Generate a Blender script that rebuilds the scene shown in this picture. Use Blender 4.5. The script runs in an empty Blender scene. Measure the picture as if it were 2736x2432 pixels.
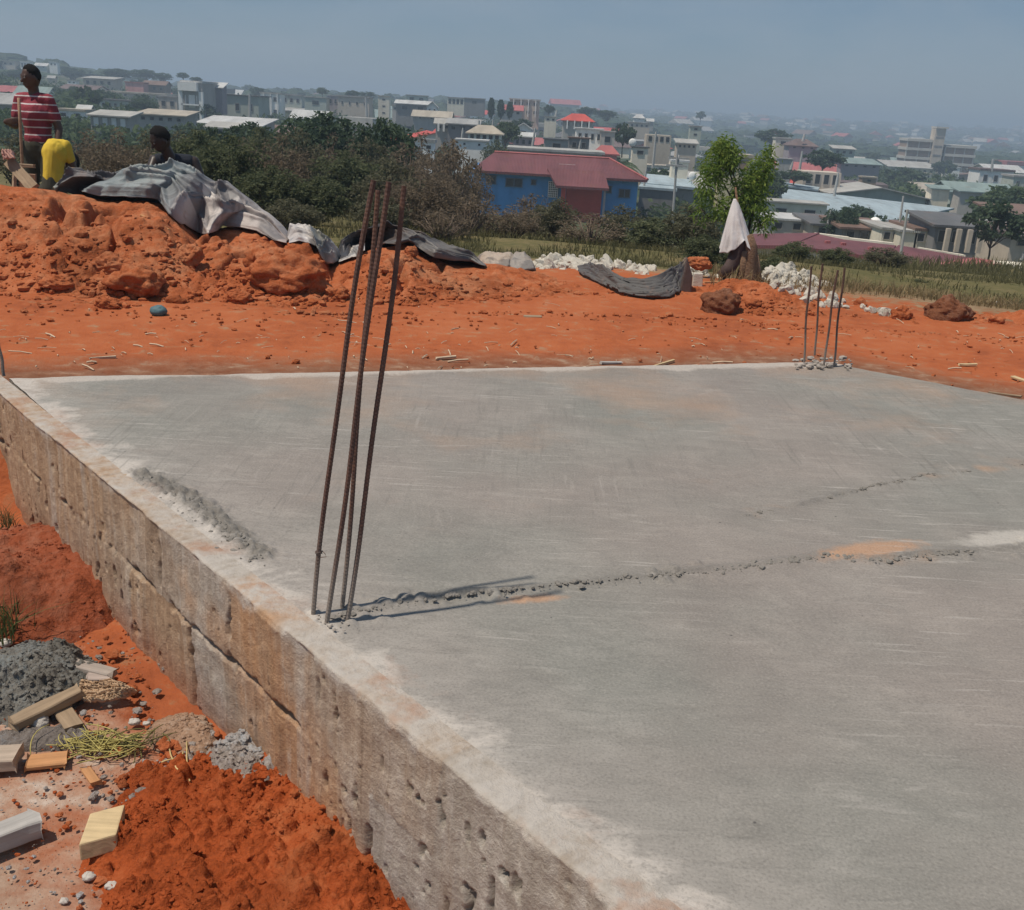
import bpy, bmesh, math, random
import numpy as np
from mathutils import Vector, Matrix, Euler
random.seed(7); rng = np.random.default_rng(7)
S = bpy.context.scene
COL = S.collection
# ------------------------------------------------------------------ camera, world, sun, exposure
FPX = 2700.0; PITCH = math.radians(19); ROLL = math.radians(3.3); CAMH = 1.2
_f = np.array((0, math.cos(PITCH), -math.sin(PITCH))); _u = np.array((0, math.sin(PITCH), math.cos(PITCH))); _r = np.array((1.0, 0, 0))
IR = math.cos(ROLL)*_r + math.sin(ROLL)*_u
IU = -math.sin(ROLL)*_r + math.cos(ROLL)*_u
cd = bpy.data.cameras.new('camera'); cam = bpy.data.objects.new('camera', cd); COL.objects.link(cam)
m = Matrix.Identity(4)
for i in range(3):
    m[i][0] = IR[i]; m[i][1] = IU[i]; m[i][2] = -_f[i]
m[2][3] = CAMH
cam.matrix_world = m
cd.sensor_fit = 'HORIZONTAL'; cd.sensor_width = 36; cd.lens = 36*FPX/2736
cd.clip_start = 0.05; cd.clip_end = 8000
S.camera = cam
S.view_settings.view_transform = 'Standard'; S.view_settings.look = 'None'
S.view_settings.gamma = 1; S.view_settings.exposure = 0.2
S.cycles.use_denoising = True
S.cycles.max_bounces = 5; S.cycles.diffuse_bounces = 2; S.cycles.volume_bounces = 0; S.cycles.transparent_max_bounces = 6

SUN_DIR = Vector((-0.37, -0.165, 0.92)).normalized()          # towards the sun
elev = math.asin(SUN_DIR.z); azim = math.atan2(SUN_DIR.x, SUN_DIR.y)
W = bpy.data.worlds.new('World'); S.world = W; W.use_nodes = True
nt = W.node_tree; nt.nodes.clear()
sky = nt.nodes.new('ShaderNodeTexSky'); sky.sky_type = 'NISHITA'; sky.sun_disc = False
sky.sun_elevation = elev; sky.sun_rotation = azim
sky.air_density = 1.0; sky.dust_density = 0.3; sky.ozone_density = 1.5; sky.altitude = 100
bg = nt.nodes.new('ShaderNodeBackground'); bg.inputs[1].default_value = 0.085
hs = nt.nodes.new('ShaderNodeHueSaturation'); hs.inputs['Saturation'].default_value = 1.3
wo = nt.nodes.new('ShaderNodeOutputWorld')
tcw = nt.nodes.new('ShaderNodeTexCoord'); mpw = nt.nodes.new('ShaderNodeMapping'); mpw.inputs['Scale'].default_value = (2.2, 2.2, 7)
nzw = nt.nodes.new('ShaderNodeTexNoise'); nzw.inputs['Scale'].default_value = 1.6; nzw.inputs['Detail'].default_value = 6; nzw.inputs['Roughness'].default_value = .58; nzw.inputs['Distortion'].default_value = .4
rmw = nt.nodes.new('ShaderNodeMapRange'); rmw.inputs[1].default_value = .43; rmw.inputs[2].default_value = .66; rmw.inputs[3].default_value = 0; rmw.inputs[4].default_value = .5
mxw = nt.nodes.new('ShaderNodeMix'); mxw.data_type = 'RGBA'; mxw.inputs[7].default_value = (3.4, 4.0, 4.6, 1)
nt.links.new(tcw.outputs['Generated'], mpw.inputs[0]); nt.links.new(mpw.outputs[0], nzw.inputs['Vector']); nt.links.new(nzw.outputs[0], rmw.inputs[0]); nt.links.new(rmw.outputs[0], mxw.inputs[0])
nt.links.new(sky.outputs[0], hs.inputs['Color']); mxh = nt.nodes.new('ShaderNodeMix'); mxh.data_type = 'RGBA'; mxh.inputs[0].default_value = .72; mxh.inputs[7].default_value = (1.38, 2.12, 3.25, 1)      # hazy air evens out the sky
nt.links.new(hs.outputs[0], mxh.inputs[6]); nt.links.new(mxh.outputs[2], mxw.inputs[6]); nt.links.new(mxw.outputs[2], bg.inputs[0]); nt.links.new(bg.outputs[0], wo.inputs[0])
sl = bpy.data.lights.new('sun', 'SUN'); sl.energy = 3.5; sl.angle = math.radians(1.2); sl.color = (1, 0.90, 0.77)
so = bpy.data.objects.new('sun', sl); COL.objects.link(so)
so.rotation_euler = (-SUN_DIR).to_track_quat('-Z', 'Y').to_euler()

# ------------------------------------------------------------------ photo geometry helpers (photograph pixels -> places)
def ray(x, y):
    return _f + (x-1368)/FPX*IR - (y-1216)/FPX*IU
def G(x, y, z=0.0):
    r = ray(x, y); t = (z-CAMH)/r[2]
    return np.array((r[0]*t, r[1]*t, z))
def D(x, y, d):
    r = ray(x, y); t = d/r[1]
    return np.array((r[0]*t, d, CAMH+r[2]*t))

# ------------------------------------------------------------------ noise
def _hash(ix, iy, iz, seed):
    h = (ix.astype(np.int64)*374761393 + iy.astype(np.int64)*668265263 + iz.astype(np.int64)*2147483647 + seed*1274126177) & 0xFFFFFFFF
    h = ((h ^ (h >> 13))*1274126177) & 0xFFFFFFFF
    h = ((h ^ (h >> 16))*2246822519) & 0xFFFFFFFF
    return ((h ^ (h >> 15)) & 0xFFFFFF)/float(0xFFFFFF)
def vn(x, y, z=0.0, seed=0):
    x, y = np.broadcast_arrays(np.asarray(x, float), np.asarray(y, float)); z = np.broadcast_to(np.asarray(z, float), x.shape)
    ix, iy, iz = np.floor(x), np.floor(y), np.floor(z)
    fx, fy, fz = x-ix, y-iy, z-iz
    fx = fx*fx*fx*(fx*(fx*6-15)+10); fy = fy*fy*fy*(fy*(fy*6-15)+10); fz = fz*fz*(3-2*fz)
    def c(a, b, d): return _hash(ix+a, iy+b, iz+d, seed)
    if np.all(fz == 0):
        return (c(0,0,0)*(1-fx)+c(1,0,0)*fx)*(1-fy)+(c(0,1,0)*(1-fx)+c(1,1,0)*fx)*fy
    a = (c(0,0,0)*(1-fx)+c(1,0,0)*fx)*(1-fy)+(c(0,1,0)*(1-fx)+c(1,1,0)*fx)*fy
    b = (c(0,0,1)*(1-fx)+c(1,0,1)*fx)*(1-fy)+(c(0,1,1)*(1-fx)+c(1,1,1)*fx)*fy
    return a*(1-fz)+b*fz
def fbm(x, y, z=0.0, o=4, seed=0):
    s = 0; a = 0.5; t = 0
    for i in range(o):
        s = s+a*vn(np.asarray(x)*2**i+i*17.3, np.asarray(y)*2**i+i*9.1, np.asarray(z)*2**i, seed+i); t += a; a *= 0.5
    return s/t
def worley(x, y, seed=0):
    ix, iy = np.floor(x), np.floor(y); best = np.full(np.shape(x), 9.0); idv = np.zeros(np.shape(x))
    for a in (-1, 0, 1):
        for b in (-1, 0, 1):
            z0 = np.zeros_like(ix)
            px = ix+a+_hash(ix+a, iy+b, z0, seed); py = iy+b+_hash(ix+a, iy+b, z0, seed+7)
            d = (px-x)**2+(py-y)**2
            k = d < best; best = np.where(k, d, best); idv = np.where(k, _hash(ix+a, iy+b, z0, seed+3), idv)
    return np.sqrt(best), idv
def clods(x, y, s, seed=0, fill=0.6):
    """rounded lumps of size s, some cells empty"""
    wx = x+s*0.35*(vn(x/s*2.1, y/s*2.1, 0, seed+11)-.5); wy = y+s*0.35*(vn(x/s*2.1, y/s*2.1, 0, seed+12)-.5)
    d, i = worley(wx/s, wy/s, seed)
    r = 0.25+0.45*i
    return np.where(i < fill, np.sqrt(np.clip(1-(d/r)**2, 0, 1))*r, 0)*s
def sstep(a, b, x):
    t = np.clip((x-a)/(b-a), 0, 1); return t*t*(3-2*t)

# ------------------------------------------------------------------ objects
def tag(o, label=None, cat=None, group=None, kind=None):
    if label: o['label'] = label
    if cat: o['category'] = cat
    if group: o['group'] = group
    if kind: o['kind'] = kind
    return o
def thing(name, label, cat, loc, rz=0.0, group=None):
    o = bpy.data.objects.new(name, None); COL.objects.link(o); o.location = tuple(loc); o.rotation_euler = (0, 0, rz)
    o.empty_display_size = 0.1
    return tag(o, label, cat, group)
def link(name, me, mat, parent=None, loc=(0, 0, 0), rz=0.0):
    o = bpy.data.objects.new(name, me); COL.objects.link(o)
    for mm in (mat if isinstance(mat, (list, tuple)) else [mat]):
        if len(me.materials) < (len(mat) if isinstance(mat, (list, tuple)) else 1): me.materials.append(mm)
    if parent: o.parent = parent
    o.location = tuple(loc); o.rotation_euler = (0, 0, rz)
    return o
def npmesh(name, V, Fc, smooth=True, org=None, uv=None, attrs=None, mi=None):
    """Fc: (n,k) int array of k-gons, or list of such arrays"""
    V = np.asarray(V, np.float32).reshape(-1, 3)
    if org is not None: V = V-np.asarray(org, np.float32)
    Fs = Fc if isinstance(Fc, list) else [Fc]
    Fs = [np.asarray(f, np.int32) for f in Fs if len(f)]
    me = bpy.data.meshes.new(name)
    me.vertices.add(len(V)); me.vertices.foreach_set('co', np.ascontiguousarray(V).ravel())
    loops = np.concatenate([f.ravel() for f in Fs]); tot = np.concatenate([np.full(len(f), f.shape[1], np.int32) for f in Fs])
    st = np.concatenate([[0], np.cumsum(tot)[:-1]]).astype(np.int32)
    me.loops.add(len(loops)); me.loops.foreach_set('vertex_index', loops.astype(np.int32))
    me.polygons.add(len(tot)); me.polygons.foreach_set('loop_start', st)
    try: me.polygons.foreach_set('loop_total', tot)
    except Exception: pass
    me.polygons.foreach_set('use_smooth', np.full(len(tot), bool(smooth)))
    if mi is not None: me.polygons.foreach_set('material_index', np.asarray(mi, np.int32))
    if uv is not None:
        l = me.uv_layers.new(name='UVMap'); l.data.foreach_set('uv', np.asarray(uv, np.float32)[loops].ravel())
    for k, a in (attrs or {}).items():
        at = me.attributes.new(k, 'FLOAT', 'POINT'); at.data.foreach_set('value', np.asarray(a, np.float32).ravel())
    me.update(calc_edges=True); me.validate()
    return me
def gridfaces(n, m, off=0):
    i = np.arange(n-1)[:, None]*m+np.arange(m-1)[None, :]
    return (np.stack([i, i+m, i+m+1, i+1], -1).reshape(-1, 4)+off)
def gridfaces_up(n, m, off=0):
    return gridfaces(n, m, off)[:, ::-1]

class MB:
    def __init__(s): s.v = []; s.f = {}; s.n = 0
    def add(s, V, F):
        V = np.asarray(V, float).reshape(-1, 3)
        for f in F:
            s.f.setdefault(len(f), []).append([i+s.n for i in f])
        s.v.append(V); s.n += len(V); return s
    def box(s, c, d, rz=0.0, R=None, taper=1.0):
        x, y, z = d[0]/2, d[1]/2, d[2]/2
        V = np.array([(-x,-y,-z),(x,-y,-z),(x,y,-z),(-x,y,-z),(-x*taper,-y*taper,z),(x*taper,-y*taper,z),(x*taper,y*taper,z),(-x*taper,y*taper,z)])
        M = np.array(R if R is not None else Matrix.Rotation(rz, 3, 'Z'))
        return s.add(V@M.T+np.asarray(c), [(0,3,2,1),(4,5,6,7),(0,1,5,4),(1,2,6,5),(2,3,7,6),(3,0,4,7)])
    def prism(s, poly, y0, y1):
        """poly in local x,z; extruded along y"""
        n = len(poly); V = [(p[0], y0, p[1]) for p in poly]+[(p[0], y1, p[1]) for p in poly]
        F = [tuple(range(n)), tuple(range(2*n-1, n-1, -1))]+[((i+1) % n, i, i+n, (i+1) % n+n) for i in range(n)]
        return s.add(V, F)
    def prismx(s, poly, x0, x1):
        """poly in local y,z; extruded along x"""
        n = len(poly); V = [(x0, p[0], p[1]) for p in poly]+[(x1, p[0], p[1]) for p in poly]
        F = [tuple(range(n-1, -1, -1)), tuple(range(n, 2*n))]+[(i, (i+1) % n, (i+1) % n+n, i+n) for i in range(n)]
        return s.add(V, F)
    def tube(s, P, R, n=8, cap=True):
        P = [Vector(p) for p in P]; R = R if hasattr(R, '__len__') else [R]*len(P)
        V = []; up = Vector((0.13, 0.31, 0.94))
        for i, p in enumerate(P):
            t = (P[min(i+1, len(P)-1)]-P[max(i-1, 0)]).normalized()
            a = t.cross(up)
            if a.length < 1e-3: a = t.cross(Vector((1, 0, 0)))
            a.normalize(); b = t.cross(a)
            for k in range(n):
                w = 2*math.pi*k/n; V.append(p+(a*math.cos(w)+b*math.sin(w))*R[i])
        F = []
        for i in range(len(P)-1):
            for k in range(n):
                F.append((i*n+k, i*n+(k+1) % n, (i+1)*n+(k+1) % n, (i+1)*n+k))
        if cap: F += [tuple(range(n-1, -1, -1)), tuple(range((len(P)-1)*n, len(P)*n))]
        return s.add([tuple(v) for v in V], F)
    def ell(s, c, r, nu=14, nv=10, R=None, noise=0, seed=0, ns=2.0):
        V = []; F = []
        for j in range(nv+1):
            th = math.pi*j/nv
            for i in range(nu):
                ph = 2*math.pi*i/nu
                V.append((math.sin(th)*math.cos(ph), math.sin(th)*math.sin(ph), math.cos(th)))
        V = np.array(V)
        if noise:
            V = V*(1+noise*(2*fbm(V[:, 0]*ns+seed*3.7, V[:, 1]*ns+5, V[:, 2]*ns+9.01, 3, seed)-1))[:, None]
        V = V*np.asarray(r)
        if R is not None: V = V@np.array(R).T
        for j in range(nv):
            for i in range(nu):
                F.append((j*nu+i, (j+1)*nu+i, (j+1)*nu+(i+1) % nu, j*nu+(i+1) % nu))
        return s.add(V+np.asarray(c), F)
    def cap(s, p, q, r1, r2, n=12):
        """tapered capsule"""
        p, q = Vector(p), Vector(q); t = (q-p).normalized() if (q-p).length > 1e-6 else Vector((0, 0, 1))
        P = [p-t*r1*math.cos(a) for a in (0.15, 0.6, 1.1)]+[p, q]+[q+t*r2*math.cos(a) for a in (1.1, 0.6, 0.15)]
        R = [r1*math.sin(a) for a in (0.15, 0.6, 1.1)]+[r1, r2]+[r2*math.sin(a) for a in (1.1, 0.6, 0.15)]
        return s.tube(P, R, n)
    def mesh(s, name, org=None, smooth=False):
        return npmesh(name, np.concatenate(s.v), [np.array(f) for f in s.f.values()], smooth, org)
    def build(s, name, mat, parent=None, org=None, smooth=False, loc=None):
        me = s.mesh(name, org, smooth)
        return link(name, me, mat, parent, (loc if loc is not None else ((0, 0, 0) if parent else (org if org is not None else (0, 0, 0)))))
def bevel(o, w, seg=2):
    bm = bmesh.new(); bm.from_mesh(o.data); bmesh.ops.remove_doubles(bm, verts=bm.verts, dist=1e-5)
    bmesh.ops.bevel(bm, geom=[e for e in bm.edges if len(e.link_faces) == 2 and e.calc_face_angle(0) > 0.5], offset=w, segments=seg, affect='EDGES', profile=0.6)
    bm.to_mesh(o.data); bm.free(); return o
def applied(o):
    """bake the modifiers of o into its mesh"""
    dg = bpy.context.evaluated_depsgraph_get(); dg.update()
    me = bpy.data.meshes.new_from_object(o.evaluated_get(dg)); o.modifiers.clear(); o.data = me; return o
def copy_tree(o, parent=None):
    c = o.copy(); COL.objects.link(c); c.parent = parent
    for ch in list(o.children): copy_tree(ch, c)
    return c

# ------------------------------------------------------------------ materials
class NT:
    def __init__(s, name):
        s.m = bpy.data.materials.new(name); s.m.use_nodes = True; s.t = s.m.node_tree; s.t.nodes.clear()
        s.o = s.t.nodes.new('ShaderNodeOutputMaterial'); s.b = s.t.nodes.new('ShaderNodeBsdfPrincipled')
        s.t.links.new(s.b.outputs[0], s.o.inputs[0]); s.b.inputs['Specular IOR Level'].default_value = 0.25
    def new(s, k, **kw):
        n = s.t.nodes.new(k)
        for a, b in kw.items(): setattr(n, a, b)
        return n
    def put(s, sock, v):
        if isinstance(v, bpy.types.NodeSocket): s.t.links.new(v, sock)
        elif isinstance(v, (tuple, list)) and len(v) == 3 and sock.type == 'RGBA': sock.default_value = (*v, 1)
        else: sock.default_value = v
    def co(s, kind='Object'): return s.new('ShaderNodeTexCoord').outputs[kind]
    def uv(s): return s.new('ShaderNodeUVMap', uv_map='UVMap').outputs[0]
    def geo(s): return s.new('ShaderNodeNewGeometry').outputs['Position']
    def map(s, v, scale=(1, 1, 1), rot=(0, 0, 0), loc=(0, 0, 0)):
        n = s.new('ShaderNodeMapping'); s.put(n.inputs[0], v); n.inputs['Scale'].default_value = scale; n.inputs['Rotation'].default_value = rot; n.inputs['Location'].default_value = loc
        return n.outputs[0]
    def noise(s, v, sc, det=5, rough=.55, dist=0.0):
        n = s.new('ShaderNodeTexNoise'); s.put(n.inputs['Vector'], v); n.inputs['Scale'].default_value = sc; n.inputs['Detail'].default_value = det
        n.inputs['Roughness'].default_value = rough; n.inputs['Distortion'].default_value = dist; return n.outputs[0]
    def vor(s, v, sc, feat='F1'):
        n = s.new('ShaderNodeTexVoronoi', feature=feat); s.put(n.inputs['Vector'], v); n.inputs['Scale'].default_value = sc; return n.outputs[0]
    def wave(s, v, sc, dist=0.0, dirn='X', prof='SIN'):
        n = s.new('ShaderNodeTexWave', bands_direction=dirn, wave_profile=prof); s.put(n.inputs['Vector'], v); n.inputs['Scale'].default_value = sc; n.inputs['Distortion'].default_value = dist; return n.outputs['Fac']
    def attr(s, a): return s.new('ShaderNodeAttribute', attribute_name=a).outputs['Fac']
    def rng(s, f, a, b, c=0.0, d=1.0):
        n = s.new('ShaderNodeMapRange'); s.put(n.inputs[0], f)
        for i, x in enumerate((a, b, c, d)): n.inputs[i+1].default_value = x
        return n.outputs[0]
    def math(s, op, a, b=0.0):
        n = s.new('ShaderNodeMath', operation=op, use_clamp=False); s.put(n.inputs[0], a); s.put(n.inputs[1], b); return n.outputs[0]
    def mul(s, a, b): return s.math('MULTIPLY', a, b)
    def add(s, a, b): return s.math('ADD', a, b)
    def mix(s, f, a, b, mode='MIX'):
        n = s.new('ShaderNodeMix', data_type='RGBA', blend_type=mode); s.put(n.inputs[0], f); s.put(n.inputs[6], a); s.put(n.inputs[7], b); return n.outputs[2]
    def ramp(s, f, st):
        n = s.new('ShaderNodeValToRGB'); s.put(n.inputs[0], f); e = n.color_ramp.elements
        while len(e) < len(st): e.new(0.5)
        for i, (p, c) in enumerate(st): e[i].position = p; e[i].color = (*c, 1)
        return n.outputs[0]
    def bump(s, h, st=.5, d=.01, nrm=None):
        n = s.new('ShaderNodeBump'); n.inputs['Strength'].default_value = st; n.inputs['Distance'].default_value = d; s.put(n.inputs['Height'], h)
        if nrm is not None: s.put(n.inputs['Normal'], nrm)
        return n.outputs[0]
    def done(s, col, rough=.85, nrm=None, spec=None):
        s.put(s.b.inputs['Base Color'], col); s.put(s.b.inputs['Roughness'], rough)
        if nrm is not None: s.put(s.b.inputs['Normal'], nrm)
        if spec is not None: s.b.inputs['Specular IOR Level'].default_value = spec
        return s.m
_mc = {}
def mat(name, c, rough=.85, var=.25, sc=6.0, bump=.25, bd=.01, spec=.25):
    """plain surface with blotches of its own colour, a little grime and grain"""
    if name in _mc: return _mc[name]
    n = NT(name); v = n.co(); f = n.noise(v, sc, 6, .6); g = n.noise(v, sc*9, 4, .6)
    lo = tuple(x*(1-var) for x in c); hi = tuple(min(1, x*(1+var*.8)) for x in c)
    col = n.ramp(n.add(n.mul(f, .7), n.mul(g, .3)), [(.3, lo), (.5, c), (.7, hi)])
    _mc[name] = n.done(col, rough, n.bump(g, bump, bd), spec); return _mc[name]
def leafmat(name, c, c2, trans=.25):
    if name in _mc: return _mc[name]
    n = NT(name); oi = n.new('ShaderNodeObjectInfo').outputs['Random']
    r = n.new('ShaderNodeNewGeometry').outputs['Random Per Island']
    v = n.co(); f = n.noise(v, 2.2, 3)
    col = n.mix(n.rng(n.add(n.mul(r, .6), n.mul(f, .6)), .25, .95), c, c2)
    col = n.mix(n.mul(oi, .35), col, tuple(x*.7 for x in c))
    n.done(col, .7, None, .2)
    tr = n.new('ShaderNodeBsdfTranslucent'); n.put(tr.inputs[0], col); ms = n.new('ShaderNodeMixShader'); ms.inputs[0].default_value = trans
    n.t.links.new(n.b.outputs[0], ms.inputs[1]); n.t.links.new(tr.outputs[0], ms.inputs[2]); n.t.links.new(ms.outputs[0], n.o.inputs[0])
    _mc[name] = n.m; return n.m

# ------------------------------------------------------------------ lie of the land
A0 = np.array((0.20, 1.307)); TL = np.array((-0.6618, 0.7497)); NL = np.array((-0.7497, -0.6618))   # left edge of the slab, its outward normal
B0 = np.array((-2.13, 4.08)); TF = np.array((0.956, 0.295)); NF = np.array((-0.295, 0.956))          # far edge
C0 = np.array((1.66, 5.30)); TR = np.array((0.819, -0.574)); NR = np.array((0.574, 0.819))           # right edge
KX = [0, 700, 1368, 2000, 2736]; KH = [206, 247, 285, 321, 364]
KU = np.array([D(x, h, 1)[0] for x, h in zip(KX, KH)])
KY = np.log(np.array([14, 20, 30, 45, 70, 110, 150, 200, 300, 450, 600, 800, 1200, 2000, 2600.]))
KZ = np.array([[-.55, -.9, -1.6, -2.6, -3.4, -3.9, -4.0, -3.8, -1.0, 5.2, 6, 4.5, 0, 2, 6],
               [-.5, -1.0, -1.9, -3.1, -4.5, -5.6, -6, -5.8, -5, -3.2, -1.5, -.5, -2, 3, 6],
               [-.5, -1.15, -2.3, -3.9, -5.8, -6.7, -7, -7, -6.3, -4.5, -1.8, -1, -3, 4, 7],
               [-.58, -1.3, -2.9, -5, -6.6, -7.9, -9.3, -10.7, -11.6, -12, -11.7, -10.5, -4.4, 7, 8],
               [-.73, -1.4, -2.4, -4.6, -6.6, -8, -9, -10, -11.5, -13, -13.8, -13.5, -9, 10, 11.]])
def zfar(X, Y):
    r = np.hypot(X, Y); az = np.clip(np.arctan2(X, Y), -math.radians(36), math.radians(36))
    u = np.tan(az); Ye = np.log(np.maximum(r*np.cos(az), 14))
    iu = np.clip(np.searchsorted(KU, u)-1, 0, len(KU)-2); iy = np.clip(np.searchsorted(KY, Ye)-1, 0, len(KY)-2)
    a = np.clip((u-KU[iu])/(KU[iu+1]-KU[iu]), 0, 1); b = np.clip((Ye-KY[iy])/(KY[iy+1]-KY[iy]), 0, 1)
    a = a*a*(3-2*a)
    return (KZ[iu, iy]*(1-b)+KZ[iu, iy+1]*b)*(1-a)+(KZ[iu+1, iy]*(1-b)+KZ[iu+1, iy+1]*b)*a
def zg(X, Y):
    X = np.asarray(X, float); Y = np.asarray(Y, float)
    q = (X-B0[0])*NF[0]+(Y-B0[1])*NF[1]; q3 = (X-C0[0])*NR[0]+(Y-C0[1])*NR[1]
    out = np.maximum(sstep(-.35, .12, q), sstep(-.05, .15, q3))
    zn = -0.5+out*0.42+0.02*(fbm(X*1.3, Y*1.3, 0, 3, 5)-.5)
    zn = zn-0.03*sstep(0.1, 1.5, np.maximum(q, q3))
    r = np.hypot(X, Y)
    w = sstep(8.4, 13.5, r)
    rough = (fbm(X/14, Y/14, 0, 4, 21)-.5)*np.clip(r/60-.2, 0, 4)
    return zn*(1-w)+(zfar(X, Y)+rough)*w

# ------------------------------------------------------------------ ground
def ground_material():
    n = NT('ground_soil'); v = n.geo()
    gr, pale, far = n.attr('grass'), n.attr('pale'), n.attr('far')
    f1 = n.noise(v, 1.1, 6, .6); f2 = n.noise(v, 9, 6, .65); f3 = n.noise(v, 60, 4, .6)
    c_red = n.ramp(n.add(n.mul(f1, .6), n.mul(f2, .4)), [(.32, (.235, .068, .030)), (.48, (.37, .105, .040)), (.66, (.43, .145, .062))])
    c_dust = n.ramp(f2, [(.3, (.26, .15, .10)), (.55, (.38, .27, .20)), (.7, (.50, .41, .345))])
    c_grass = n.ramp(n.add(n.mul(f1, .5), n.mul(f2, .5)), [(.35, (.075, .078, .03)), (.5, (.13, .115, .05)), (.66, (.22, .165, .085))])
    vm = n.map(v, (.03, .03, .03)); g1 = n.noise(vm, 1.7, 6, .6); g2 = n.noise(vm, 12, 4, .6)
    c_far = n.ramp(n.add(n.mul(g1, .55), n.mul(g2, .45)), [(.38, (.032, .055, .03)), (.50, (.055, .08, .04)), (.62, (.13, .115, .08)), (.72, (.22, .18, .13))])
    edge = n.mul(n.add(f2, -.5), .9)
    c_dry = n.ramp(n.add(n.mul(f1, .4), n.mul(f2, .6)), [(.35, (.15, .10, .055)), (.5, (.24, .16, .09)), (.66, (.34, .24, .15))])
    c = n.mix(n.rng(n.add(gr, edge), .06, .22), c_red, c_dry); c = n.mix(n.rng(n.add(gr, n.mul(edge, 1.4)), .35, .75), c, c_grass)
    c = n.mix(n.mul(n.rng(n.add(n.attr('brown'), edge), .25, .8), .85), c, n.ramp(f2, [(.35, (.13, .065, .038)), (.55, (.22, .12, .075)), (.7, (.34, .22, .15))]))
    c = n.mix(n.rng(n.add(pale, edge), .3, .75), c, c_dust)
    c = n.mix(far, c, c_far)
    h = n.add(n.mul(f2, .6), n.mul(f3, .25))
    return n.done(c, .95, n.bump(h, .7, .03), .1)
def make_ground():
    az = np.concatenate([np.linspace(-180, -42, 40)[:-1], np.linspace(-42, 42, 420), np.linspace(42, 180, 40)[1:]])
    r = [0.25]
    while r[-1] < 2550: r.append(r[-1]*(1.012 if 3 < r[-1] < 16 else 1.022))
    r = np.array(r); a = np.radians(az)
    X = r[:, None]*np.sin(a)[None, :]; Y = r[:, None]*np.cos(a)[None, :]
    Z = zg(X, Y)
    R = np.hypot(X, Y)
    Z = Z+np.where((R > 1) & (R < 14), .02*(fbm(X*3, Y*3, 0, 4, 3)-.5)+.035*(fbm(X*.5, Y*3.2, 0, 4, 13)-.5)+0.5*clods(X, Y, .09, 4, .12), 0)
    sd = (X-A0[0])*NL[0]+(Y-A0[1])*NL[1]; q = (X-B0[0])*NF[0]+(Y-B0[1])*NF[1]
    pale = sstep(.02, .25, sd)*sstep(0, -.5, q)*(.60+.4*np.clip(sstep(2.55, 2.2, Y+0.35*X)*sstep(.5, .8, sd), 0, 1))
    q3 = (X-C0[0])*NR[0]+(Y-C0[1])*NR[1]; qm = np.maximum(q, q3)
    brown = .95*sstep(1.25, .15, qm)*sstep(-.2, .1, qm)
    u = X/np.maximum(Y, .1)
    ge = np.interp(u, [-.6, -.1, .1, .22, .3, .4, .6], [9.6, 9.5, 9.2, 8.9, 8.3, 8.25, 8.3])
    grass = sstep(-.5, np.interp(u, [0, .3], [1.2, 3.2]), R-ge)
    far = sstep(45, 75, R)
    me = npmesh('ground', np.stack([X, Y, Z], -1), gridfaces_up(len(r), len(az)), True, attrs=dict(brown=brown, grass=grass, pale=pale, far=far))
    tag(link('ground', me, ground_material()), kind='structure')
make_ground()

# ------------------------------------------------------------------ red soil
def soil_material(name, c=(.36, .094, .036), fine=70):
    n = NT(name); v = n.geo(); f1 = n.noise(v, 1.6, 5, .6); f2 = n.noise(v, 13, 6, .65); f3 = n.noise(v, fine, 5, .65)
    d = tuple(x*.55 for x in c); h = (c[0]*1.25, c[1]*1.6, c[2]*1.95)
    col = n.ramp(n.add(n.mul(f1, .40), n.add(n.mul(f2, .32), n.mul(f3, .28))), [(.37, d), (.49, c), (.62, h)])
    col = n.mix(n.mul(n.rng(n.add(n.mul(n.noise(v, .9, 5, .6), .6), n.mul(f2, .4)), .50, .66), .55), col, (c[0]*1.12, c[1]*2.1, c[2]*3.0) if c[2] < .4*c[0] else tuple(x*1.3 for x in c)); col = n.mix(n.mul(n.rng(n.noise(v, 2.6, 4, .65), .46, .34), .45), col, tuple(x*.5 for x in c))
    hh = n.add(n.mul(f2, .5), n.mul(f3, .5))
    return n.done(col, .95, n.bump(hh, .85, .03), .08)
M_soil = soil_material('red_laterite_soil', (.40, .115, .044))
M_soilwet = soil_material('loose_orange_soil', (.40, .088, .026), 110)
CREST = [(-260, 470), (0, 496), (137, 510), (235, 535), (340, 540), (425, 545), (490, 590), (530, 628), (605, 612), (685, 620), (755, 652), (850, 658), (880, 715), (930, 698), (1000, 668),
         (1085, 664), (1135, 690), (1213, 712), (1325, 715), (1374, 727), (1450, 745), (1500, 757), (1536, 772), (1634, 808), (1731, 818), (1805, 820), (1850, 808), (1885, 778), (1945, 752), (2040, 764), (2137, 803), (2245, 815), (2310, 828), (2381, 850), (2450, 846), (2576, 856), (2660, 848), (2736, 838), (2950, 850)]
_cy = lambda u: np.interp(u, [-.6, -.2, 0, .12, .2, .27, .55], [8.0, 8.0, 8.25, 8.45, 8.35, 7.95, 7.9])
_ty = lambda u: np.interp(u, [-.6, -.42, -.2, 0, .15, .3, .55], [6.5, 6.2, 6.35, 6.8, 7.0, 6.9, 6.9])
_cu = []; _cz = []
for x, y in CREST:
    u = D(x, y, 1)[0]; P = D(x, y, float(_cy(u))); _cu.append(u); _cz.append(P[2])
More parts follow.
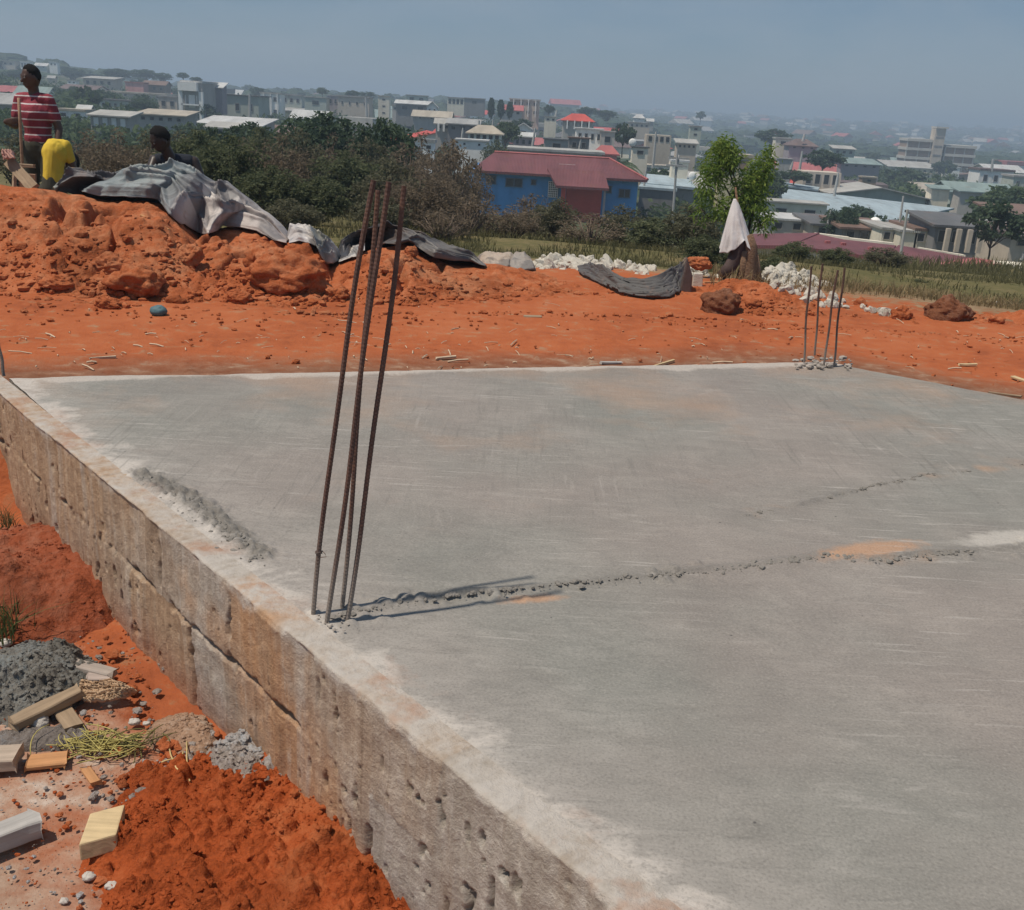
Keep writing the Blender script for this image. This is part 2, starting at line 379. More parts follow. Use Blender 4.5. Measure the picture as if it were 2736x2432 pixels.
def zmound(X, Y):
    u = X/Y; cy, ty = _cy(u), _ty(u); zc = np.interp(u, _cu, _cz)
    g = zg(X, Y)
    t = (Y-ty)/(cy-ty)
    f = .78*sstep(.0, .62, t)+.22*np.clip(t, 0, 1)
    front = g-.04+np.maximum(zc-g+.04, .0)*f
    back = g-.06+(zc-g+.06)*(1-sstep(0, 1, (Y-cy)/np.interp(u, [-.5, -.2, .05, .18], [2.2, 1.5, 1.1, .35])))
    z = np.where(t <= 1, np.where(t > 0, front, g-.04), back)
    amp = np.clip((z-g+.04)/.25, 0, 1)
    z = z+amp*(.07*(fbm(X*2.4, Y*2.4, 0, 4, 31)-.5)+.14*(fbm(X*1.1+7, Y*1.1, 0, 3, 33)-.5)*sstep(1.05, .6, t))
    w = np.interp(u, [-.6, -.1, .1, .5], [1, 1, .6, .45])*np.clip(amp*1.5+.12*sstep(-.5, .1, t), 0, 1)*sstep(1.15, .8, t)
    z = z+w*(.75*clods(X, Y*1.15, .26, 41, .34)+.5*clods(X, Y*1.1, .12, 42, .40)+.5*clods(X, Y, .055, 43, .5)+.5*clods(X, Y, .028, 44, .4))
    bk = sstep(-.06, .02, u)*np.exp(-((t-.72)/.38)**2)*sstep(.36, .52, fbm(X*1.7, Y*2.5, 0, 3, 49)); z = z+bk*(.035+.55*clods(X, Y, .16, 141, .35)+.6*clods(X, Y, .08, 142, .5)+.6*clods(X, Y, .04, 143, .6))
    gul = np.abs(fbm(X*1.6, Y*.8, 0, 3, 47)-.5); z = z-.17*amp*sstep(.05, 0, gul)*sstep(.15, .4, t)*sstep(1.0, .75, t)
    return z
def make_mound():
    u = np.linspace(-.66, .66, 760); n = 230
    T = np.concatenate([np.linspace(-.25, 1.1, n), np.linspace(1.13, 2.3, 40)])
    U, TT = np.meshgrid(u, T, indexing='ij'); Y = _ty(U)+TT*(_cy(U)-_ty(U)); X = U*Y
    Z = zmound(X, Y)
    org = (0, 7.8, -.1)
    me = npmesh('earth_mound', np.stack([X, Y, Z], -1), gridfaces(len(u), len(T)), True, org)
    tag(link('earth_mound', me, M_soil, None, org), 'long heap of excavated red orange earth stretching behind the slab', 'earth mound')
make_mound()
def soil_rock(loc, r, seed, label, m=None, sq=(1, .85, .8), name='soil_clod', cat='soil clod', group=None, nz=.45, ns=1.6):
    V = MB().ell((0, 0, 0), (r*sq[0], r*sq[1], r*sq[2]), *((72, 50) if r > .05 else (28, 20)), None, nz, seed, ns)
    P = V.v[0]; k = P/np.maximum(np.linalg.norm(P, axis=1, keepdims=True), 1e-6)
    P += k*(.26*r*(fbm(P[:, 0]/r*4, P[:, 1]/r*4, P[:, 2]/r*4+3, 5, seed+4)-.5)-.10*r*(1-np.abs(2*fbm(P[:, 0]/r*2.2, P[:, 1]/r*2.2, P[:, 2]/r*2.2+8, 3, seed+9)-1))**3)[:, None]; V.v[0] = P
    o = V.build(name, m or M_soil, smooth=True, loc=loc)
    return tag(o, label, cat, group)
def on_mound(x, y, lift=0.0):
    """the point of the mound or the ground that pixel x, y of the photograph looks at"""
    r = ray(x, y); d = np.arange(4.6, 9.2, .02); t = d/r[1]; X = r[0]*t; Z = CAMH+r[2]*t
    k = np.nonzero(Z < np.maximum(zmound(X, d), zg(X, d)))[0]; i = k[0] if len(k) else len(d)-1; P = (X[i], d[i], Z[i])
    return np.array((P[0], P[1], P[2]+lift))
CL = [(368, 762, .155, (1.35, 1, .72), 'large pale rounded clod of orange earth under a hollow of the mound'),
      (772, 748, .20, (1.5, .9, .8), 'largest red earth block jutting from the mound below the white crumpled tarp'),
      (735, 715, .15, (1.2, .9, .8), 'red earth block above the largest block on the mound'),
      (1098, 678, .055, (1, .9, 1), 'small squarish orange clod sitting on the crest before the black tarp'),
      (508, 692, .09, (1, .9, .9), 'dark red clod perched on the slope under the grey tarp'),
      (315, 715, .10, (1.3, .9, .8), 'flat red clod above the large pale rounded clod'),
      (290, 818, .06, (1.4, 1, .7), 'small red clod lying at the toe of the mound beside the blue lump'),
      (470, 805, .05, (1.3, 1, .8), 'small crumbly clod at the toe of the mound right of the blue lump'),
      (1925, 820, .13, (1.15, .9, .95), 'dark brown earth boulder on the flat soil before the tree stump'),
      (2010, 815, .05, (1.3, .9, .7), 'flat small clod right of the boulder before the tree stump'),
      (2530, 838, .135, (1.25, .9, .85), 'big dark brown earth boulder at the edge of the meadow'),
      (2405, 845, .07, (1.1, .9, 1), 'red clod between white stones and the big boulder'),
      (2298, 815, .045, (1, .9, 1.3), 'upright little clod beside the four thin bars'),
      (1870, 700, .075, (1.4, .9, .8), 'rounded reddish earth lump behind the grey curled mat'),
      (2660, 860, .05, (1.2, .9, .8), 'pale small clod under the white bag in the meadow'),
      (160, 760, .08, (1.5, 1, .6), 'low wide clod at the foot of the mound under the wheelbarrow'),
      (900, 790, .07, (1.2, 1, .8), 'reddish clod on the lower slope behind the near bars'),
      (640, 800, .06, (1.3, 1, .8), 'red clod below the overhanging blocks of the mound')]
M_dk = soil_material('dark_brown_earth', (.20, .08, .042))
for i, (x, y, r, sq, lb) in enumerate(CL):
    P = on_mound(x, y+r*90) if x != 1870 else D(1870, 712, 9.0); soil_rock(P+np.array((0, .0, r*.35)), r, 60+i, lb, M_dk if 'boulder' in lb and 'brown' in lb else None, sq=sq, group='clods of red earth')
def crumbs(name, pts, sizes, m, seed=1, sub=False, flat=.75):
    ico = bmesh.new(); bmesh.ops.create_icosphere(ico, subdivisions=2 if sub else 1, radius=1)
    bv = np.array([v.co[:] for v in ico.verts]); bf = np.array([[v.index for v in f.verts] for f in ico.faces]); ico.free()
    r = np.random.default_rng(seed); N = len(pts); k = len(bv)
    V = bv[None]*(1+.5*(r.random((N, k, 1))-.5)); sc = np.stack([.7+.8*r.random(N), .7+.6*r.random(N), flat*(.6+.6*r.random(N))], -1)
    V = V*sc[:, None, :]; a = r.random(N)*6.28; c, s_ = np.cos(a), np.sin(a)
    X = V[..., 0]*c[:, None]-V[..., 1]*s_[:, None]; Y = V[..., 0]*s_[:, None]+V[..., 1]*c[:, None]
    V = np.stack([X, Y, V[..., 2]], -1)*np.asarray(sizes)[:, None, None]+np.asarray(pts)[:, None, :]
    F = (bf[None]+(np.arange(N)*k)[:, None, None]).reshape(-1, 3)
    return tag(link(name, npmesh(name, V, F, False), m), kind='stuff')
# crumbs of soil on the slope and on the flat before it
N = 5200; u = rng.uniform(-.58, .58, N); t = np.where(rng.random(N) < .93, rng.normal(.22, .2, N), rng.uniform(-1.6, .9, N))
Y = _ty(u)+t*(_cy(u)-_ty(u)); X = u*Y; Z = np.where(t > 0, zmound(X, Y), zg(X, Y)); k = (Y > 4.9)
sz = .006+.022*rng.random(N)**3*np.interp(u, [-.5, 0, .4], [1.5, 1.2, .8])*np.where(t > -.05, 1, .45)
crumbs('soil_crumbs', np.stack([X, Y, Z+sz*.2], -1)[k], sz[k], M_soil, 3)

# ------------------------------------------------------------------ concrete foundation: slab and block wall
FND = thing('concrete_foundation', 'long grey concrete floor slab cast on a stained block wall', 'foundation', (0, 3, -.5))
FO = np.array((0, 3, -.5))
def poly_d(X, Y, P):
    best = np.full(X.shape, 9.0); side = np.zeros(X.shape); along = np.zeros(X.shape); acc = 0
    for (x0, y0), (x1, y1) in zip(P[:-1], P[1:]):
        dx, dy = x1-x0, y1-y0; L = math.hypot(dx, dy); t = np.clip(((X-x0)*dx+(Y-y0)*dy)/L/L, 0, 1)
        d = np.hypot(X-x0-t*dx, Y-y0-t*dy); k = d < best
        best = np.where(k, d, best); side = np.where(k, dx*(Y-y0)-dy*(X-x0), side); along = np.where(k, acc+t*L, along); acc += L
    return best, side, along
J1 = [tuple(G(x, y)[:2]) for x, y in ((880, 1650), (1000, 1618), (1160, 1588), (1500, 1558), (1700, 1538), (1880, 1520), (2010, 1508), (2130, 1490), (2215, 1476), (2320, 1492), (2480, 1478), (2600, 1468), (2900, 1440))]
J2 = [tuple(G(x, y)[:2]) for x, y in ((1990, 1378), (2100, 1355), (2330, 1300), (2400, 1285), (2470, 1268), (2600, 1255), (2900, 1215))]
J3 = [tuple(G(x, y)[:2]) for x, y in ((375, 1265), (450, 1300), (520, 1340), (590, 1390), (640, 1430), (700, 1480))]
def slab_material():
    n = NT('trowelled_concrete'); v = n.geo()
    le, fe, j1, sd, j3 = n.attr('left_edge'), n.attr('far_edge'), n.attr('joint'), n.attr('side'), n.attr('inner')
    st = n.map(v, (2.6, 7.5, 1), (0, 0, math.radians(-24))); sv = n.map(v, (12, 2.0, 1), (0, 0, math.radians(12)))
    f0 = n.noise(v, .7, 4, .5); f1 = n.noise(v, 3.1, 6, .6, .6); f2 = n.noise(v, 22, 6, .65); s1 = n.noise(st, 3.0, 6, .6, .8); s2 = n.noise(sv, 2.2, 5, .55, .4); f3 = n.noise(v, 160, 3, .6)
    a = n.ramp(n.add(n.mul(f1, .6), n.mul(s1, .4)), [(.3, (.21, .186, .166)), (.5, (.25, .222, .198)), (.68, (.30, .267, .237))])
    g = n.ramp(n.add(n.mul(f1, .6), n.mul(s1, .4)), [(.3, (.178, .174, .155)), (.5, (.222, .216, .192)), (.68, (.275, .265, .238))])
    c = n.mix(n.rng(n.add(n.mul(f0, 1.0), n.mul(sd, .0)), .42, .6), a, g)
    # ochre dust walked onto the slab
    c = n.mix(n.mul(n.rng(n.add(n.noise(v, 1.3, 5, .6), n.mul(fe, -.10)), .42, .62), .5), c, (.37, .235, .155))
    # white cement crust and earth along the left edge
    le2 = n.add(le, n.mul(n.add(n.noise(n.map(v, (3.2, 5, 1), (0, 0, math.radians(-24))), 1.3, 8, .68, .5), -.5), -.62))
    c = n.mix(n.mul(n.rng(le2, .15, .07), n.rng(f2, .25, .45)), c, (.49, .445, .395))
    c = n.mix(n.mul(n.rng(n.add(le, n.mul(n.add(s1, -.5), -.5)), .42, .05), .32), c, (.45, .415, .375))
    c = n.mix(n.mul(n.rng(n.add(le, n.mul(n.add(f2, -.5), .15)), .15, .03), n.mul(n.rng(n.noise(v, 3.4, 5, .65), .50, .62), .75)), c, (.36, .19, .115))
    # pale lime line on the far edge
    fe2 = n.add(fe, n.mul(n.add(f1, -.5), -.22))
    c = n.mix(n.mul(n.rng(fe2, .05, .02), .75), c, (.48, .43, .38))
    # scuffs
    c = n.mix(n.mul(n.rng(n.mul(s1, n.noise(v, 1.9, 3)), .36, .46), .35), c, (.40, .37, .34))
    # joint: dark damp mortar and rubbed in earth
    jn = n.add(j1, n.mul(n.add(f2, -.5), .05))
    c = n.mix(n.mul(n.mul(n.rng(jn, .03, .006), n.rng(f2, .35, .6)), .55), c, (.15, .14, .125))
    c = n.mix(n.mul(n.rng(n.add(j1, n.mul(n.add(f1, -.5), .12)), .065, .03), n.rng(n.noise(v, 1.35, 3, .6), .57, .66)), c, (.40, .24, .14))
    c = n.mix(n.mul(n.rng(n.add(n.attr('seam_earth'), n.mul(n.add(f2, -.5), .9)), .3, .7), .8), c, (.44, .255, .15)); c = n.mix(n.mul(n.rng(n.add(n.attr('seam_white'), n.mul(n.add(f2, -.5), .9)), .3, .7), .8), c, (.46, .43, .385))
    c = n.mix(n.mul(n.rng(n.add(j3, n.mul(n.add(f2, -.5), .06)), .05, .02), .65), c, (.105, .10, .088))
    # trowel arcs: fans of fine strokes
    for (cx, cy, r0, r1, a0, st_) in ((.35, 3.1, .6, 1.5, 0, .9), (-.9, 2.9, .5, 1.3, 2, .7), (1.3, 2.2, .5, 1.4, 4, .7), (.3, 1.3, .5, 1.2, 1, .6)):
        q = n.map(v, (1, 1, 1), (0, 0, 0), (-cx, -cy, 0)); L_ = n.new('ShaderNodeVectorMath', operation='LENGTH'); n.put(L_.inputs[0], q); rr = n.add(L_.outputs['Value'], n.mul(n.noise(v, 1.6, 3), .35))
        cmb = n.new('ShaderNodeCombineXYZ'); n.put(cmb.inputs[0], rr); k1 = n.noise(cmb.outputs[0], 34, 3, .7)
        msk = n.mul(n.mul(n.rng(rr, r0, r0+.2), n.rng(rr, r1, r1-.3)), n.rng(n.noise(n.map(v, (1, 1, 1), (0, 0, 0), (a0, 0, 0)), 1.6, 3), .50, .62))
        c = n.mix(n.mul(n.mul(n.rng(k1, .55, .68), msk), .30*st_), c, (.42, .39, .355)); c = n.mix(n.mul(n.mul(n.rng(k1, .44, .34), msk), .30*st_), c, (.16, .15, .135))
    # hairlines and drag marks
    hl = n.new('ShaderNodeTexVoronoi', feature='DISTANCE_TO_EDGE'); n.put(hl.inputs['Vector'], n.mix(.12, v, n.new('ShaderNodeTexNoise').outputs[1])); hl.inputs['Scale'].default_value = 1.3
    c = n.mix(n.mul(n.mul(n.rng(hl.outputs[0], .003, .001), n.rng(f0, .5, .62)), .15), c, (.13, .12, .11))
    mk = n.noise(n.map(v, (3.5, 60, 1), (0, 0, math.radians(-30))), 1.0, 4, .6, .3)
    c = n.mix(n.mul(n.mul(n.rng(mk, .58, .68), n.rng(n.noise(v, 1.1, 3), .46, .58)), .6), c, (.43, .40, .365))
    dg = n.noise(n.map(v, (42, 2.6, 1), (0, 0, math.radians(9))), 1.0, 4, .62, .35)
    fm = n.mul(n.mul(n.rng(fe, 2.1, 1.5), n.rng(fe, .25, .6)), n.rng(n.noise(v, .9, 3), .40, .56))
    c = n.mix(n.mul(n.mul(n.rng(dg, .44, .32), fm), .5), c, (.15, .14, .125)); c = n.mix(n.mul(n.mul(n.rng(dg, .60, .72), fm), .35), c, (.40, .365, .33))
    # little pits and specks
    c = n.mix(n.mul(n.rng(n.vor(v, 11), .045, .03), n.rng(n.noise(v, 6, 2), .5, .56)), c, (.09, .085, .08))
    c = n.mix(n.mul(n.rng(n.vor(n.map(v, (1, 1.7, 1), (0, 0, .4), (3, 5, 0)), 13), .05, .02), n.mul(n.rng(n.noise(v, 4.1, 2), .50, .55), n.rng(f2, .4, .6))), c, (.40, .375, .34))
    c = n.mix(n.mul(n.rng(f3, .53, .68), .22), c, (.42, .39, .35)); c = n.mix(n.mul(n.rng(f3, .47, .34), .30), c, (.11, .10, .09)); c = n.mix(n.mul(n.rng(n.noise(v, 70, 4, .7), .60, .72), .35), c, (.13, .12, .11))
    h = n.add(n.add(n.mul(s1, .8), n.mul(s2, n.mul(n.rng(fe, 2.2, .9), .55))), n.add(n.mul(f2, .35), n.mul(f3, .12)))
    return n.done(c, .82, n.bump(h, .55, .012), .3)
M_wallcap = None
def make_slab():
    p00 = A0-TL*1.7; p01 = B0; p11 = C0; p10 = np.array((5.6, 2.54))
    ni = np.concatenate([np.linspace(0, .30, 70)[:-1], np.linspace(.30, .72, 330)[:-1], np.linspace(.72, 1, 150)]); nj = np.concatenate([np.linspace(0, .5, 380)[:-1], np.linspace(.5, 1, 120)])
    Ug, Vg = np.meshgrid(ni, nj, indexing='ij')
    def bil(U, Vv): return [(p00[k]*(1-U)+p01[k]*U)*(1-Vv)+(p10[k]*(1-U)+p11[k]*U)*Vv for k in (0, 1)]
    X, Y = bil(Ug, Vg)
    # uneven outline at far and right
    X = X+NF[0]*.02*(fbm(X*5, Y*5, 0, 4, 91)-.5)*sstep(.9, 1, Ug); Y = Y+NF[1]*.04*(fbm(X*5, Y*5, 0, 4, 91)-.5)*sstep(.9, 1, Ug)
    le = -((X-A0[0])*NL[0]+(Y-A0[1])*NL[1]); fe = -((X-B0[0])*NF[0]+(Y-B0[1])*NF[1])
    d1, s1, a1 = poly_d(X, Y, J1); d2, s2, a2 = poly_d(X, Y, J2); d3, s3, a3 = poly_d(X, Y, J3)
    Z = .010*(fbm(X*1.2, Y*1.2, 0, 3, 92)-.5)+.004*(fbm(X*9, Y*9, 0, 3, 93)-.5)
    Z = Z-.007*sstep(.0, .012, -s1/1.0*1.0)*sstep(3.4, .2, d1)                       # near bay lies a little lower
    lum = np.clip(fbm(X*9, Y*9, 0, 3, 94)*2.4-.85, 0, 1.2)
    Z = Z+.014*np.exp(-((d1+.010*(fbm(X*18, Y*18, 0, 3, 104)-.5))/.010)**2)*(.25+lum)*(.6+.4*(np.sin(a1*5.2)+1)/2)+.55*clods(X, Y, .05, 95, .45)*np.exp(-((d1-.02)/.045)**2)*(fbm(X*4, Y*4, 0, 2, 99) > .52)
    Z = Z+.018*np.exp(-(d2/.016)**2)*np.clip(fbm(X*8, Y*8, 0, 3, 96)*2.4-.9, 0, 1)
    brk = sstep(.40, .56, fbm(X*6, Y*6, 0, 3, 103)); Z = Z+brk*(1.0*clods(X, Y, .03, 97, .8)+.8*clods(X, Y, .016, 107, .7))*np.exp(-(d3/.05)**2)
    Z = Z+sstep(.20, .05, le)*(.005*fbm(X*9, Y*9, 0, 3, 98)+.12*clods(X, Y, .025, 90, .25))+.005*sstep(.06, .02, fe)
    oe, oe2, ow = G(2330, 1468), G(1420, 1592), G(2690, 1438)
    me = npmesh('slab', np.stack([X, Y, Z], -1), gridfaces(len(ni), len(nj)), True, FO,
                attrs=dict(left_edge=le, far_edge=fe, joint=np.minimum(d1, d2+.012), side=(s1 > 0)*1.0, inner=d3,
                seam_earth=np.maximum(np.exp(-(np.hypot((X-oe[0])*.6-(Y-oe[1])*.2, (Y-oe[1])*1.6-(X-oe[0])*.55)/.10)**2), .8*np.exp(-(np.hypot((X-oe2[0])*.6, (Y-oe2[1])*2.0-(X-oe2[0])*.6)/.06)**2)), seam_white=np.exp(-(np.hypot((X-ow[0])*.6-(Y-ow[1])*.2, (Y-ow[1])*1.6-(X-ow[0])*.5)/.10)**2)))
    n = len(ni); mm = len(nj)
    # skirt below the rim
    V = np.stack([X, Y, Z], -1)
    rim = np.concatenate([V[:, 0], V[-1, 1:], V[::-1, -1][1:], V[0, ::-1][1:]]); low = rim.copy(); low[:, 2] -= .14
    link('slab', me, M_slab, FND)
    k = len(rim); i = np.arange(k-1)
    link('slab_rim', npmesh('slab_rim', np.concatenate([rim-(0, 0, .004), low]), np.stack([i, i+k, i+k+1, i+1], -1), True, FO), mat('rim_concrete', (.30, .26, .22), bump=.6, bd=.02), FND)
M_slab = slab_material()
make_slab()
def wall_material():
    n = NT('rough_block_wall'); v = n.uv(); w = n.geo()
    blk, pit, cap, dist = n.attr('block'), n.attr('pit'), n.attr('cap'), n.attr('along')
    vs = n.map(v, (26, 2.0, 1)); f = n.noise(vs, 1.0, 6, .6, .4); g = n.noise(w, 28, 6, .7); h = n.noise(w, 120, 4, .7); k = n.noise(w, 2.2, 4, .6)
    brown = n.ramp(n.add(n.mul(f, .6), n.mul(g, .4)), [(.3, (.28, .18, .11)), (.5, (.40, .275, .18)), (.68, (.50, .38, .27))])
    grey = n.ramp(n.add(n.mul(f, .5), n.mul(g, .5)), [(.3, (.29, .25, .205)), (.5, (.39, .345, .295)), (.66, (.50, .46, .41))])
    org = n.ramp(n.add(n.mul(f, .5), n.mul(g, .5)), [(.3, (.36, .185, .085)), (.5, (.46, .255, .13)), (.7, (.52, .34, .21))])
    c = n.mix(n.rng(n.add(n.add(n.mul(blk, .55), n.mul(n.add(k, -.5), 1.0)), n.mul(dist, .42)), .62, 1.15), grey, brown)
    c = n.mix(n.mul(n.rng(n.add(n.noise(w, 1.7, 4, .6), n.mul(n.math('ABSOLUTE', n.add(dist, -1.25)), -.30)), .36, .50), .75), c, org)
    bd = n.noise(n.map(v, (5.5, .5, 1)), 1.0, 4, .6, .3); dr = n.noise(n.map(v, (40, 1.6, 1)), 1.0, 5, .65, .5)
    c = n.mix(n.mul(n.rng(bd, .56, .64), .55), c, n.ramp(g, [(.3, (.34, .30, .255)), (.6, (.52, .475, .42))])); c = n.mix(n.mul(n.rng(bd, .45, .37), .45), c, (.27, .19, .125))
    c = n.mix(n.mul(n.mul(n.rng(dr, .56, .70), n.rng(g, .3, .6)), .55), c, (.55, .50, .43)); c = n.mix(n.mul(n.rng(dr, .42, .30), .45), c, (.20, .14, .095))
    c = n.mix(n.mul(cap, n.rng(n.add(n.mul(g, .5), n.mul(n.noise(w, 5, 5, .65), .6)), .42, .66)), c, (.47, .43, .385))
    c = n.mix(n.mul(cap, n.mul(n.rng(n.noise(w, 3.4, 5, .65), .50, .62), .8)), c, (.36, .19, .115))
    c = n.mix(n.mul(pit, .6), c, (.08, .065, .052))
    # earth splashed on the foot of the wall
    z = n.new('ShaderNodeSeparateXYZ'); n.put(z.inputs[0], w)
    c = n.mix(n.mul(n.rng(n.add(z.outputs[2], n.mul(n.add(k, -.5), .25)), -.36, -.5), .55), c, (.33, .15, .085))
    return n.done(c, .92, n.bump(n.add(n.mul(g, .6), n.add(n.mul(h, .3), n.mul(f, .5))), .7, .02), .15)
def make_wall():
    L = np.linspace(-1.5, 3.74, 880)
    prof = np.concatenate([np.linspace(-.075, 0, 14)[:-1], np.linspace(0, .02, 7)[:-1], np.linspace(.02, .72, 118)])      # negative: on the top, positive: down the face
    Sg, Q = np.meshgrid(L, prof, indexing='ij')
    zz = np.where(Q > 0, -Q, 0); inn = np.where(Q < 0, -Q, 0)
    jz = .232+.012*(fbm(Sg*3, 0*Sg, 0, 2, 70)-.5)
    row = np.where(-zz < jz, 0, 1); bl = .46
    ss = Sg+row*.21+.02*(fbm(Sg*4, zz*4, 0, 2, 71)-.5); bi = np.floor(ss/bl); fr = ss/bl-bi
    blk = _hash(bi, row.astype(float), np.zeros_like(bi), 17); prot = .018*(_hash(bi, row.astype(float), np.zeros_like(bi), 18)-.5)
    dv = np.minimum(fr, 1-fr)*bl; dh = np.abs(-zz-jz)
    jn = np.minimum(dv*(1.0), dh); nz = fbm(Sg*16, zz*16, 0, 4, 72); streak = fbm(Sg*34, zz*3.2, 0, 4, 73)
    on = sstep(0, .012, Q)
    out = on*(prot*.3+.009*(nz-.5)+.016*(fbm(Sg*24, zz*1.8, 0, 4, 73)-.5)+.022*(fbm(Sg*1.5, zz*2, 0, 3, 74)-.5))
    pitm = sstep(.62, .70, fbm(Sg*38, zz*16, 0, 4, 75)+.17*np.exp(-(jn/.020)**2)*(-.1+1.6*(fbm(Sg*2.3, zz*3, 0, 2, 69)-.2))-.085-.10*sstep(.56, .44, fbm(Sg*1.4, zz*2.2, 0, 3, 67)))*on*sstep(.02, .06, Q)
    pitm = np.maximum(pitm, 1.0*sstep(.013, .002, jn+.030*(fbm(Sg*26, zz*26, 0, 4, 66)-.46))*sstep(.53, .60, fbm(Sg*4.5, zz*4.5, 0, 3, 76)+.03*(Sg < 1.3))*on*sstep(.03, .08, Q))
    out = out-.020*pitm+on*.30*clods(Sg, zz, .03, 77, .22)*np.exp(-(jn/.03)**2)
    out = out+.016*(fbm(Sg*6, Sg*0, 0, 5, 78)-.5)*sstep(.12, 0, Q)*sstep(-.07, -.01, Q)             # rounded arris, mortar run over the top
    X = A0[0]+TL[0]*Sg+NL[0]*(out-inn); Y = A0[1]+TL[1]*Sg+NL[1]*(out-inn)
    Z = zz+.005+.005*(fbm(X*9, Y*9, 0, 3, 98)-.4)*(Q <= .02)-.004*sstep(-.01, .006, Q)+.12*clods(X, Y, .025, 90, .25)*(Q <= 0)
    me = npmesh('block_wall', np.stack([X, Y, Z], -1), gridfaces(len(L), len(prof)), True, FO, uv=np.stack([Sg.ravel(), zz.ravel()], -1),
                attrs=dict(block=blk, pit=pitm, cap=sstep(.03, -.004, Q+.09*(fbm(Sg*7, zz*3, 0, 4, 79)-.5)), along=Sg))
    link('block_wall', me, wall_material(), FND)
make_wall()

# ------------------------------------------------------------------ starter bars
def rebar_material():
    n = NT('rusty_bar'); v = n.co(); f = n.noise(v, 9, 5, .6); g = n.noise(v, 90, 4, .6); z = n.new('ShaderNodeSeparateXYZ'); n.put(z.inputs[0], v)
    c = n.ramp(n.add(n.mul(f, .5), n.mul(g, .5)), [(.3, (.05, .030, .027)), (.5, (.105, .055, .042)), (.7, (.19, .095, .06))])
    c = n.mix(n.mul(n.rng(n.add(z.outputs[2], n.mul(f, -.3)), .10, -.10), .8), c, (.27, .235, .20))       # cement spatter near the foot
    return n.done(c, .7, n.bump(g, .5, .003), .4)
M_bar = rebar_material()
def rebar(base, top, r, label, group, ribs=True, bend=0.0, tie=None):
    base, top = np.asarray(base, float), np.asarray(top, float); L = np.linalg.norm(top-base); n = int(L/.0045) if ribs else 14
    t = np.linspace(-.02, 1, n); ax = (top-base)/L; sid = np.cross(ax, (0, 1, 0)); sid /= np.linalg.norm(sid)
    P = base[None]+(top-base)[None]*t[:, None]+sid[None]*(bend*np.sin(np.clip(t, 0, 1)*math.pi))[:, None]+sid[None]*(.0025*np.sin(t*9+base[0]*40))[:, None]
    R = r*(1+(.10*((np.arange(n) % 2) == 0) if ribs else 0)*np.ones(n))
    b = MB().tube([tuple(p-base) for p in P], R, 8)
    if tie:
        c = P[int(n*tie)]-base
        th = thing('rebar', label, 'rebar', base, 0, group); b.build('rod', M_bar, th, smooth=False)
        w = MB().tube([tuple(c+np.array((math.cos(a)*(r+.002), math.sin(a)*(r+.002), .003*a/6))) for a in np.linspace(0, 13, 40)]+[tuple(c+np.array((.016, -.006, .004))), tuple(c+np.array((.020, -.008, -.004))), tuple(c+np.array((.006, -.007, -.007)))], .0012, 5)
        w.build('tie_wire', M_bar, th); return th
    o = b.build('rebar', M_bar, smooth=False, loc=base); return tag(o, label, 'rebar', group)
g1 = 'rusty starter bars at the near edge of the slab'
rebar(G(838, 1640), D(999, 482, 2.26), .0057, 'tall rusty rebar near the wall edge with a wire tie low on it', g1, bend=.012, tie=.17)
rebar(G(876, 1662), D(1036, 486, 2.22), .0057, 'tall rusty rebar with a sunlit ribbed top crossing in front of another bar', g1)
rebar(G(915, 1622), D(1008, 508, 2.31), .0057, 'dark rusty rebar half hidden behind the crossing bar', g1)
rebar(G(927, 1656), D(1080, 497, 2.24), .0057, 'dark rusty rebar standing apart, farthest from the wall edge in its near bundle', g1, bend=-.006)
g2 = 'thin starter bars at the far corner of the slab'
for (x, y), (x2, y2), lb in (((2148, 964), (2168, 712), 'thin rusty bar standing at the far slab corner, leftmost of its four'), ((2178, 945), (2197, 705), 'thin rusty bar at the far slab corner, rearmost of its four'),
                        ((2203, 972), (2238, 722), 'thin rusty bar at the far slab corner, leaning most of its four'), ((2229, 970), (2257, 716), 'thin rusty bar at the far slab corner, rightmost of its four')):
    P = G(x, y, .02); rebar(P, D(x2, y2, P[1]), .0056, lb, g2, ribs=False, bend=.004)
P = G(11, 1003, 0); rebar(P, D(-6, 905, P[1]), .007, 'short rusty bar stub at the far left corner of the slab', 'stub of bar', ribs=False)
# broken mortar round the feet of the far bars
crumbs('mortar_crumbs', [G(rng.uniform(2125, 2275), rng.uniform(955, 985), .01) for _ in range(55)]+[G(rng.normal(885, 40), rng.normal(1655, 16), .001) for _ in range(40)],
       np.concatenate([rng.uniform(.004, .016, 55), rng.uniform(.0015, .004, 40)]), mat('pale_mortar', (.34, .30, .26)), 5, True)
def along(P, n, seed, spread):
    R = np.random.default_rng(seed); P = np.array(P); L = np.concatenate([[0], np.cumsum(np.linalg.norm(np.diff(P, axis=0), axis=1))]); s = R.random(n)*L[-1]; s = s[fbm(s*4, 0*s, 0, 3, seed) > R.uniform(.34, .62, n)]
    X, Y = np.interp(s, L, P[:, 0]), np.interp(s, L, P[:, 1]); k = len(s); o = R.normal(0, spread, k); return np.stack([X+o*.3, Y-np.abs(o)*.9+.004, 0*X+.001], -1)
q = np.concatenate([along(J1, 1500, 3, .018), along(J2, 420, 4, .010), along(J3, 700, 5, .045)]); r_ = np.random.default_rng(6).random(len(q))
crumbs('joint_mortar_crumbs', q, .0016+.0085*r_**4, mat('grey_joint_mortar', (.215, .198, .175), .9, .25, 20), 7, True)

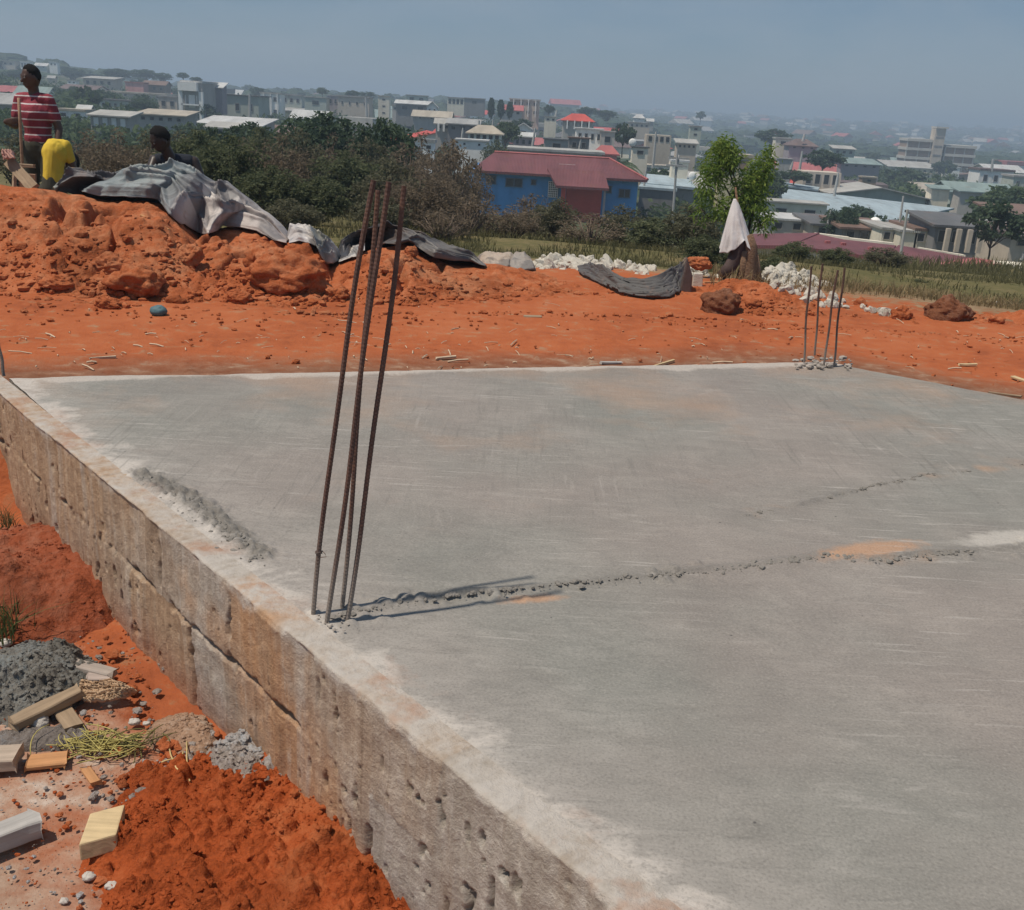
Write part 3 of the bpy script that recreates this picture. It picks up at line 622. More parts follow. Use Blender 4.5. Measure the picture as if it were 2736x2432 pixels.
# ------------------------------------------------------------------ near left: loose earth, mortar, timber
def patch(name, cx, cy, rx, ry, h, rot, m, label, cat, cl, seed, res=.006, base=None, ncr=0):
    """a heap lying on the ground: cl = list of (size, strength, fill)"""
    nx, ny = int(2.2*rx/res), int(2.2*ry/res)
    a, b = np.meshgrid(np.linspace(-1.1, 1.1, nx), np.linspace(-1.1, 1.1, ny), indexing='ij')
    c, s_ = math.cos(rot), math.sin(rot); X = cx+c*a*rx-s_*b*ry; Y = cy+s_*a*rx+c*b*ry
    r = np.hypot(a, b)+.45*(fbm(X*4, Y*4, 0, 4, seed)-.5)
    e = sstep(1.0, .55, r); k = np.clip((1-r)*1.6, 0, 1)
    Z = (zg(X, Y) if base is None else base+0*X)-.03+e*.03+h*k**.8*(.55+.9*fbm(X*3, Y*3, 0, 3, seed+1))
    for i, (s0, st, fl) in enumerate(cl): Z = Z+st*clods(X, Y, s0, seed+5+i, fl)*sstep(.0, .35, k)*sstep(.34, .46, fbm(X*4.5+i*.5+2.3, Y*4.5+1.1, 0, 3, seed+20))
    Z = Z+.004*(fbm(X*30, Y*30, 0, 3, seed+2)-.5)*e
    org = (cx, cy, -.5)
    me = npmesh(name, np.stack([X, Y, Z], -1), gridfaces(nx, ny), True, org)
    if ncr:
        rr = np.random.default_rng(seed+90); wgt = ((e > .3)*sstep(.40, .55, fbm(X*6, Y*6, 0, 3, seed+30))).ravel()+.02*(e > .1).ravel(); j = rr.choice(len(wgt), ncr, p=wgt/wgt.sum()); k = rr.random(ncr)
        crumbs(name+'_crumbs', np.stack([X.ravel()[j], Y.ravel()[j], Z.ravel()[j]+.001], -1), .0015+.009*k**4, m, seed+91, False, .8)
    return tag(link(name, me, m, None, org), label, cat)
P = G(640, 2330, -.45)
patch('earth_pile', P[0]+.06, P[1]+.02, .62, .42, .075, math.radians(-48), M_soilwet, 'fresh heap of crumbly bright orange earth against the foot of the block wall', 'earth pile', [(.09, .5, .5), (.05, 1.1, .65), (.028, 1.2, .7), (.015, .9, .7)], 210, .0042, None, 2600)
P = G(70, 1540, -.45)
patch('earth_pile', P[0]-.05, P[1]+.05, .55, .42, .13, math.radians(-48), soil_material('dark_red_soil', (.28, .075, .034)), 'dark red lumpy earth heap beside the far end of the block wall', 'earth pile', [(.11, .5, .5), (.05, .5, .6), (.025, .5, .6)], 240, .007, None, 900)
M_mortar = soil_material('grey_mortar', (.185, .172, .15), 90); M_mortarpale = soil_material('pale_mortar_rubble', (.34, .29, .255), 90)
P = G(55, 1800, -.46)
patch('mortar_pile', P[0], P[1], .26, .24, .07, .3, M_mortar, 'dark grey lumpy heap of leftover mortar behind the long rough timber', 'mortar pile', [(.05, .8, .7), (.026, 1.0, .85), (.013, 1.0, .8)], 270, .004, None, 900)
P = G(120, 1972, -.49)
patch('mortar_rubble', P[0], P[1], .24, .07, .025, math.radians(8), soil_material('grey_gravel_soil', (.21, .18, .16), 100), 'flat patch of grey gravelly mortar bits in front of the long rough timber', 'rubble patch', [(.03, .5, .7), (.015, .7, .8)], 290, .004)
P = G(655, 2035, -.46)
patch('mortar_rubble', P[0]+.02, P[1]+.01, .20, .14, .085, math.radians(-45), M_mortarpale, 'pale crusty mortar droppings heaped at the foot of the wall', 'rubble patch', [(.04, .8, .7), (.02, 1.0, .85), (.010, 1.0, .8)], 310, .0035, None, 500)
P = G(490, 1950, -.48)
patch('mortar_rubble', P[0], P[1], .14, .10, .03, math.radians(-40), soil_material('pinkish_earth', (.38, .24, .16), 90), 'low pinkish earth bank at the wall foot behind the dry stalks', 'rubble patch', [(.03, .4, .6), (.015, .5, .7)], 330, .004, None, 250)
# little lumps all over the trodden ground on the left
N = 1500; a = rng.uniform(0, 420, N); b = rng.uniform(1620, 2432, N); k = rng.random(N)
pts = [G(x+.35*(y-1900)*(x/420), y, -.485) for x, y in zip(a, b)]; sz = .001+.0065*k**6
crumbs('ground_crumbs', np.array(pts)[:900], sz[:900], M_soilwet, 8); crumbs('ground_grit', np.array(pts)[900:], sz[900:], M_mortarpale, 9)

q = np.array([G(x, y, -.482) for x, y in zip(np.concatenate([rng.normal(330, 70, 110), rng.normal(505, 45, 70), rng.normal(300, 90, 60)]), np.concatenate([rng.normal(2210, 110, 110), rng.normal(2010, 40, 70), rng.normal(1800, 70, 60)]))]); k = rng.random(len(q))
crumbs('foot_clods', q[::2], .003+.011*k[::2]**3, M_mortarpale, 31, True); crumbs('foot_earth_clods', q[1::2], .004+.014*k[1::2]**3, M_soil, 32, True)
def wood_material(name, c, grey=.0):
    n = NT(name); v = n.co(); g = n.noise(n.map(v, (3, 60, 60)), 1.0, 6, .6, .6); k = n.noise(v, 14, 4, .6)
    lo = tuple(x*.62 for x in c); hi = tuple(min(1, x*1.25) for x in c)
    col = n.ramp(n.add(n.mul(g, .7), n.mul(k, .3)), [(.3, lo), (.5, c), (.7, hi)])
    return n.done(col, .85, n.bump(n.add(g, n.mul(k, .5)), .4, .004), .2)
W_old = wood_material('weathered_wood', (.30, .22, .145)); W_new = wood_material('fresh_sawn_wood', (.55, .42, .24)); W_or = wood_material('orange_stained_wood', (.47, .24, .11)); W_grey = wood_material('mortar_caked_wood', (.37, .35, .325))
def plank(p, q, w, h, m, label, cat='timber plank', name='timber_plank', tilt=0.0, bev=.003, rough=.004, seed=0, group=None):
    """board whose top centre line runs from p to q (points of its top face)"""
    p, q = Vector(p), Vector(q); L = (q-p).length; n = max(8, int(L/.02))
    xs = np.linspace(-L/2, L/2, n); prof = np.array([(-w/2, 0), (-w/2, -h*.5), (-w/2, -h), (0, -h), (w/2, -h), (w/2, -h*.5), (w/2, 0), (0, 0)])
    V = np.zeros((n, 8, 3)); V[..., 0] = xs[:, None]; V[..., 1] = prof[None, :, 0]; V[..., 2] = prof[None, :, 1]
    V[..., 1] += rough*2*(fbm(xs[:, None]*9+prof[None, :, 0]*50, prof[None, :, 1]*50+seed, 0, 3, seed)-.5); V[..., 2] += rough*2*(fbm(xs[:, None]*7, prof[None, :, 0]*40+seed, 5.5, 3, seed+1)-.5)
    V[0, :, 0] += rough*2*(rng.random(8)-.5); V[-1, :, 0] += rough*3*(rng.random(8)-.5)
    F4 = [(i*8+k, (i+1)*8+k, (i+1)*8+(k+1) % 8, i*8+(k+1) % 8) for i in range(n-1) for k in range(8)]
    b = MB(); b.add(V.reshape(-1, 3), F4+[tuple(range(7, -1, -1)), tuple(range((n-1)*8, n*8))][::1])
    o = b.build(name, m); x = (q-p).normalized(); z = Vector((0, 0, 1)); y = z.cross(x).normalized(); z = x.cross(y)
    M = Matrix((x, y, z)).transposed().to_4x4() @ Matrix.Rotation(tilt, 4, 'X'); M.translation = (p+q)/2; o.matrix_world = M
    if bev: bevel(o, bev, 1)
    return tag(o, label, cat, group)
P0 = G(30, 1925, -.445); P1 = G(208, 1838, -.435); plank(P0, P1, .042, .03, W_old, 'long rough timber with a split edge lying beside the dark mortar heap', rough=.005, seed=3)
plank(G(186, 1766, -.44), G(306, 1795, -.445), .045, .018, wood_material('grey_board', (.34, .29, .25)), 'short grey splintered board near the wall above the crumpled cloth', rough=.004, seed=5)
plank(G(236, 1806, -.45), G(300, 1806, -.45), .035, .03, wood_material('grey_block', (.38, .31, .27)), 'stubby pale wood offcut under the splintered board', rough=.004, seed=6)
plank(G(165, 1890, -.468), G(200, 1940, -.468), .05, .014, W_old, 'small flat board end poking out beneath the long rough timber', rough=.002, seed=7)
plank(G(-90, 2015, -.44), G(48, 2008, -.44), .075, .035, wood_material('dusty_beam', (.40, .32, .25)), 'thick dusty beam end with a crack, beside the orange stained board', rough=.004, seed=8)
plank(G(70, 2033, -.475), G(178, 2022, -.475), .058, .014, W_or, 'flat orange stained board between the dusty beam and the green stalks', rough=.002, seed=9)
plank(G(228, 2050, -.465), G(258, 2090, -.47), .026, .012, W_or, 'small orange stick of board poking out of the green stalks', rough=.002, seed=10)
plank(G(-120, 2262, -.435), G(95, 2180, -.435), .055, .045, W_grey, 'whitish beam caked with dried mortar, nearest beam on the pale ground', rough=.006, seed=11)
# the sawn block
c4 = [G(x, y, -.42) for x, y in ((210, 2257), (311, 2229), (334, 2148), (240, 2173))]
b = MB(); top = np.array(c4); low = top.copy(); low[:, 2] = -.463; low[:, :2] += (.002, -.004)
b.add(np.concatenate([top, low]), [(0, 1, 2, 3), (7, 6, 5, 4), (4, 5, 1, 0), (5, 6, 2, 1), (6, 7, 3, 2), (7, 4, 0, 3)])
o = b.build('wood_block', W_new, org=top.mean(0)); bevel(o, .004, 2); tag(o, 'pale yellow sawn wood block lying on the edge of the orange earth heap', 'wood block')
# pebbles
M_peb = mat('pale_pebble', (.50, .46, .41), sc=20, bump=.4)
for i, (x, y, r, lb) in enumerate(((238, 2345, .013, 'smooth whitish pebble on pale ground below the sawn block'), (298, 2372, .013, 'whitish pebble beside orange earth, nearer of two below the sawn block'), (272, 2283, .011, 'little grey stone tucked under the corner of the sawn block'),
                                  (360, 1932, .014, 'buff stone beside the green stalks, with a bluish chip next to it'), (392, 1935, .009, 'tiny bluish white chip beside the buff stone'), (105, 1935, .026, 'buff stone in front of the long rough timber'), (15, 1722, .02, 'pale stone at the back of the dark mortar heap'), (172, 2410, .009, 'small dark pebble on the pale dusty ground'))):
    soil_rock(G(x, y, -.485)+np.array((0, 0, r*.3)), r, 500+i, lb, M_peb, (1.2, .9, .75), 'pebble', 'pebble', 'loose stones on the near ground', .3)
# crumpled cloth
def sheet(name, T, B, m, label, cat, wr=.03, bul=.06, seed=0, n=150, mm=60, back=None, k=(7, 3), thick=.004, front=None, ridge=1.0, uvmat=True):
    """cloth between an upper and a lower line of points, wrinkled, optionally falling down behind"""
    T, B = np.asarray(T, float), np.asarray(B, float)
    def res(P, n):
        L = np.concatenate([[0], np.cumsum(np.linalg.norm(np.diff(P, axis=0), axis=1))]); L /= L[-1]; t = np.linspace(0, 1, n)
        Q = np.stack([np.interp(t, L, P[:, i]) for i in range(3)], -1)
        return Q
    T, B = res(T, n), res(B, n); t = np.linspace(0, 1, mm); s = np.linspace(0, 1, n)
    V = T[:, None]*(1-t)[None, :, None]+B[:, None]*t[None, :, None]
    S_, TT = np.meshgrid(s, t, indexing='ij'); L = np.linalg.norm(np.diff(T, axis=0), axis=1).sum()
    # folds that run mostly downhill and fan out
    a = S_*L*k[0]+TT*1.6+1.3*(fbm(S_*L*2.2, TT*2, 0, 3, seed)-.5)*k[0]*.35; wx = fbm(S_*L*1.1+5, TT*1.3, 0, 3, seed+8)*2.2; rid = 1-np.abs(2*fbm((S_*L*.82+TT*.45)*k[0]*.8+wx, (TT*.9-S_*L*.5)*k[1]*.5+wx, 0, 2, seed+1)-1)**.8
    rid2 = 1-np.abs(2*fbm((S_*L*.6-TT*.7)*k[0]*1.5+wx*1.3, (TT*.8+S_*L*.6)*k[1]*.9, 0, 2, seed+2)-1)
    big = fbm(S_*L*2.1, TT*1.6, 0, 3, seed+3)-.5
    h = (wr*(rid**4*1.3+.8*rid2**6)*ridge+bul*np.sin(np.pi*TT)**.8*(.6+1.2*big))*(.12+.88*sstep(0, .13, S_)*sstep(1.0, .93, S_))
    nrm = np.array((-.1, -.62, .78)); V = V+nrm[None, None]*(h*(1-.5*(TT > .97)))[..., None]
    V[..., 0] += wr*.7*(fbm(S_*L*5, TT*3, 2.5, 2, seed+4)-.5)
    V[:, -1, 2] += wr*.7*(fbm(s*L*9, s*0, 0, 3, seed+6)-.5)
    if back:
        nb = 14; tb = np.linspace(1/nb, 1, nb); Q = V[:, :1]+np.stack([0*tb, back[0]*tb, -back[1]*tb**1.5], -1)[None]*sstep(-.02, .2, s)[:, None, None]
        Q[..., 2] += .3*wr*(fbm(np.repeat(s[:, None], nb, 1)*L*6, tb[None]*3+0*s[:, None], 0, 3, seed+7)-.5)
        V = np.concatenate([Q[:, ::-1], V], 1); TT = np.concatenate([np.zeros((n, nb)), TT], 1); S_ = np.concatenate([np.repeat(s[:, None], nb, 1), S_], 1)
    org = V.reshape(-1, 3).mean(0)
    me = npmesh(name, V, gridfaces(V.shape[0], V.shape[1]), True, org, uv=np.stack([S_.ravel()*L, TT.ravel()], -1), attrs=dict(across=S_.ravel(), down=TT.ravel()))
    o = link(name, me, m, None, org); md = o.modifiers.new('thick', 'SOLIDIFY'); md.thickness = thick; md.offset = -1
    applied(o); o.data.polygons.foreach_set('use_smooth', np.ones(len(o.data.polygons), bool))
    return tag(o, label, cat)
sheet('crumpled_cloth', [G(x, y, -.44) for x, y in ((214, 1842), (225, 1818), (262, 1826), (300, 1818), (335, 1832), (366, 1846))], [G(x, y, -.478) for x, y in ((216, 1862), (230, 1876), (262, 1878), (300, 1876), (335, 1866), (362, 1852))],
      mat('beige_cloth', (.50, .345, .22), .8, .2, 20), 'crumpled beige cloth rag lying between the long timber and the wall', 'cloth rag', .016, .012, 41, 120, 50, None, (34, 6), .002)
# stalks
def stalks(name, loc, n, L, m, label, cat, seed, spread=.12, r=.0016, up=.3):
    R = np.random.default_rng(seed); b = MB(); loc = np.asarray(loc)
    for i in range(n):
        a = R.normal(0, 1.2) if i % 3 else R.uniform(0, 6.28); c = np.array((R.normal(0, spread), R.normal(0, spread*.45), .004+abs(R.normal(0, .012))))
        d = np.array((math.cos(a), .6*math.sin(a), abs(R.normal(0, up)))); l = L*R.uniform(.4, 1.1); sid = np.array((-d[1], d[0], .4))*R.normal(0, .22)
        b.tube([tuple(c+d*l*(t-.5)+sid*l*(t*(1-t))*1.6+np.array((0, 0, max(0, -(c+d*l*(t-.5))[2])))) for t in np.linspace(0, 1, 7)], [r, r, r, r*.95, r*.9, r*.8, r*.6], 5)
    return tag(b.build(name, m, None, loc=loc, smooth=True), label, cat)
M_stalk = mat('dry_green_stalk', (.42, .36, .12), .7, .35, 30)
stalks('stalk_bunch', G(262, 1996, -.485), 75, .16, M_stalk, 'tangled bunch of yellow green cut stalks on the ground behind the sawn block', 'cut stalks', 11, .055)
stalks('stalk_bunch', G(350, 1990, -.485), 40, .13, mat('dark_green_stalk', (.15, .14, .05), .8, .3, 30), 'darker loose stalks trailing between the bunch and the wall', 'cut stalks', 12, .05)
b = MB()
for q in (((452, 1985), (455, 2000), (470, 2035), (485, 2048), (502, 2080)), ((498, 1965), (498, 2010), (500, 2045), (506, 2070)), ((488, 1992), (484, 2020), (490, 2050)), ((470, 2008), (440, 2016), (430, 2020))):
    b.tube([tuple(G(x, y, -.45)-G(475, 2030, -.48)+(0, 0, -.02)) for x, y in q], .0022, 5)
tag(b.build('dry_twig', mat('straw', (.55, .42, .20)), None, loc=G(475, 2030, -.48), smooth=True), 'pale branching dry twig sticking out of the earth near the wall foot', 'twig')
def blades(P, H, m, name, seed, w=.006, lean=.5, kind='stuff', label=None, cat=None, seg=3):
    R = np.random.default_rng(seed); N = len(P); H = np.broadcast_to(H, N)*R.uniform(.5, 1.25, N); a = R.uniform(0, 6.28, N); ln = np.abs(R.normal(0, lean, N)); fa = R.uniform(0, 6.28, N)
    W = w*R.uniform(.6, 1.4, N); V = np.zeros((N, 2*seg+1, 3))
    for i in range(seg+1):
        t = i/seg; c = np.stack([np.cos(a)*ln*H*t*t, np.sin(a)*ln*H*t*t, H*t*(1-.25*ln*t)], -1)+P
        if i < seg:
            d = np.stack([np.cos(fa), np.sin(fa), 0*fa], -1)*(W*(1-t*.7))[:, None]; V[:, 2*i] = c-d; V[:, 2*i+1] = c+d
        else: V[:, 2*seg] = c
    o = (np.arange(N)*(2*seg+1))[:, None]
    Q = np.concatenate([o+np.array([2*i, 2*i+1, 2*i+3, 2*i+2]) for i in range(seg-1)]) if seg > 1 else np.zeros((0, 4), int); T = o+np.array([2*seg-2, 2*seg-1, 2*seg])
    org = P.mean(0); ob = link(name, npmesh(name, V, [Q, T], False, org), m, None, org)
    return tag(ob, label, cat, None, kind)
M_gr = leafmat('meadow_grass', (.105, .105, .045), (.20, .175, .085), .35); M_grn = leafmat('fresh_grass', (.05, .085, .025), (.12, .14, .05))
P = np.array([G(x, y, -.46) for x, y in zip(rng.normal(10, 28, 90), rng.normal(1690, 18, 90))]); blades(P, .13, M_grn, 'grass_tuft', 4, .002, .6, None, 'small green grass tuft in the red earth beside the dark mortar heap', 'grass tuft')
P = np.array([G(x, y, -.47) for x, y in zip(rng.normal(18, 14, 70), rng.normal(1408, 10, 70))]); blades(P, .08, M_gr, 'grass_tuft', 5, .002, .6, None, 'sparse dry grass tuft at the far foot of the block wall', 'grass tuft')
# blue lump, chips and sticks on the red flat
P = on_mound(424, 842); soil_rock(P+(0, 0, .025), .045, 71, 'small dusty teal blue plastic lump half sunk in the red soil', mat('dusty_teal_plastic', (.085, .16, .18), .6, .2, 12), (1.2, .9, .85), 'plastic_lump', 'plastic litter', None, .10)
M_chip = mat('pale_wood_chip', (.52, .40, .28), .85, .25, 30)
for i, (x, y, x2, y2, w, m_, lb) in enumerate(((1165, 961, 1217, 957, .022, M_chip, 'short pale board chip beyond the slab edge behind the near bars'), (1737, 985, 1800, 967, .012, W_new, 'long pale stick leaning on the far slab edge'), (1605, 972, 1660, 973, .025, W_grey, 'greyish flat piece of board lying on dust by the far slab edge'), (2562, 977, 2608, 978, .018, W_new, 'pale stick on dusty ground past the far bars'),
                                          (2030, 988, 2095, 989, .010, M_chip, 'thin pale strip lying on the far rim of the slab'), (2640, 1052, 2728, 1064, .012, W_old, 'thin brown stick along the right slab edge'), (2706, 1010, 2750, 1026, .03, W_new, 'pale yellow chunk of wood beyond the right slab edge'), (1398, 848, 1446, 850, .05, W_old, 'brown bit of bark on the flat red soil'), (1880, 757, 2065, 752, .022, W_or, 'long thin pole lying on the red soil before the stump'),
                                          (378, 578, 452, 618, .02, W_or, 'thin orange stick lying on the slope below the grey tarp'), (240, 962, 310, 958, .012, M_chip, 'pale chip near the far slab edge, leftmost of the big chips'))):
    a, c = on_mound(x, y, .012), on_mound(x2, y2, .014)
    if np.linalg.norm(a-c) > 1.2: c[1] = a[1]; c = D(x2, y2, a[1])
    plank(a, c, w, .012, m_, lb, 'wood stick', 'wood_stick', rough=.003, seed=40+i, bev=.001)
N = 170; b = MB()
for i in range(N):
    x = rng.uniform(0, 2736); y = rng.uniform(880, 1000) if i % 3 else rng.uniform(800, 940); P = on_mound(x, min(y, 985+.07*max(0, x-2195)*2-6 if x > 2195 else 985), .006)
    a = rng.uniform(0, 6.28); l = .008+.05*rng.random()**3; d = np.array((math.cos(a), math.sin(a), .1))*l
    b.tube([tuple(P-d), tuple(P+(0, 0, .004)), tuple(P+d)], [.0015+.004*rng.random()**2]*3, 4)
tag(b.build('straw_litter', M_chip), kind='stuff')

# ------------------------------------------------------------------ tarps on the mound
def tarp_material(name, cols, rough=.5, stripes=None):
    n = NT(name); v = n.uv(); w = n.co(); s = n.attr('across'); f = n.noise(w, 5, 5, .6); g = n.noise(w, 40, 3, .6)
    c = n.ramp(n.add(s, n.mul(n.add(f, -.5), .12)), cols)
    if stripes:
        a, b_, sc, col = stripes; k = n.wave(n.map(v, (1, .35, 1), (0, 0, .7)), sc, 7.0)
        c = n.mix(n.mul(n.mul(n.rng(s, a-.015, a+.015), n.rng(s, b_+.015, b_-.015)), n.rng(k, .5, .62)), c, col)
    c = n.mix(n.mul(n.rng(n.noise(w, 9, 5, .65), .55, .75), .35), c, (.33, .18, .12))
    c = n.mix(n.mul(n.rng(n.noise(w, 2.6, 4, .6, .6), .50, .57), .6), c, (.085, .085, .09))
    cr = n.new('ShaderNodeTexVoronoi', feature='DISTANCE_TO_EDGE'); n.put(cr.inputs['Vector'], n.map(w, (1, 1, 1.6))); cr.inputs['Scale'].default_value = 5
    return n.done(c, rough, n.bump(n.add(n.add(f, n.mul(g, .25)), n.mul(n.rng(cr.outputs[0], 0, .1), .12)), .5, .02), .4)
def at_crest(pts, Y): return [D(x, y, Y) for x, y in pts]
def foot(pts, l=.03): return [on_mound(x, y, l) for x, y in pts]
T = [(148, 506), (168, 490), (196, 476), (240, 474), (280, 482), (330, 478), (380, 474), (420, 462), (450, 456), (490, 455), (525, 466), (570, 488), (620, 512), (670, 545), (715, 575), (748, 605), (772, 640)]
B = [(150, 514), (185, 516), (230, 528), (270, 538), (340, 540), (400, 545), (430, 552), (462, 590), (490, 612), (528, 632), (558, 640), (600, 612), (640, 618), (690, 628), (735, 655), (768, 662)]
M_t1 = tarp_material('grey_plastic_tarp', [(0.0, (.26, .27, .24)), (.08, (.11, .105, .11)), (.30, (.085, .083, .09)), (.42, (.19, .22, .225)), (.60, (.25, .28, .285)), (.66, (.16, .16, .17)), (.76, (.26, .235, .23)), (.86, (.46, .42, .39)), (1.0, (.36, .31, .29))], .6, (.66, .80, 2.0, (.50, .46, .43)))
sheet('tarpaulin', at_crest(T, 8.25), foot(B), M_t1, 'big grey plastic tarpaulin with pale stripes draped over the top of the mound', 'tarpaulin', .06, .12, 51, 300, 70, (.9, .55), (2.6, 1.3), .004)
sheet('tarpaulin', at_crest([(768, 628), (775, 604), (800, 606), (828, 608), (850, 625), (880, 640), (900, 665), (905, 690)], 8.1), foot([(772, 662), (800, 655), (830, 662), (850, 672), (856, 695), (870, 712), (890, 718), (905, 706)]),
      tarp_material('white_plastic_sheet', [(0, (.46, .43, .42)), (.32, (.48, .45, .42)), (.42, (.15, .15, .14)), (.58, (.30, .29, .24)), (.72, (.12, .12, .12)), (.88, (.45, .43, .42)), (1, (.18, .18, .18))], .45), 'small crumpled white and dark plastic sheet next to the grey tarpaulin', 'tarpaulin', .045, .04, 52, 140, 46, (.4, .35), (5, 3), .003)
sheet('tarpaulin', at_crest([(895, 690), (915, 650), (945, 628), (985, 612), (1040, 606), (1085, 612), (1120, 625), (1160, 648), (1215, 670), (1260, 690), (1300, 712)], 8.35), foot([(900, 705), (930, 698), (975, 668), (1030, 668), (1060, 672), (1090, 664), (1118, 680), (1160, 705), (1215, 714), (1260, 714), (1300, 722)]),
      tarp_material('black_plastic_tarp', [(0, (.05, .05, .055)), (.35, (.048, .046, .05)), (.5, (.10, .075, .06)), (.62, (.075, .06, .055)), (.75, (.13, .12, .11)), (1, (.15, .14, .13))], .5), 'black and brown crumpled tarpaulin on the mound behind the near bars', 'tarpaulin', .042, .07, 53, 220, 56, (.7, .4), (3.4, 2.2), .004)
sheet('white_wrap', foot([(905, 690), (925, 672), (950, 668), (975, 660)], .07), foot([(905, 712), (930, 702), (955, 696), (975, 680)], .03), tarp_material('white_wrap_plastic', [(0, (.5, .47, .44)), (.5, (.56, .53, .49)), (1, (.45, .42, .4))], .45), 'twisted strip of white plastic hanging from the black tarpaulin', 'plastic strip', .010, .03, 54, 60, 20, None, (14, 4), .003)
M_ge = tarp_material('beige_woven_sheet', [(0, (.36, .29, .23)), (.5, (.40, .33, .27)), (1, (.33, .28, .23))], .8)
sheet('woven_sheet', at_crest([(1275, 690), (1300, 678), (1340, 679), (1372, 680)], 9.0), at_crest([(1300, 722), (1320, 724), (1345, 722), (1362, 715)], 8.55), M_ge, 'pale beige woven sheet lying flat beside the black tarpaulin', 'woven sheet', .02, .03, 55, 70, 30, (.2, .12), (9, 4), .003)
sheet('woven_sheet', at_crest([(1362, 700), (1376, 680), (1400, 678), (1420, 696)], 8.95), at_crest([(1352, 726), (1380, 730), (1405, 728), (1432, 722)], 8.5), tarp_material('grey_woven_sheet', [(0, (.2, .18, .16)), (.3, (.30, .27, .24)), (1, (.28, .25, .22))], .8), 'grey folded woven sheet with a dark edge, touching the white stones', 'woven sheet', .02, .05, 56, 70, 30, (.2, .12), (9, 4), .003)
# curled geotextile mat: a sagging trough with its end standing up
def mat_roll():
    up = [(1545, 712), (1580, 708), (1612, 712), (1640, 735), (1680, 748), (1720, 748), (1755, 738), (1790, 722), (1815, 705), (1834, 690)]
    lo = [(1548, 735), (1585, 752), (1620, 770), (1660, 790), (1700, 798), (1745, 803), (1785, 800), (1812, 788), (1828, 755), (1838, 700)]
    B = [on_mound(x, y, .015) for x, y in lo]; T = [D(x, y, b_[1]+.22) for (x, y), b_ in zip(up, B)]
    return sheet('felt_mat', T, B, tarp_material('dark_felt', [(0, (.105, .10, .095)), (.5, (.11, .105, .10)), (.8, (.075, .07, .068)), (.93, (.22, .16, .11)), (1, (.25, .17, .12))], .9), 'dark grey felt mat sagging in a trough with one end curled up', 'felt mat', .018, -.02, 57, 180, 46, None, (2.2, 5), .012)
mat_roll()
b = MB(); c = [D(x, y, 7.98) for x, y in ((1812, 800), (1846, 806), (1850, 738), (1836, 690))]; d = [p+np.array((.02, .16, .0)) for p in c]
b.add(np.array(c+d), [(0, 1, 2, 3), (7, 6, 5, 4), (1, 0, 4, 5), (2, 1, 5, 6), (3, 2, 6, 7), (0, 3, 7, 4)])
o = b.build('felt_roll', mat('dark_felt_end', (.12, .085, .075), .9, .3, 8), org=np.mean(c, 0)); bevel(o, .012, 2); tag(o, 'dark brown upright roll end standing against the felt mat', 'felt roll')

# ------------------------------------------------------------------ white rubble
M_white = mat('white_limestone', (.58, .54, .46), .85, .22, 9, .5, .02)
RK = []
for i in range(5):
    V = MB().ell((0, 0, 0), (1, .8, .65), 14, 9, None, .55, 300+i, 1.5); p = V.v[0]
    for k in range(7):                                                          # knock flat faces onto it
        nn = np.random.default_rng(900+i*9+k).normal(0, 1, 3); nn /= np.linalg.norm(nn); dd = p@nn; p -= np.outer(np.maximum(dd-.52, 0), nn)
    V.v[0] = p; RK.append(V.mesh('rubble_stone'))
def rubble(n, poly, Y0, Y1, label, group, seed, s0=.03, s1=.075, ground=False):
    R = np.random.default_rng(seed); xs = [p[0] for p in poly]
    for i in range(n):
        x = R.uniform(xs[0], xs[-1]); yt = np.interp(x, xs, [p[1] for p in poly]); yb = np.interp(x, xs, [p[2] for p in poly]); t = R.random()
        Y = Y1+(Y0-Y1)*t; P = on_mound(x, yt+(yb-yt)*t, .012) if ground else D(x, yt+(yb-yt)*t, Y); o = link('rubble_stone', RK[i % 5], M_white, None, P); s = R.uniform(s0, s1)*(1 if R.random() < .85 else 1.5)
        o.scale = (s, s, s); o.rotation_euler = tuple(R.uniform(0, 6.28, 3)); tag(o, label, 'rubble stone', group)
        if R.random() < .75:                                                     # the stone it rests on
            g = max(float(zg(P[0], P[1])), float(zmound(P[0], P[1])) if P[1] < 9.8 else -9)
            if P[2]-s*.6 > g+.02: HEAP.append((P[0], P[1], P[2]-s*.5, g))
HEAP = []
rubble(150, [(1410, 678, 724), (1470, 680, 728), (1560, 690, 728), (1600, 694, 722), (1660, 700, 748), (1700, 708, 746), (1742, 722, 740)], 8.8, 9.5, 'white broken stone in the heap between the grey woven sheet and the felt mat', 'white rubble by the felt mat', 61, .028, .06)
rubble(34, [(1838, 716, 745), (1870, 718, 770), (1925, 735, 765), (1950, 742, 760)], 8.9, 9.4, 'white broken stone in the small heap between the felt roll and the stump', 'white rubble by the stump', 62, .025, .05)
rubble(115, [(2055, 722, 742), (2080, 710, 770), (2130, 718, 800), (2175, 735, 815), (2215, 765, 822), (2255, 795, 825)], 8.7, 9.5, 'white broken stone in the big heap behind the far thin bars', 'white rubble behind the far bars', 63, .028, .07)
rubble(60, [(2062, 752, 768), (2100, 755, 788), (2140, 765, 806), (2180, 780, 820), (2225, 798, 828), (2262, 812, 830)], 8, 8, 'white broken stone in the big heap behind the far thin bars', 'white rubble behind the far bars', 66, .022, .055, True)
rubble(22, [(2305, 826, 835), (2340, 832, 842), (2380, 838, 850), (2425, 840, 852)], 8.6, 8.9, 'white broken stone in the low row beside the big earth boulder', 'white rubble by the boulder', 64, .02, .042, True)
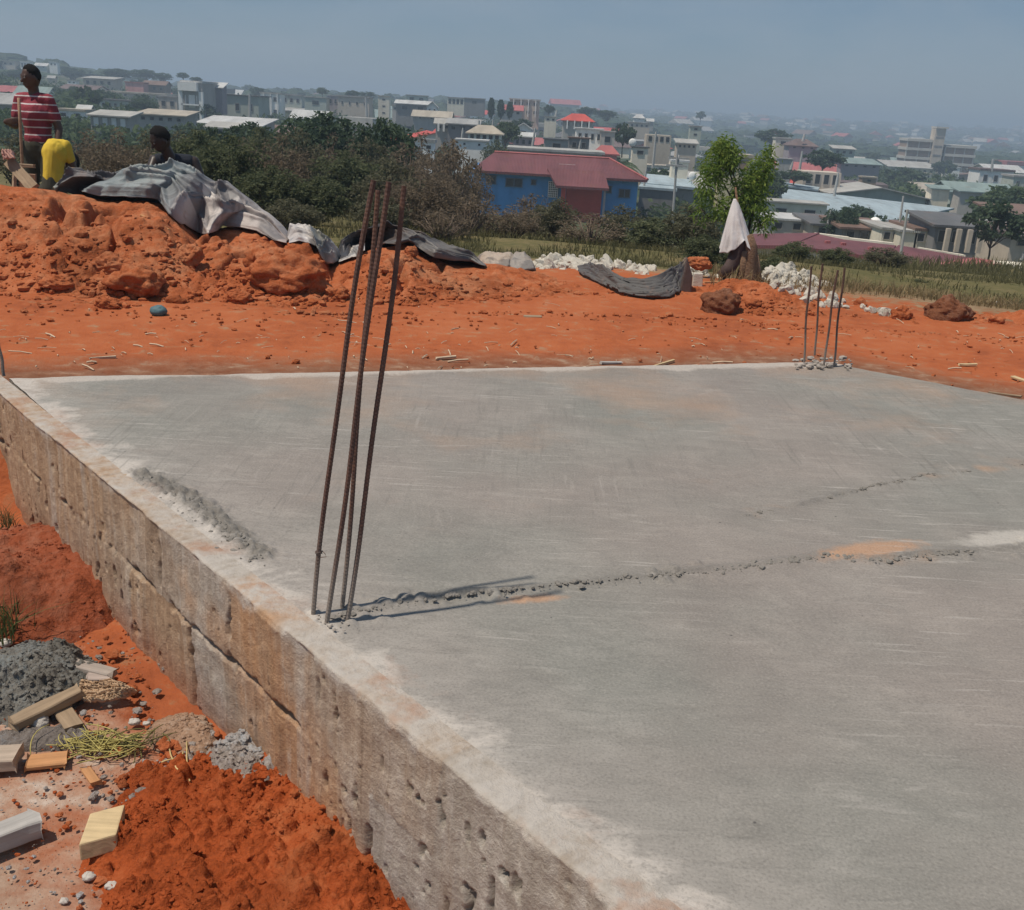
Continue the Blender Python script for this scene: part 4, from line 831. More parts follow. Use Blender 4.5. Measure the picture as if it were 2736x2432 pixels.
# packed stone below the visible ones
q = np.array(HEAP); N = 700; k = rng.integers(0, len(q), N); t = rng.random(N); pts = q[k][:, :3].copy(); pts[:, 2] = q[k][:, 3]+t*(q[k][:, 2]-q[k][:, 3]); pts[:, :2] += rng.normal(0, .03, (N, 2))
crumbs('stone_rubble_core', pts, rng.uniform(.022, .05, N), M_white, 12)
o = link('stone_slab', MB().box((0, 0, 0), (.09, .06, .22), taper=.85).mesh('stone_slab'), M_white, None, D(1862, 765, 8.4)); bevel(o, .008, 2); tag(o, 'tall white block of stone standing next to the felt roll', 'stone block')
o = soil_rock(D(1797, 808, 8.0), .035, 77, 'small whitish flat stone lying before the felt roll', M_white, (1.4, .8, .6), 'rubble_stone', 'rubble stone')

# ------------------------------------------------------------------ stump with a white sack
SP = D(1998, 752, 9.0)
st = thing('tree_stump', 'brown split tree stump standing on the red soil under a white sack', 'tree stump', SP)
M_bark = mat('weathered_bark', (.22, .135, .085), .9, .35, 7, .7, .03)
def q9(x, y, dy=0.0): return D(x, y, 9.0+dy)-SP
b = MB(); b.tube([q9(1990, 765), q9(1994, 735), q9(2000, 700), q9(2004, 665), q9(2000, 630)], [.105, .085, .07, .06, .045], 12); b.tube([q9(2022, 762, .02), q9(2018, 725, .03), q9(2010, 680, .02)], [.05, .05, .04], 10)
b.tube([q9(1978, 762, -.03), q9(1984, 720, -.05), q9(1990, 670, -.03)], [.04, .035, .03], 8)
def roughen(b, a, sc, seed):
    for i, p in enumerate(b.v): b.v[i] = p+a*(np.stack([fbm(p[:, 0]*sc+k*7, p[:, 1]*sc+3, p[:, 2]*sc*.4, 3, seed+k) for k in range(3)], -1)-.5)
    return b
roughen(b, .05, 22, 81).build('trunk', M_bark, st, smooth=True)
b = MB(); b.tube([q9(1930, 740, -.05), q9(1950, 712, -.03), q9(1968, 682, 0), q9(1978, 650, 0), q9(1985, 640, .01)], [.05, .055, .06, .06, .045], 10); roughen(b, .04, 22, 85).build('broken_limb', mat('dark_bark', (.085, .06, .055), .9, .3, 8), st, smooth=True)
b = MB(); b.tube([q9(1965, 500, .02), q9(1972, 560, .02), q9(1990, 640, .02)], [.008, .012, .02], 8); b.build('snag', M_bark, st, smooth=True)
# the sack: a cone of cloth hung over the snag, open in front at the foot
n, mm = 96, 50; a = np.linspace(0, 2*math.pi, n+1); t = np.linspace(0, 1, mm); A, TT = np.meshgrid(a, t, indexing='ij')
top, low = D(1964, 532, 9.02), D(1970, 668, 9.0); ax = low-top
w = .010+.135*TT**.85; fold = 1+.10*TT*np.sin(A*9+3*fbm(np.cos(A)*2, np.sin(A)*2, 0, 2, 88))+.16*TT*(fbm(np.cos(A)*3+5, np.sin(A)*3+5, TT*2, 3, 89)-.5)
X = top[0]+ax[0]*TT+np.cos(A)*w*fold*(1.0); Y = top[1]+np.sin(A)*w*fold*.7; Z = top[2]+ax[2]*TT+.02*TT*(fbm(np.cos(A)*4+9, np.sin(A)*4+9, 0, 3, 90)-.5)
gap = np.exp(-((A-4.95)/.36)**2); Z = Z+gap*TT**3*.09; Z = Z-.035*TT**4*np.exp(-((A-3.6)/.5)**2)-.03*TT**4*np.exp(-((A-6.1)/.4)**2)
Z = Z+.012*(fbm(A*3, TT*9, 0, 3, 93)-.5)
me = npmesh('white_sack', np.stack([X, Y, Z], -1), gridfaces(n+1, mm), True, low); n_ = NT('white_woven_sack'); v = n_.co(); f = n_.noise(n_.map(v, (9, 9, 2.5)), 1.5, 5, .6)
m_ = n_.done(n_.ramp(f, [(.30, (.30, .28, .27)), (.42, (.62, .60, .58)), (.6, (.76, .75, .73))]), .6, n_.bump(n_.noise(v, 60, 3), .3, .004), .3)
o = link('white_sack', me, m_, None, low); md = o.modifiers.new('thick', 'SOLIDIFY'); md.thickness = .003; applied(o); tag(o, 'pointed white sack hung upside down over the top of a tree stump', 'sack')
o = sheet('plastic_bag', [D(x, y, 12.2) for x, y in ((2655, 815), (2668, 808), (2682, 812))], [D(x, y, 12.1) for x, y in ((2646, 838), (2662, 842), (2678, 838))], mat('white_bag', (.62, .64, .66), .5, .15, 20), 'small white plastic bag caught in the dry meadow grass', 'plastic bag', .03, .05, 95, 30, 20, (.06, .08), (14, 4), .003)

# ------------------------------------------------------------------ people behind the mound
def skin_material(name, c): return mat(name, c, .42, .15, 9, .15, .004, .35)
def voxel(b, vox, sm=4):
    o = b.build('tmp', []); md = o.modifiers.new('r', 'REMESH'); md.mode = 'VOXEL'; md.voxel_size = vox; md.use_smooth_shade = True
    s_ = o.modifiers.new('s', 'SMOOTH'); s_.iterations = sm; s_.factor = .5
    applied(o); me = o.data; bpy.data.objects.remove(o); me.polygons.foreach_set('use_smooth', np.ones(len(me.polygons), bool)); return me
def V3(*a): return Vector(a)
def hand(b, wrist, d, palm_n, curl=.35, s=1.0, side=1):
    """palm and five fingers; d: pointing direction, palm_n: out of the palm, side: which side the thumb is on"""
    d = Vector(d).normalized(); pn = Vector(palm_n); pn = (pn-d*pn.dot(d)).normalized(); sd = d.cross(pn)*side; w = Vector(wrist)
    for k in (-1.2, -.4, .4, 1.2): b.cap(w+sd*(.018*k*.6)*s, w+d*.085*s+sd*.019*k*s, .017*s, .013*s, 8)
    for k, l in ((1.35, .072), (.45, .083), (-.45, .077), (-1.35, .058)):
        p = w+d*.085*s+sd*.0185*k*s; dd = d.copy(); seg = l*s/2.5
        for j in range(3):
            dd = (dd+pn*curl*(.7+.4*j)).normalized(); q = p+dd*seg*(1.1-.12*j); b.cap(p, q, (.0098-.0009*j)*s, (.0092-.0009*j)*s, 8); p = q
    p = w+d*.028*s+sd*.024*s; dd = (d*.75+sd*.75+pn*.3).normalized()
    for j in range(2):
        q = p+dd*.034*s; b.cap(p, q, (.0118-.001*j)*s, (.0105-.001*j)*s, 8); p = q; dd = (dd+d*.5+pn*.35).normalized()
def person(label, loc, rz, J, skin, clothes, hair, group=None, scale=1.0, noface=False):
    """J: joint positions, facing -Y before the turn rz"""
    t = thing('person', label, 'person', loc, rz, group); t.scale = scale if isinstance(scale, tuple) else (scale,)*3
    J = {k: Vector(v) for k, v in J.items()}
    b = MB()
    b.cap(J['pelvis'], J['waist'], .125, .115, 16); b.cap(J['waist'], J['chest'], .115, .135, 16)
    sx = (J['shl']-J['shr']).normalized()
    b.cap(J['chest']+sx*.06, J['chest']-sx*.06, .105, .105, 14); b.cap(J['shl']-sx*.05, J['shr']+sx*.05, .062, .062, 12)
    b.cap(J['hipl'], J['hipr'], .095, .095, 14); b.cap(J['chest']+(J['neck']-J['chest'])*.5, J['neck'], .07, .055, 12); b.cap(J['neck'], J['head'], .054, .056, 12)
    up = (J['head']-J['neck']).normalized(); fw = J.get('face', Vector((0, -1, 0))).normalized(); fw = (fw-up*fw.dot(up)).normalized(); sd = up.cross(fw)
    R = Matrix((sd, fw, up)).transposed(); hc = J['head']+up*.045
    b.ell(hc, (.073, .094, .112), 18, 14, R); b.ell(hc-up*.05+fw*.03, (.056, .062, .062), 14, 10, R)          # skull, jaw
    b.cap(hc+fw*.088+up*.01, hc+fw*.108-up*.022, .010, .015, 8)                                               # nose
    b.cap(hc+fw*.082-up*.055+sd*.018, hc+fw*.082-up*.055-sd*.018, .011, .011, 8); b.cap(hc+fw*.08+up*.028+sd*.035, hc+fw*.08+up*.028-sd*.035, .012, .012, 8)
    for k in (-1, 1): b.ell(hc+sd*.074*k-up*.005, (.012, .022, .032), 8, 6, R)
    for L in 'lr':
        b.cap(J['sh'+L], J['el'+L], .052, .041, 12); b.cap(J['el'+L], J['wr'+L], .040, .026, 12)
        hand(b, J['wr'+L], J.get('hd'+L, J['wr'+L]-J['el'+L]), J.get('hn'+L, Vector((0, 0, -1))), J.get('hc'+L, Vector((.35, 0, 0))).x, 1.0, 1 if L == 'l' else -1)
        b.cap(J['hip'+L], J['kn'+L], .088, .060, 14); b.cap(J['kn'+L], J['an'+L], .057, .038, 12)
        f = J.get('ft'+L, Vector((0, -1, 0))).normalized(); b.cap(J['an'+L]-V3(0, 0, .035)-f*.04, J['an'+L]-V3(0, 0, .05)+f*.13, .038, .028, 10)
    link('body', voxel(b, .0085, 3), skin, t)
    for k in (-1, 1):
        MB().ell(hc+fw*.086+up*.012+sd*.032*k, (.012, .008, .009), 10, 6, R).build('eye', mat('eye_white', (.16, .15, .14), .3), t, smooth=True)
    h = MB(); h.ell(hc+up*.022-fw*.010, (.080, .096, .106), 22, 16, R, .10, 5, 9)
    P = h.v[0]-np.asarray(hc); low = P@np.asarray(up) < (.0+.095*np.clip(P@np.asarray(fw)/.075+.1, -1, 1)); P[low] *= .80; h.v[0] = P+np.asarray(hc)
    h.build('hair', hair, t, smooth=True)
    def shirt(m, sleeve=.75, hem=0.0, name='shirt', loose=.024):
        c = MB(); c.cap(J['pelvis']-(J['waist']-J['pelvis'])*hem, J['waist'], .13+loose, .118+loose, 16); c.cap(J['waist'], J['chest'], .118+loose, .137+loose, 16)
        c.cap(J['chest']+sx*.06, J['chest']-sx*.06, .107+loose, .107+loose, 14); c.cap(J['shl']-sx*.05, J['shr']+sx*.05, .064+loose*.6, .064+loose*.6, 12)
        for L in 'lr':
            if sleeve: c.cap(J['sh'+L], J['sh'+L].lerp(J['el'+L], sleeve), .056+loose*.7, .050+loose, 12)
        me = voxel(c, .012, 3); n = len(me.vertices); a = np.zeros(n*3); me.vertices.foreach_get('co', a); a = a.reshape(-1, 3); a += .022*(np.stack([fbm(a[:, 0]*9+k*3, a[:, 1]*9, a[:, 2]*6+k, 3, 140+k) for k in range(3)], -1)-.5); me.vertices.foreach_set('co', a.ravel())
        return link(name, me, m, t)
    def trousers(m, to='an', fr=.93, name='trousers'):
        c = MB(); c.cap(J['hipl'], J['hipr'], .112, .112, 14); c.cap(J['pelvis'], J['waist'].lerp(J['pelvis'], .4), .135, .128, 16)
        for L in 'lr':
            c.cap(J['hip'+L], J['kn'+L], .105, .078, 14)
            if fr: c.cap(J['kn'+L], J['kn'+L].lerp(J[to+L], fr), .078, .066, 12)
        me = voxel(c, .012, 3); return link(name, me, m, t)
    for f in clothes: f(shirt, trousers)
    return t
def striped():
    n = NT('red_striped_cotton'); v = n.co(); z = n.new('ShaderNodeSeparateXYZ'); n.put(z.inputs[0], v); f = n.noise(v, 8, 4)
    ph = n.math('FRACT', n.mul(n.add(z.outputs[2], n.mul(n.add(f, -.5), .012)), 13.2))
    c = n.mix(n.rng(f, .3, .7), (.20, .028, .045), (.27, .045, .06)); c = n.mix(n.mul(n.rng(ph, .80, .84), n.rng(ph, 1.0, .96)), c, (.55, .50, .50))
    return n.done(c, .85, n.bump(n.noise(n.map(v, (1, 1, .5)), 11, 4), .8, .03))
SK = skin_material('dark_brown_skin', (.085, .05, .036)); HAIR = mat('short_black_hair', (.012, .011, .011), .9, .3, 60, .8, .01)
M_trou = mat('dark_olive_trousers', (.06, .058, .042), .9); M_yel = mat('yellow_cotton', (.62, .43, .045), .85, .12, 7, .3, .01); M_navy = mat('dark_navy_cloth', (.022, .026, .036), .9)
STAND = dict(pelvis=(0, 0, .94), waist=(0, .01, 1.06), chest=(0, .0, 1.27), neck=(0, .0, 1.47), head=(.0, -.02, 1.57), hipl=(.09, 0, .9), hipr=(-.09, 0, .9), knl=(.11, -.02, .49), knr=(-.12, -.03, .49), anl=(.12, .02, .09), anr=(-.14, .02, .09),
             shl=(.155, 0, 1.40), shr=(-.155, 0, 1.40), ell=(.225, .03, 1.12), elr=(-.235, -.02, 1.13), wrl=(.255, -.09, .88), wrr=(-.185, -.245, 1.17), hdr=(.75, -.12, .12), hnr=(.1, .9, .1), hcr=(.75, 0, 0), hnl=(-1, 0, 0), face=(-.45, -.85, -.25))
P1 = D(84, 175, 11.0); base = np.array((P1[0], 11.0, P1[2]-1.73))
person('person in a dark red polo with white stripes standing with a wooden pole', base, math.radians(-8), STAND, SK, [lambda s, t: t(M_trou), lambda s, t: s(striped(), .62, -.6, loose=.014)], HAIR)
b = MB(); q = [D(50, 262, 10.72), D(54, 330, 10.74), D(59, 430, 10.76), D(63, 500, 10.78)]; q.append(q[-1]+(q[-1]-q[-2])*1.1); b.tube([tuple(p-q[0]) for p in q], [.015, .015, .0155, .016, .016], 10)
tag(b.build('wooden_pole', wood_material('pole_wood', (.36, .23, .155)), None, loc=q[0], smooth=True), 'straight wooden pole held upright by the person in the striped polo', 'pole')
BEND = dict(pelvis=(0, .0, .80), waist=(0, -.03, .95), chest=(0, -.09, 1.15), neck=(0, -.25, 1.20), head=(0, -.34, 1.10), face=(0, -.3, -1), hipl=(.085, 0, .77), hipr=(-.085, 0, .77), knl=(.12, -.16, .44), knr=(-.12, -.12, .44), anl=(.13, .0, .08), anr=(-.13, .05, .08),
            shl=(.125, -.17, 1.22), shr=(-.125, -.17, 1.22), ell=(.17, -.24, .94), elr=(-.17, -.24, .94), wrl=(.16, -.30, .70), wrr=(-.15, -.31, .69), hnl=(-1, 0, 0), hnr=(1, 0, 0))
P2 = D(146, 366, 10.4); base = np.array((P2[0]-.09, 10.45, P2[2]-1.315))
person('person in a loose yellow shirt bending forward with arms hanging down', base, math.radians(172), BEND, SK, [lambda s, t: t(M_trou), lambda s, t: s(M_yel, .45, 1.7, loose=.006)], HAIR, scale=(.70, 1, 1))
w = P2+np.array((.075, -.05, -.16)); b = MB(); a = np.linspace(0, 2*math.pi, 20)
SIT = dict(pelvis=(0, 0, .22), waist=(.02, -.02, .36), chest=(.03, -.08, .58), neck=(-.02, -.16, .77), head=(-.06, -.20, .86), face=(-.75, -.5, -.35), hipl=(.1, 0, .20), hipr=(-.1, 0, .20), knl=(.22, -.36, .46), knr=(-.16, -.38, .46), anl=(.2, -.34, .08), anr=(-.14, -.36, .08),
           shl=(.21, -.09, .70), shr=(-.15, -.13, .70), ell=(.31, -.13, .43), elr=(-.22, -.32, .48), wrl=(.30, -.30, .32), wrr=(-.08, -.48, .42), hnl=(0, 0, -1), hnr=(0, 0, -1))
P3 = D(440, 335, 10.2); base = np.array((P3[0]+.06, 10.2, P3[2]-1.02))
person('bare shouldered person in dark clothes crouching behind the grey tarpaulin', base, math.radians(12), SIT, skin_material('deep_brown_skin', (.038, .026, .022)), [lambda s, t: t(M_navy), lambda s, t: s(M_navy, 0, .2, 'vest', .010)], HAIR)
sb = base.copy(); g = float(zg(base[0], base[1])); h = base[2]+.10-g
o = MB().box((0, 0, h/2), (.55, .5, h), taper=.9).build('earth_block', M_soil, org=(sb[0], sb[1]+.05, g), loc=None) if h > .05 else None
if o: o.location = (sb[0], sb[1]+.05, g); bevel(o, .05, 3); tag(o, 'lump of red earth the crouching person sits on behind the tarpaulin', 'earth block')
# timber frame, rag and boards on the mound
plank(D(20, 428, 9.3), D(88, 502, 9.05), .10, .03, W_old, 'slanting weathered board propped on the mound crest next to the yellow shirt', tilt=.9, seed=60, rough=.004)
plank(D(36, 452, 9.35), D(33, 505, 9.32), .03, .03, wood_material('pale_stick_wood', (.40, .31, .21)), 'short pale upright stick holding up the slanting board', tilt=0, seed=61)
plank(D(40, 437, 9.45), D(92, 440, 9.45), .03, .03, W_old, 'level batten behind the slanting board under the wooden pole', seed=62)
plank(D(50, 462, 9.42), D(94, 466, 9.42), .03, .16, wood_material('brown_sheet_wood', (.24, .15, .10)), 'brown upright board between the slanting board and the yellow shirt', seed=63)
sheet('cloth_rag', [D(x, y, 9.28) for x, y in ((8, 418), (20, 408), (38, 410))], [D(x, y, 9.2) for x, y in ((10, 428), (24, 426), (40, 424))], mat('dusty_pink_cloth', (.42, .24, .20), .85), 'dusty pink rag lying on the top of the slanting board', 'cloth rag', .03, .03, 97, 40, 20, (.05, .03), (16, 4), .003)
plank(D(205, 458, 9.2), D(385, 470, 8.9), .05, .03, wood_material('reddish_wood', (.40, .22, .13)), 'long reddish plank lying behind the top edge of the grey tarpaulin', seed=64)
plank(D(196, 448, 9.25), D(216, 466, 9.1), .05, .03, W_old, 'stub of board crossing the end of the long reddish plank', seed=65)

# ------------------------------------------------------------------ plants
def leafcloud(C, L, W, seed, droop=.25, out=None, outw=.6):
    R = np.random.default_rng(seed); N = len(C); d = R.normal(0, 1, (N, 3)); d[:, 2] = d[:, 2]*.6-droop
    if out is not None: d = d+outw*out/np.maximum(np.linalg.norm(out, axis=1, keepdims=True), 1e-6)
    d /= np.linalg.norm(d, axis=1, keepdims=True); s_ = np.cross(d, R.normal(0, 1, (N, 3))); s_ /= np.linalg.norm(s_, axis=1, keepdims=True)
    l = L*R.uniform(.6, 1.3, (N, 1)); w = W*R.uniform(.6, 1.3, (N, 1)); nn = np.cross(d, s_)
    V = np.stack([C, C+d*l*.5+s_*w*.5-nn*w*.08, C+d*l-np.array((0, 0, 1))*l*.12, C+d*l*.5-s_*w*.5-nn*w*.08], 1)
    return V.reshape(-1, 3), (np.arange(N)[:, None]*4+np.arange(4)[None])
def crown_pts(n, clumps, R, rad=(1, 1, 1), clump=.28, hollow=.35):
    """leaf positions gathered in clumps spread through an ellipsoid"""
    k = R.normal(0, 1, (clumps, 3)); k /= np.linalg.norm(k, axis=1, keepdims=True); k *= (hollow+(1-hollow)*R.random((clumps, 1))**.6); k[:, 2] = np.abs(k[:, 2])*1.0*np.where(R.random(clumps) < .75, 1, -.5)
    j = R.integers(0, clumps, n); sz = R.uniform(.5, 1.3, clumps)
    p = R.normal(0, 1, (n, 3)); p /= np.linalg.norm(p, axis=1, keepdims=True); p *= (R.random((n, 1))**.4)*clump*sz[j][:, None]*np.array((1, 1, .7))
    return (k[j]+p)*np.asarray(rad), p, k*np.asarray(rad)
_proto = {}
def plant(name, label, cat, loc, h, w, kind, group=None, rz=None, lean=0):
    """kind -> prototype meshes of unit size (height 1, width 1), copied"""
    if kind not in _proto: _proto[kind] = PROTO[kind](kind)
    t = thing(name, label, cat, loc, random.uniform(0, 6.28) if rz is None else rz, group); t.scale = (w, w, h)
    for nm, me, m_ in _proto[kind]: link(nm, me, m_, t)
    return t
def mk_bush(n, cl, L, W, fm, sm, clump=.25, seed=1, stems=14, hollow=.3, droop=.1, cz=.48, rz=.52, foil='foliage'):
    def f(kind):
        R = np.random.default_rng(seed); C, o, K = crown_pts(n, cl, R, (.42, .42, rz*.85), clump, hollow); C[:, 2] += cz*.8; K = K+(0, 0, cz*.8); ok = C[:, 2] > .0; C, o = C[ok], o[ok]
        V, F = leafcloud(C, L, W, seed, droop, o, .7); b = MB()
        for i in range(stems):
            k = K[i % len(K)]; b.tube([(k[0]*.12, k[1]*.12, -.05), (k[0]*.5, k[1]*.5, max(k[2], .1)*.5), (k[0]*.9, k[1]*.9, max(k[2], .1)*.95)], [.012, .009, .004], 5)
        return [(foil, npmesh(kind+'_foliage', V, F, False), fm), ('stem', b.mesh(kind+'_stem', None, True), sm)]
    return f
def mk_tree(n, cl, L, W, fm, sm, seed, trunk=.35, rad=(.5, .5, .36), clump=.22, hollow=.45, tr=.022, droop=.2):
    def f(kind):
        R = np.random.default_rng(seed); C, o, K = crown_pts(n, cl, R, rad, clump, hollow); cz = 1-rad[2]*1.05; C[:, 2] += cz; K = K+(0, 0, cz)
        V, F = leafcloud(C, L, W, seed, droop, o, .7); b = MB(); top = (R.normal(0, .02), R.normal(0, .02), cz)
        b.tube([(0, 0, -.06), (.01, 0, trunk*.5), (0, .015, trunk), top], [tr*1.4, tr, tr*.85, tr*.4], 8)
        for k in K[:12]: b.tube([(0, .01, trunk*.85), (k[0]*.5, k[1]*.5, trunk+(k[2]-trunk)*.6), tuple(k)], [tr*.6, tr*.4, tr*.15], 5)
        return [('crown', npmesh(kind+'_crown', V, F, False), fm), ('trunk', b.mesh(kind+'_trunk', None, True), sm)]
    return f
def mk_cypress(kind):
    R = np.random.default_rng(5); n = 1500; z = R.random(n)**.9; r = .5*np.sqrt(R.random(n))*(np.sin(np.clip(z*1.02, 0, 1)*math.pi)**.7*.8+.12*(1-z)); a = R.uniform(0, 6.28, n)
    C = np.stack([r*np.cos(a), r*np.sin(a), .05+.93*z], -1); V, F = leafcloud(C, .22, .09, 5, -.9); V[:, 2] = np.clip(V[:, 2], 0, 1.02)
    return [('crown', npmesh('cypress_crown', V, F, False), L_dark), ('trunk', MB().tube([(0, 0, -.05), (0, 0, .3)], [.06, .05], 6).mesh('cypress_trunk'), M_bark2)]
def mk_palmlike(kind):
    R = np.random.default_rng(9); V = []; F = []; b = MB(); b.tube([(0, 0, -.05), (.01, 0, .5), (0, 0, .72)], [.03, .022, .02], 8)
    for i in range(16):
        a = i*2.4+R.uniform(-.2, .2); e = R.uniform(-.1, .9); dx, dy = math.cos(a), math.sin(a)
        for t in np.linspace(.1, 1, 22):
            c = np.array((dx*.42*t, dy*.42*t, .72+.42*t*e-.34*t*t)); s_ = np.array((-dy, dx, 0)); l = .15*(1-.5*t)
            for k in (-1, 1):
                q = c+s_*k*l+np.array((dx*.05, dy*.05, -.05)); o = len(V); V += [c-np.array((dx, dy, 0))*.014, q, c+np.array((dx, dy, 0))*.014]; F.append((o, o+1, o+2))
    return [('crown', npmesh('palm_crown', V, np.array(F), False), L_mid), ('trunk', b.mesh('palm_trunk', None, True), M_bark2)]
L_dark = leafmat('dark_foliage', (.06, .10, .06), (.10, .14, .075), .4); L_mid = leafmat('mid_foliage', (.08, .125, .06), (.13, .175, .08), .4); L_bush = leafmat('bush_foliage', (.10, .125, .062), (.165, .17, .09), .45)
L_dry = leafmat('dry_foliage', (.16, .125, .088), (.24, .19, .13), .4); L_bright = leafmat('bright_foliage', (.11, .20, .035), (.28, .34, .075), .5); L_dull = leafmat('dull_foliage', (.115, .118, .072), (.18, .165, .10), .4)
M_bark2 = mat('grey_brown_bark', (.10, .075, .055), .9, .3, 5)
PROTO = dict(bush_green=mk_bush(5200, 70, .055, .026, L_bush, M_bark2, .22, 21), bush_dark=mk_bush(5200, 90, .055, .026, L_dark, M_bark2, .17, 22, 14, .15), bush_dry=mk_bush(3600, 80, .05, .016, L_dry, M_bark2, .22, 23, 40, .3, 0), bush_dull=mk_bush(4600, 75, .055, .022, L_dull, M_bark2, .22, 24, 26),
             bush_thin=mk_bush(1500, 60, .06, .02, L_dry, mat('dry_stem', (.17, .13, .10), .9), .2, 25, 60, .3, 0), weed=mk_bush(500, 22, .12, .035, L_bush, M_bark2, .25, 26, 8),
             tree_round=mk_tree(3000, 46, .085, .05, L_dark, M_bark2, 31), tree_wide=mk_tree(3400, 54, .08, .05, L_mid, M_bark2, 32, .22, (.5, .5, .40)), tree_tall=mk_tree(2600, 40, .08, .05, L_mid, M_bark2, 33, .38, (.5, .5, .34), .24, .3), tree_loose=mk_tree(2000, 40, .085, .045, L_dark, M_bark2, 34, .3, (.5, .5, .38), .2, .4, .016), cypress=mk_cypress, palm=mk_palmlike)
# shrubs between the mound and the houses: photo column, foot row, distance, height row, width px, kind
SHR = [(60, 470, 20, 365, 190, 'bush_dull', 'dull green scrub behind the person in the striped polo'), (235, 470, 18, 350, 190, 'bush_dry', 'brownish dry scrub behind the end of the tarpaulin'), (330, 465, 17, 348, 190, 'bush_dry', 'brown dry bush left of the crouching person'), (395, 455, 22, 350, 150, 'bush_dull', 'dull bush directly behind the crouching person'),
       (520, 500, 19, 345, 190, 'bush_green', 'leafy green bush right behind the crouching person'), (620, 535, 16, 360, 190, 'bush_green', 'green bush rising over the sloping edge of the grey tarpaulin'), (560, 440, 32, 335, 170, 'bush_dark', 'dark bush in front of the white two storey house'), (680, 420, 38, 322, 190, 'bush_dark', 'dark broad bush below the balcony house'),
       (745, 560, 17, 362, 180, 'bush_dry', 'brown bush with a pale top in the middle of the scrub'), (720, 580, 14.5, 440, 170, 'bush_green', 'low green bush above the pale crumpled sheet'), (850, 480, 34, 292, 260, 'bush_dark', 'tallest dark green bush in the middle of the scrub'), (930, 560, 21, 400, 190, 'bush_green', 'green bush behind the tops of the near bars, on their left'), (840, 590, 15, 470, 170, 'bush_green', 'green bush standing before the brown bush with the pale top'),
       (1030, 480, 30, 310, 190, 'bush_dark', 'dark narrow bush beneath the tall beige house'), (1040, 590, 16, 430, 180, 'bush_dull', 'dull bush right behind the tops of the near bars'), (1120, 600, 15, 455, 200, 'bush_dry', 'brown bush right of the tops of the near bars'), (1130, 470, 34, 350, 170, 'bush_dry', 'dry greyish bush below the pale gabled house'), (1190, 510, 24, 375, 170, 'bush_thin', 'leafless twiggy bush showing pale house walls through it'),
       (1225, 560, 26, 400, 140, 'bush_thin', 'twiggy bush left of the left end of the blue house'), (1275, 530, 30, 432, 80, 'bush_thin', 'thin bush standing before the left corner of the blue house'), (1240, 640, 15, 520, 200, 'bush_thin', 'wide brown bush below the left end of the blue house'), (1360, 640, 15.5, 548, 170, 'bush_dry', 'brown bush below the window of the blue house'), (1480, 645, 17, 528, 130, 'bush_dull', 'dull green bush before the lattice door of the blue house'),
       (1575, 650, 15, 572, 180, 'bush_thin', 'brown bush in front of the red porch of the blue house'), (1655, 655, 18, 548, 130, 'bush_dull', 'dull bush below the twin window of the blue house'), (1750, 660, 17, 580, 170, 'bush_green', 'green bush before the grey shed wall'), (1840, 655, 16, 545, 150, 'bush_dull', 'dark loose bush left of the white sack'), (1330, 415, 88, 372, 90, 'bush_green', 'green bush growing behind the left end of the red roof'), (1880, 690, 12.5, 625, 130, 'bush_green', 'low green bush at the foot of the white sack'),
       (2055, 755, 11.5, 685, 110, 'bush_green', 'green leafy clump right of the stump beside the white rubble'), (2120, 690, 17, 645, 100, 'bush_green', 'low plants before the white wall right of the stump'), (2230, 700, 17, 660, 90, 'bush_green', 'green clump behind the far thin bars'), (2365, 715, 20, 660, 120, 'bush_dull', 'dull bush hiding the foot of two light poles'), (2250, 590, 60, 550, 110, 'bush_dark', 'dark bush in front of the big blue roofed shed')]
SHR += [(480, 480, 26, 352, 150, 'bush_dull', 'scrubby bush left of the leafy green bush by the crouching person'), (650, 500, 24, 372, 150, 'bush_dry', 'brown patchy bush in front of the dark broad bush'), (800, 520, 25, 345, 150, 'bush_dull', 'dull bush under the tallest dark green bush'), (900, 500, 27, 360, 140, 'bush_dry', 'brownish bush right under the tallest dark green bush'), (990, 520, 26, 372, 150, 'bush_dull', 'olive bush between two dark bushes below the tall beige house'),
        (1085, 520, 27, 388, 150, 'bush_thin', 'twiggy brown bush right of the dark narrow bush'), (1150, 540, 22, 420, 160, 'bush_dry', 'wide brown bush below the leafless twiggy bush'), (1010, 600, 13.5, 520, 150, 'bush_dull', 'low olive bush behind the black tarpaulin'), (1180, 630, 13.5, 560, 150, 'bush_thin', 'low twiggy growth above the grassy strip right of the black tarpaulin'), (1420, 640, 19, 520, 120, 'bush_thin', 'thin twigs standing before the lattice door of the blue house'), (700, 460, 30, 338, 130, 'bush_green', 'leafy bush left of the tallest dark green bush'), (780, 600, 13.5, 530, 140, 'bush_dull', 'low olive growth above the small crumpled plastic sheet')]
for x, yb, d, yt, w, k, lb in SHR:
    P = D(x, yb, d); g = float(zg(P[0], P[1])); T = D(x, yt, d); z0 = min(g, P[2])-.05; ww = w*d*1.06/2700
    plant('shrub', lb, 'shrub', (P[0], P[1], z0), (T[2]-z0)/.84, ww*1.15, k, 'shrubs between the mound and the houses')
for i, (x, y, d, yt, w) in enumerate(((2455, 770, 13.5, 742, 46), (2300, 822, 10.5, 796, 30), (2720, 845, 12, 790, 40))):
    P = D(x, y, d); T = D(x, yt, d); plant('weed', ('small weed tuft in the dry meadow', 'tiny weed beside the row of white stones', 'weed behind the white plastic bag')[i], 'weed', (P[0], P[1], float(zg(P[0], P[1]))-.02), max(.08, T[2]-float(zg(P[0], P[1]))), w*d*1.06/2700, 'weed')
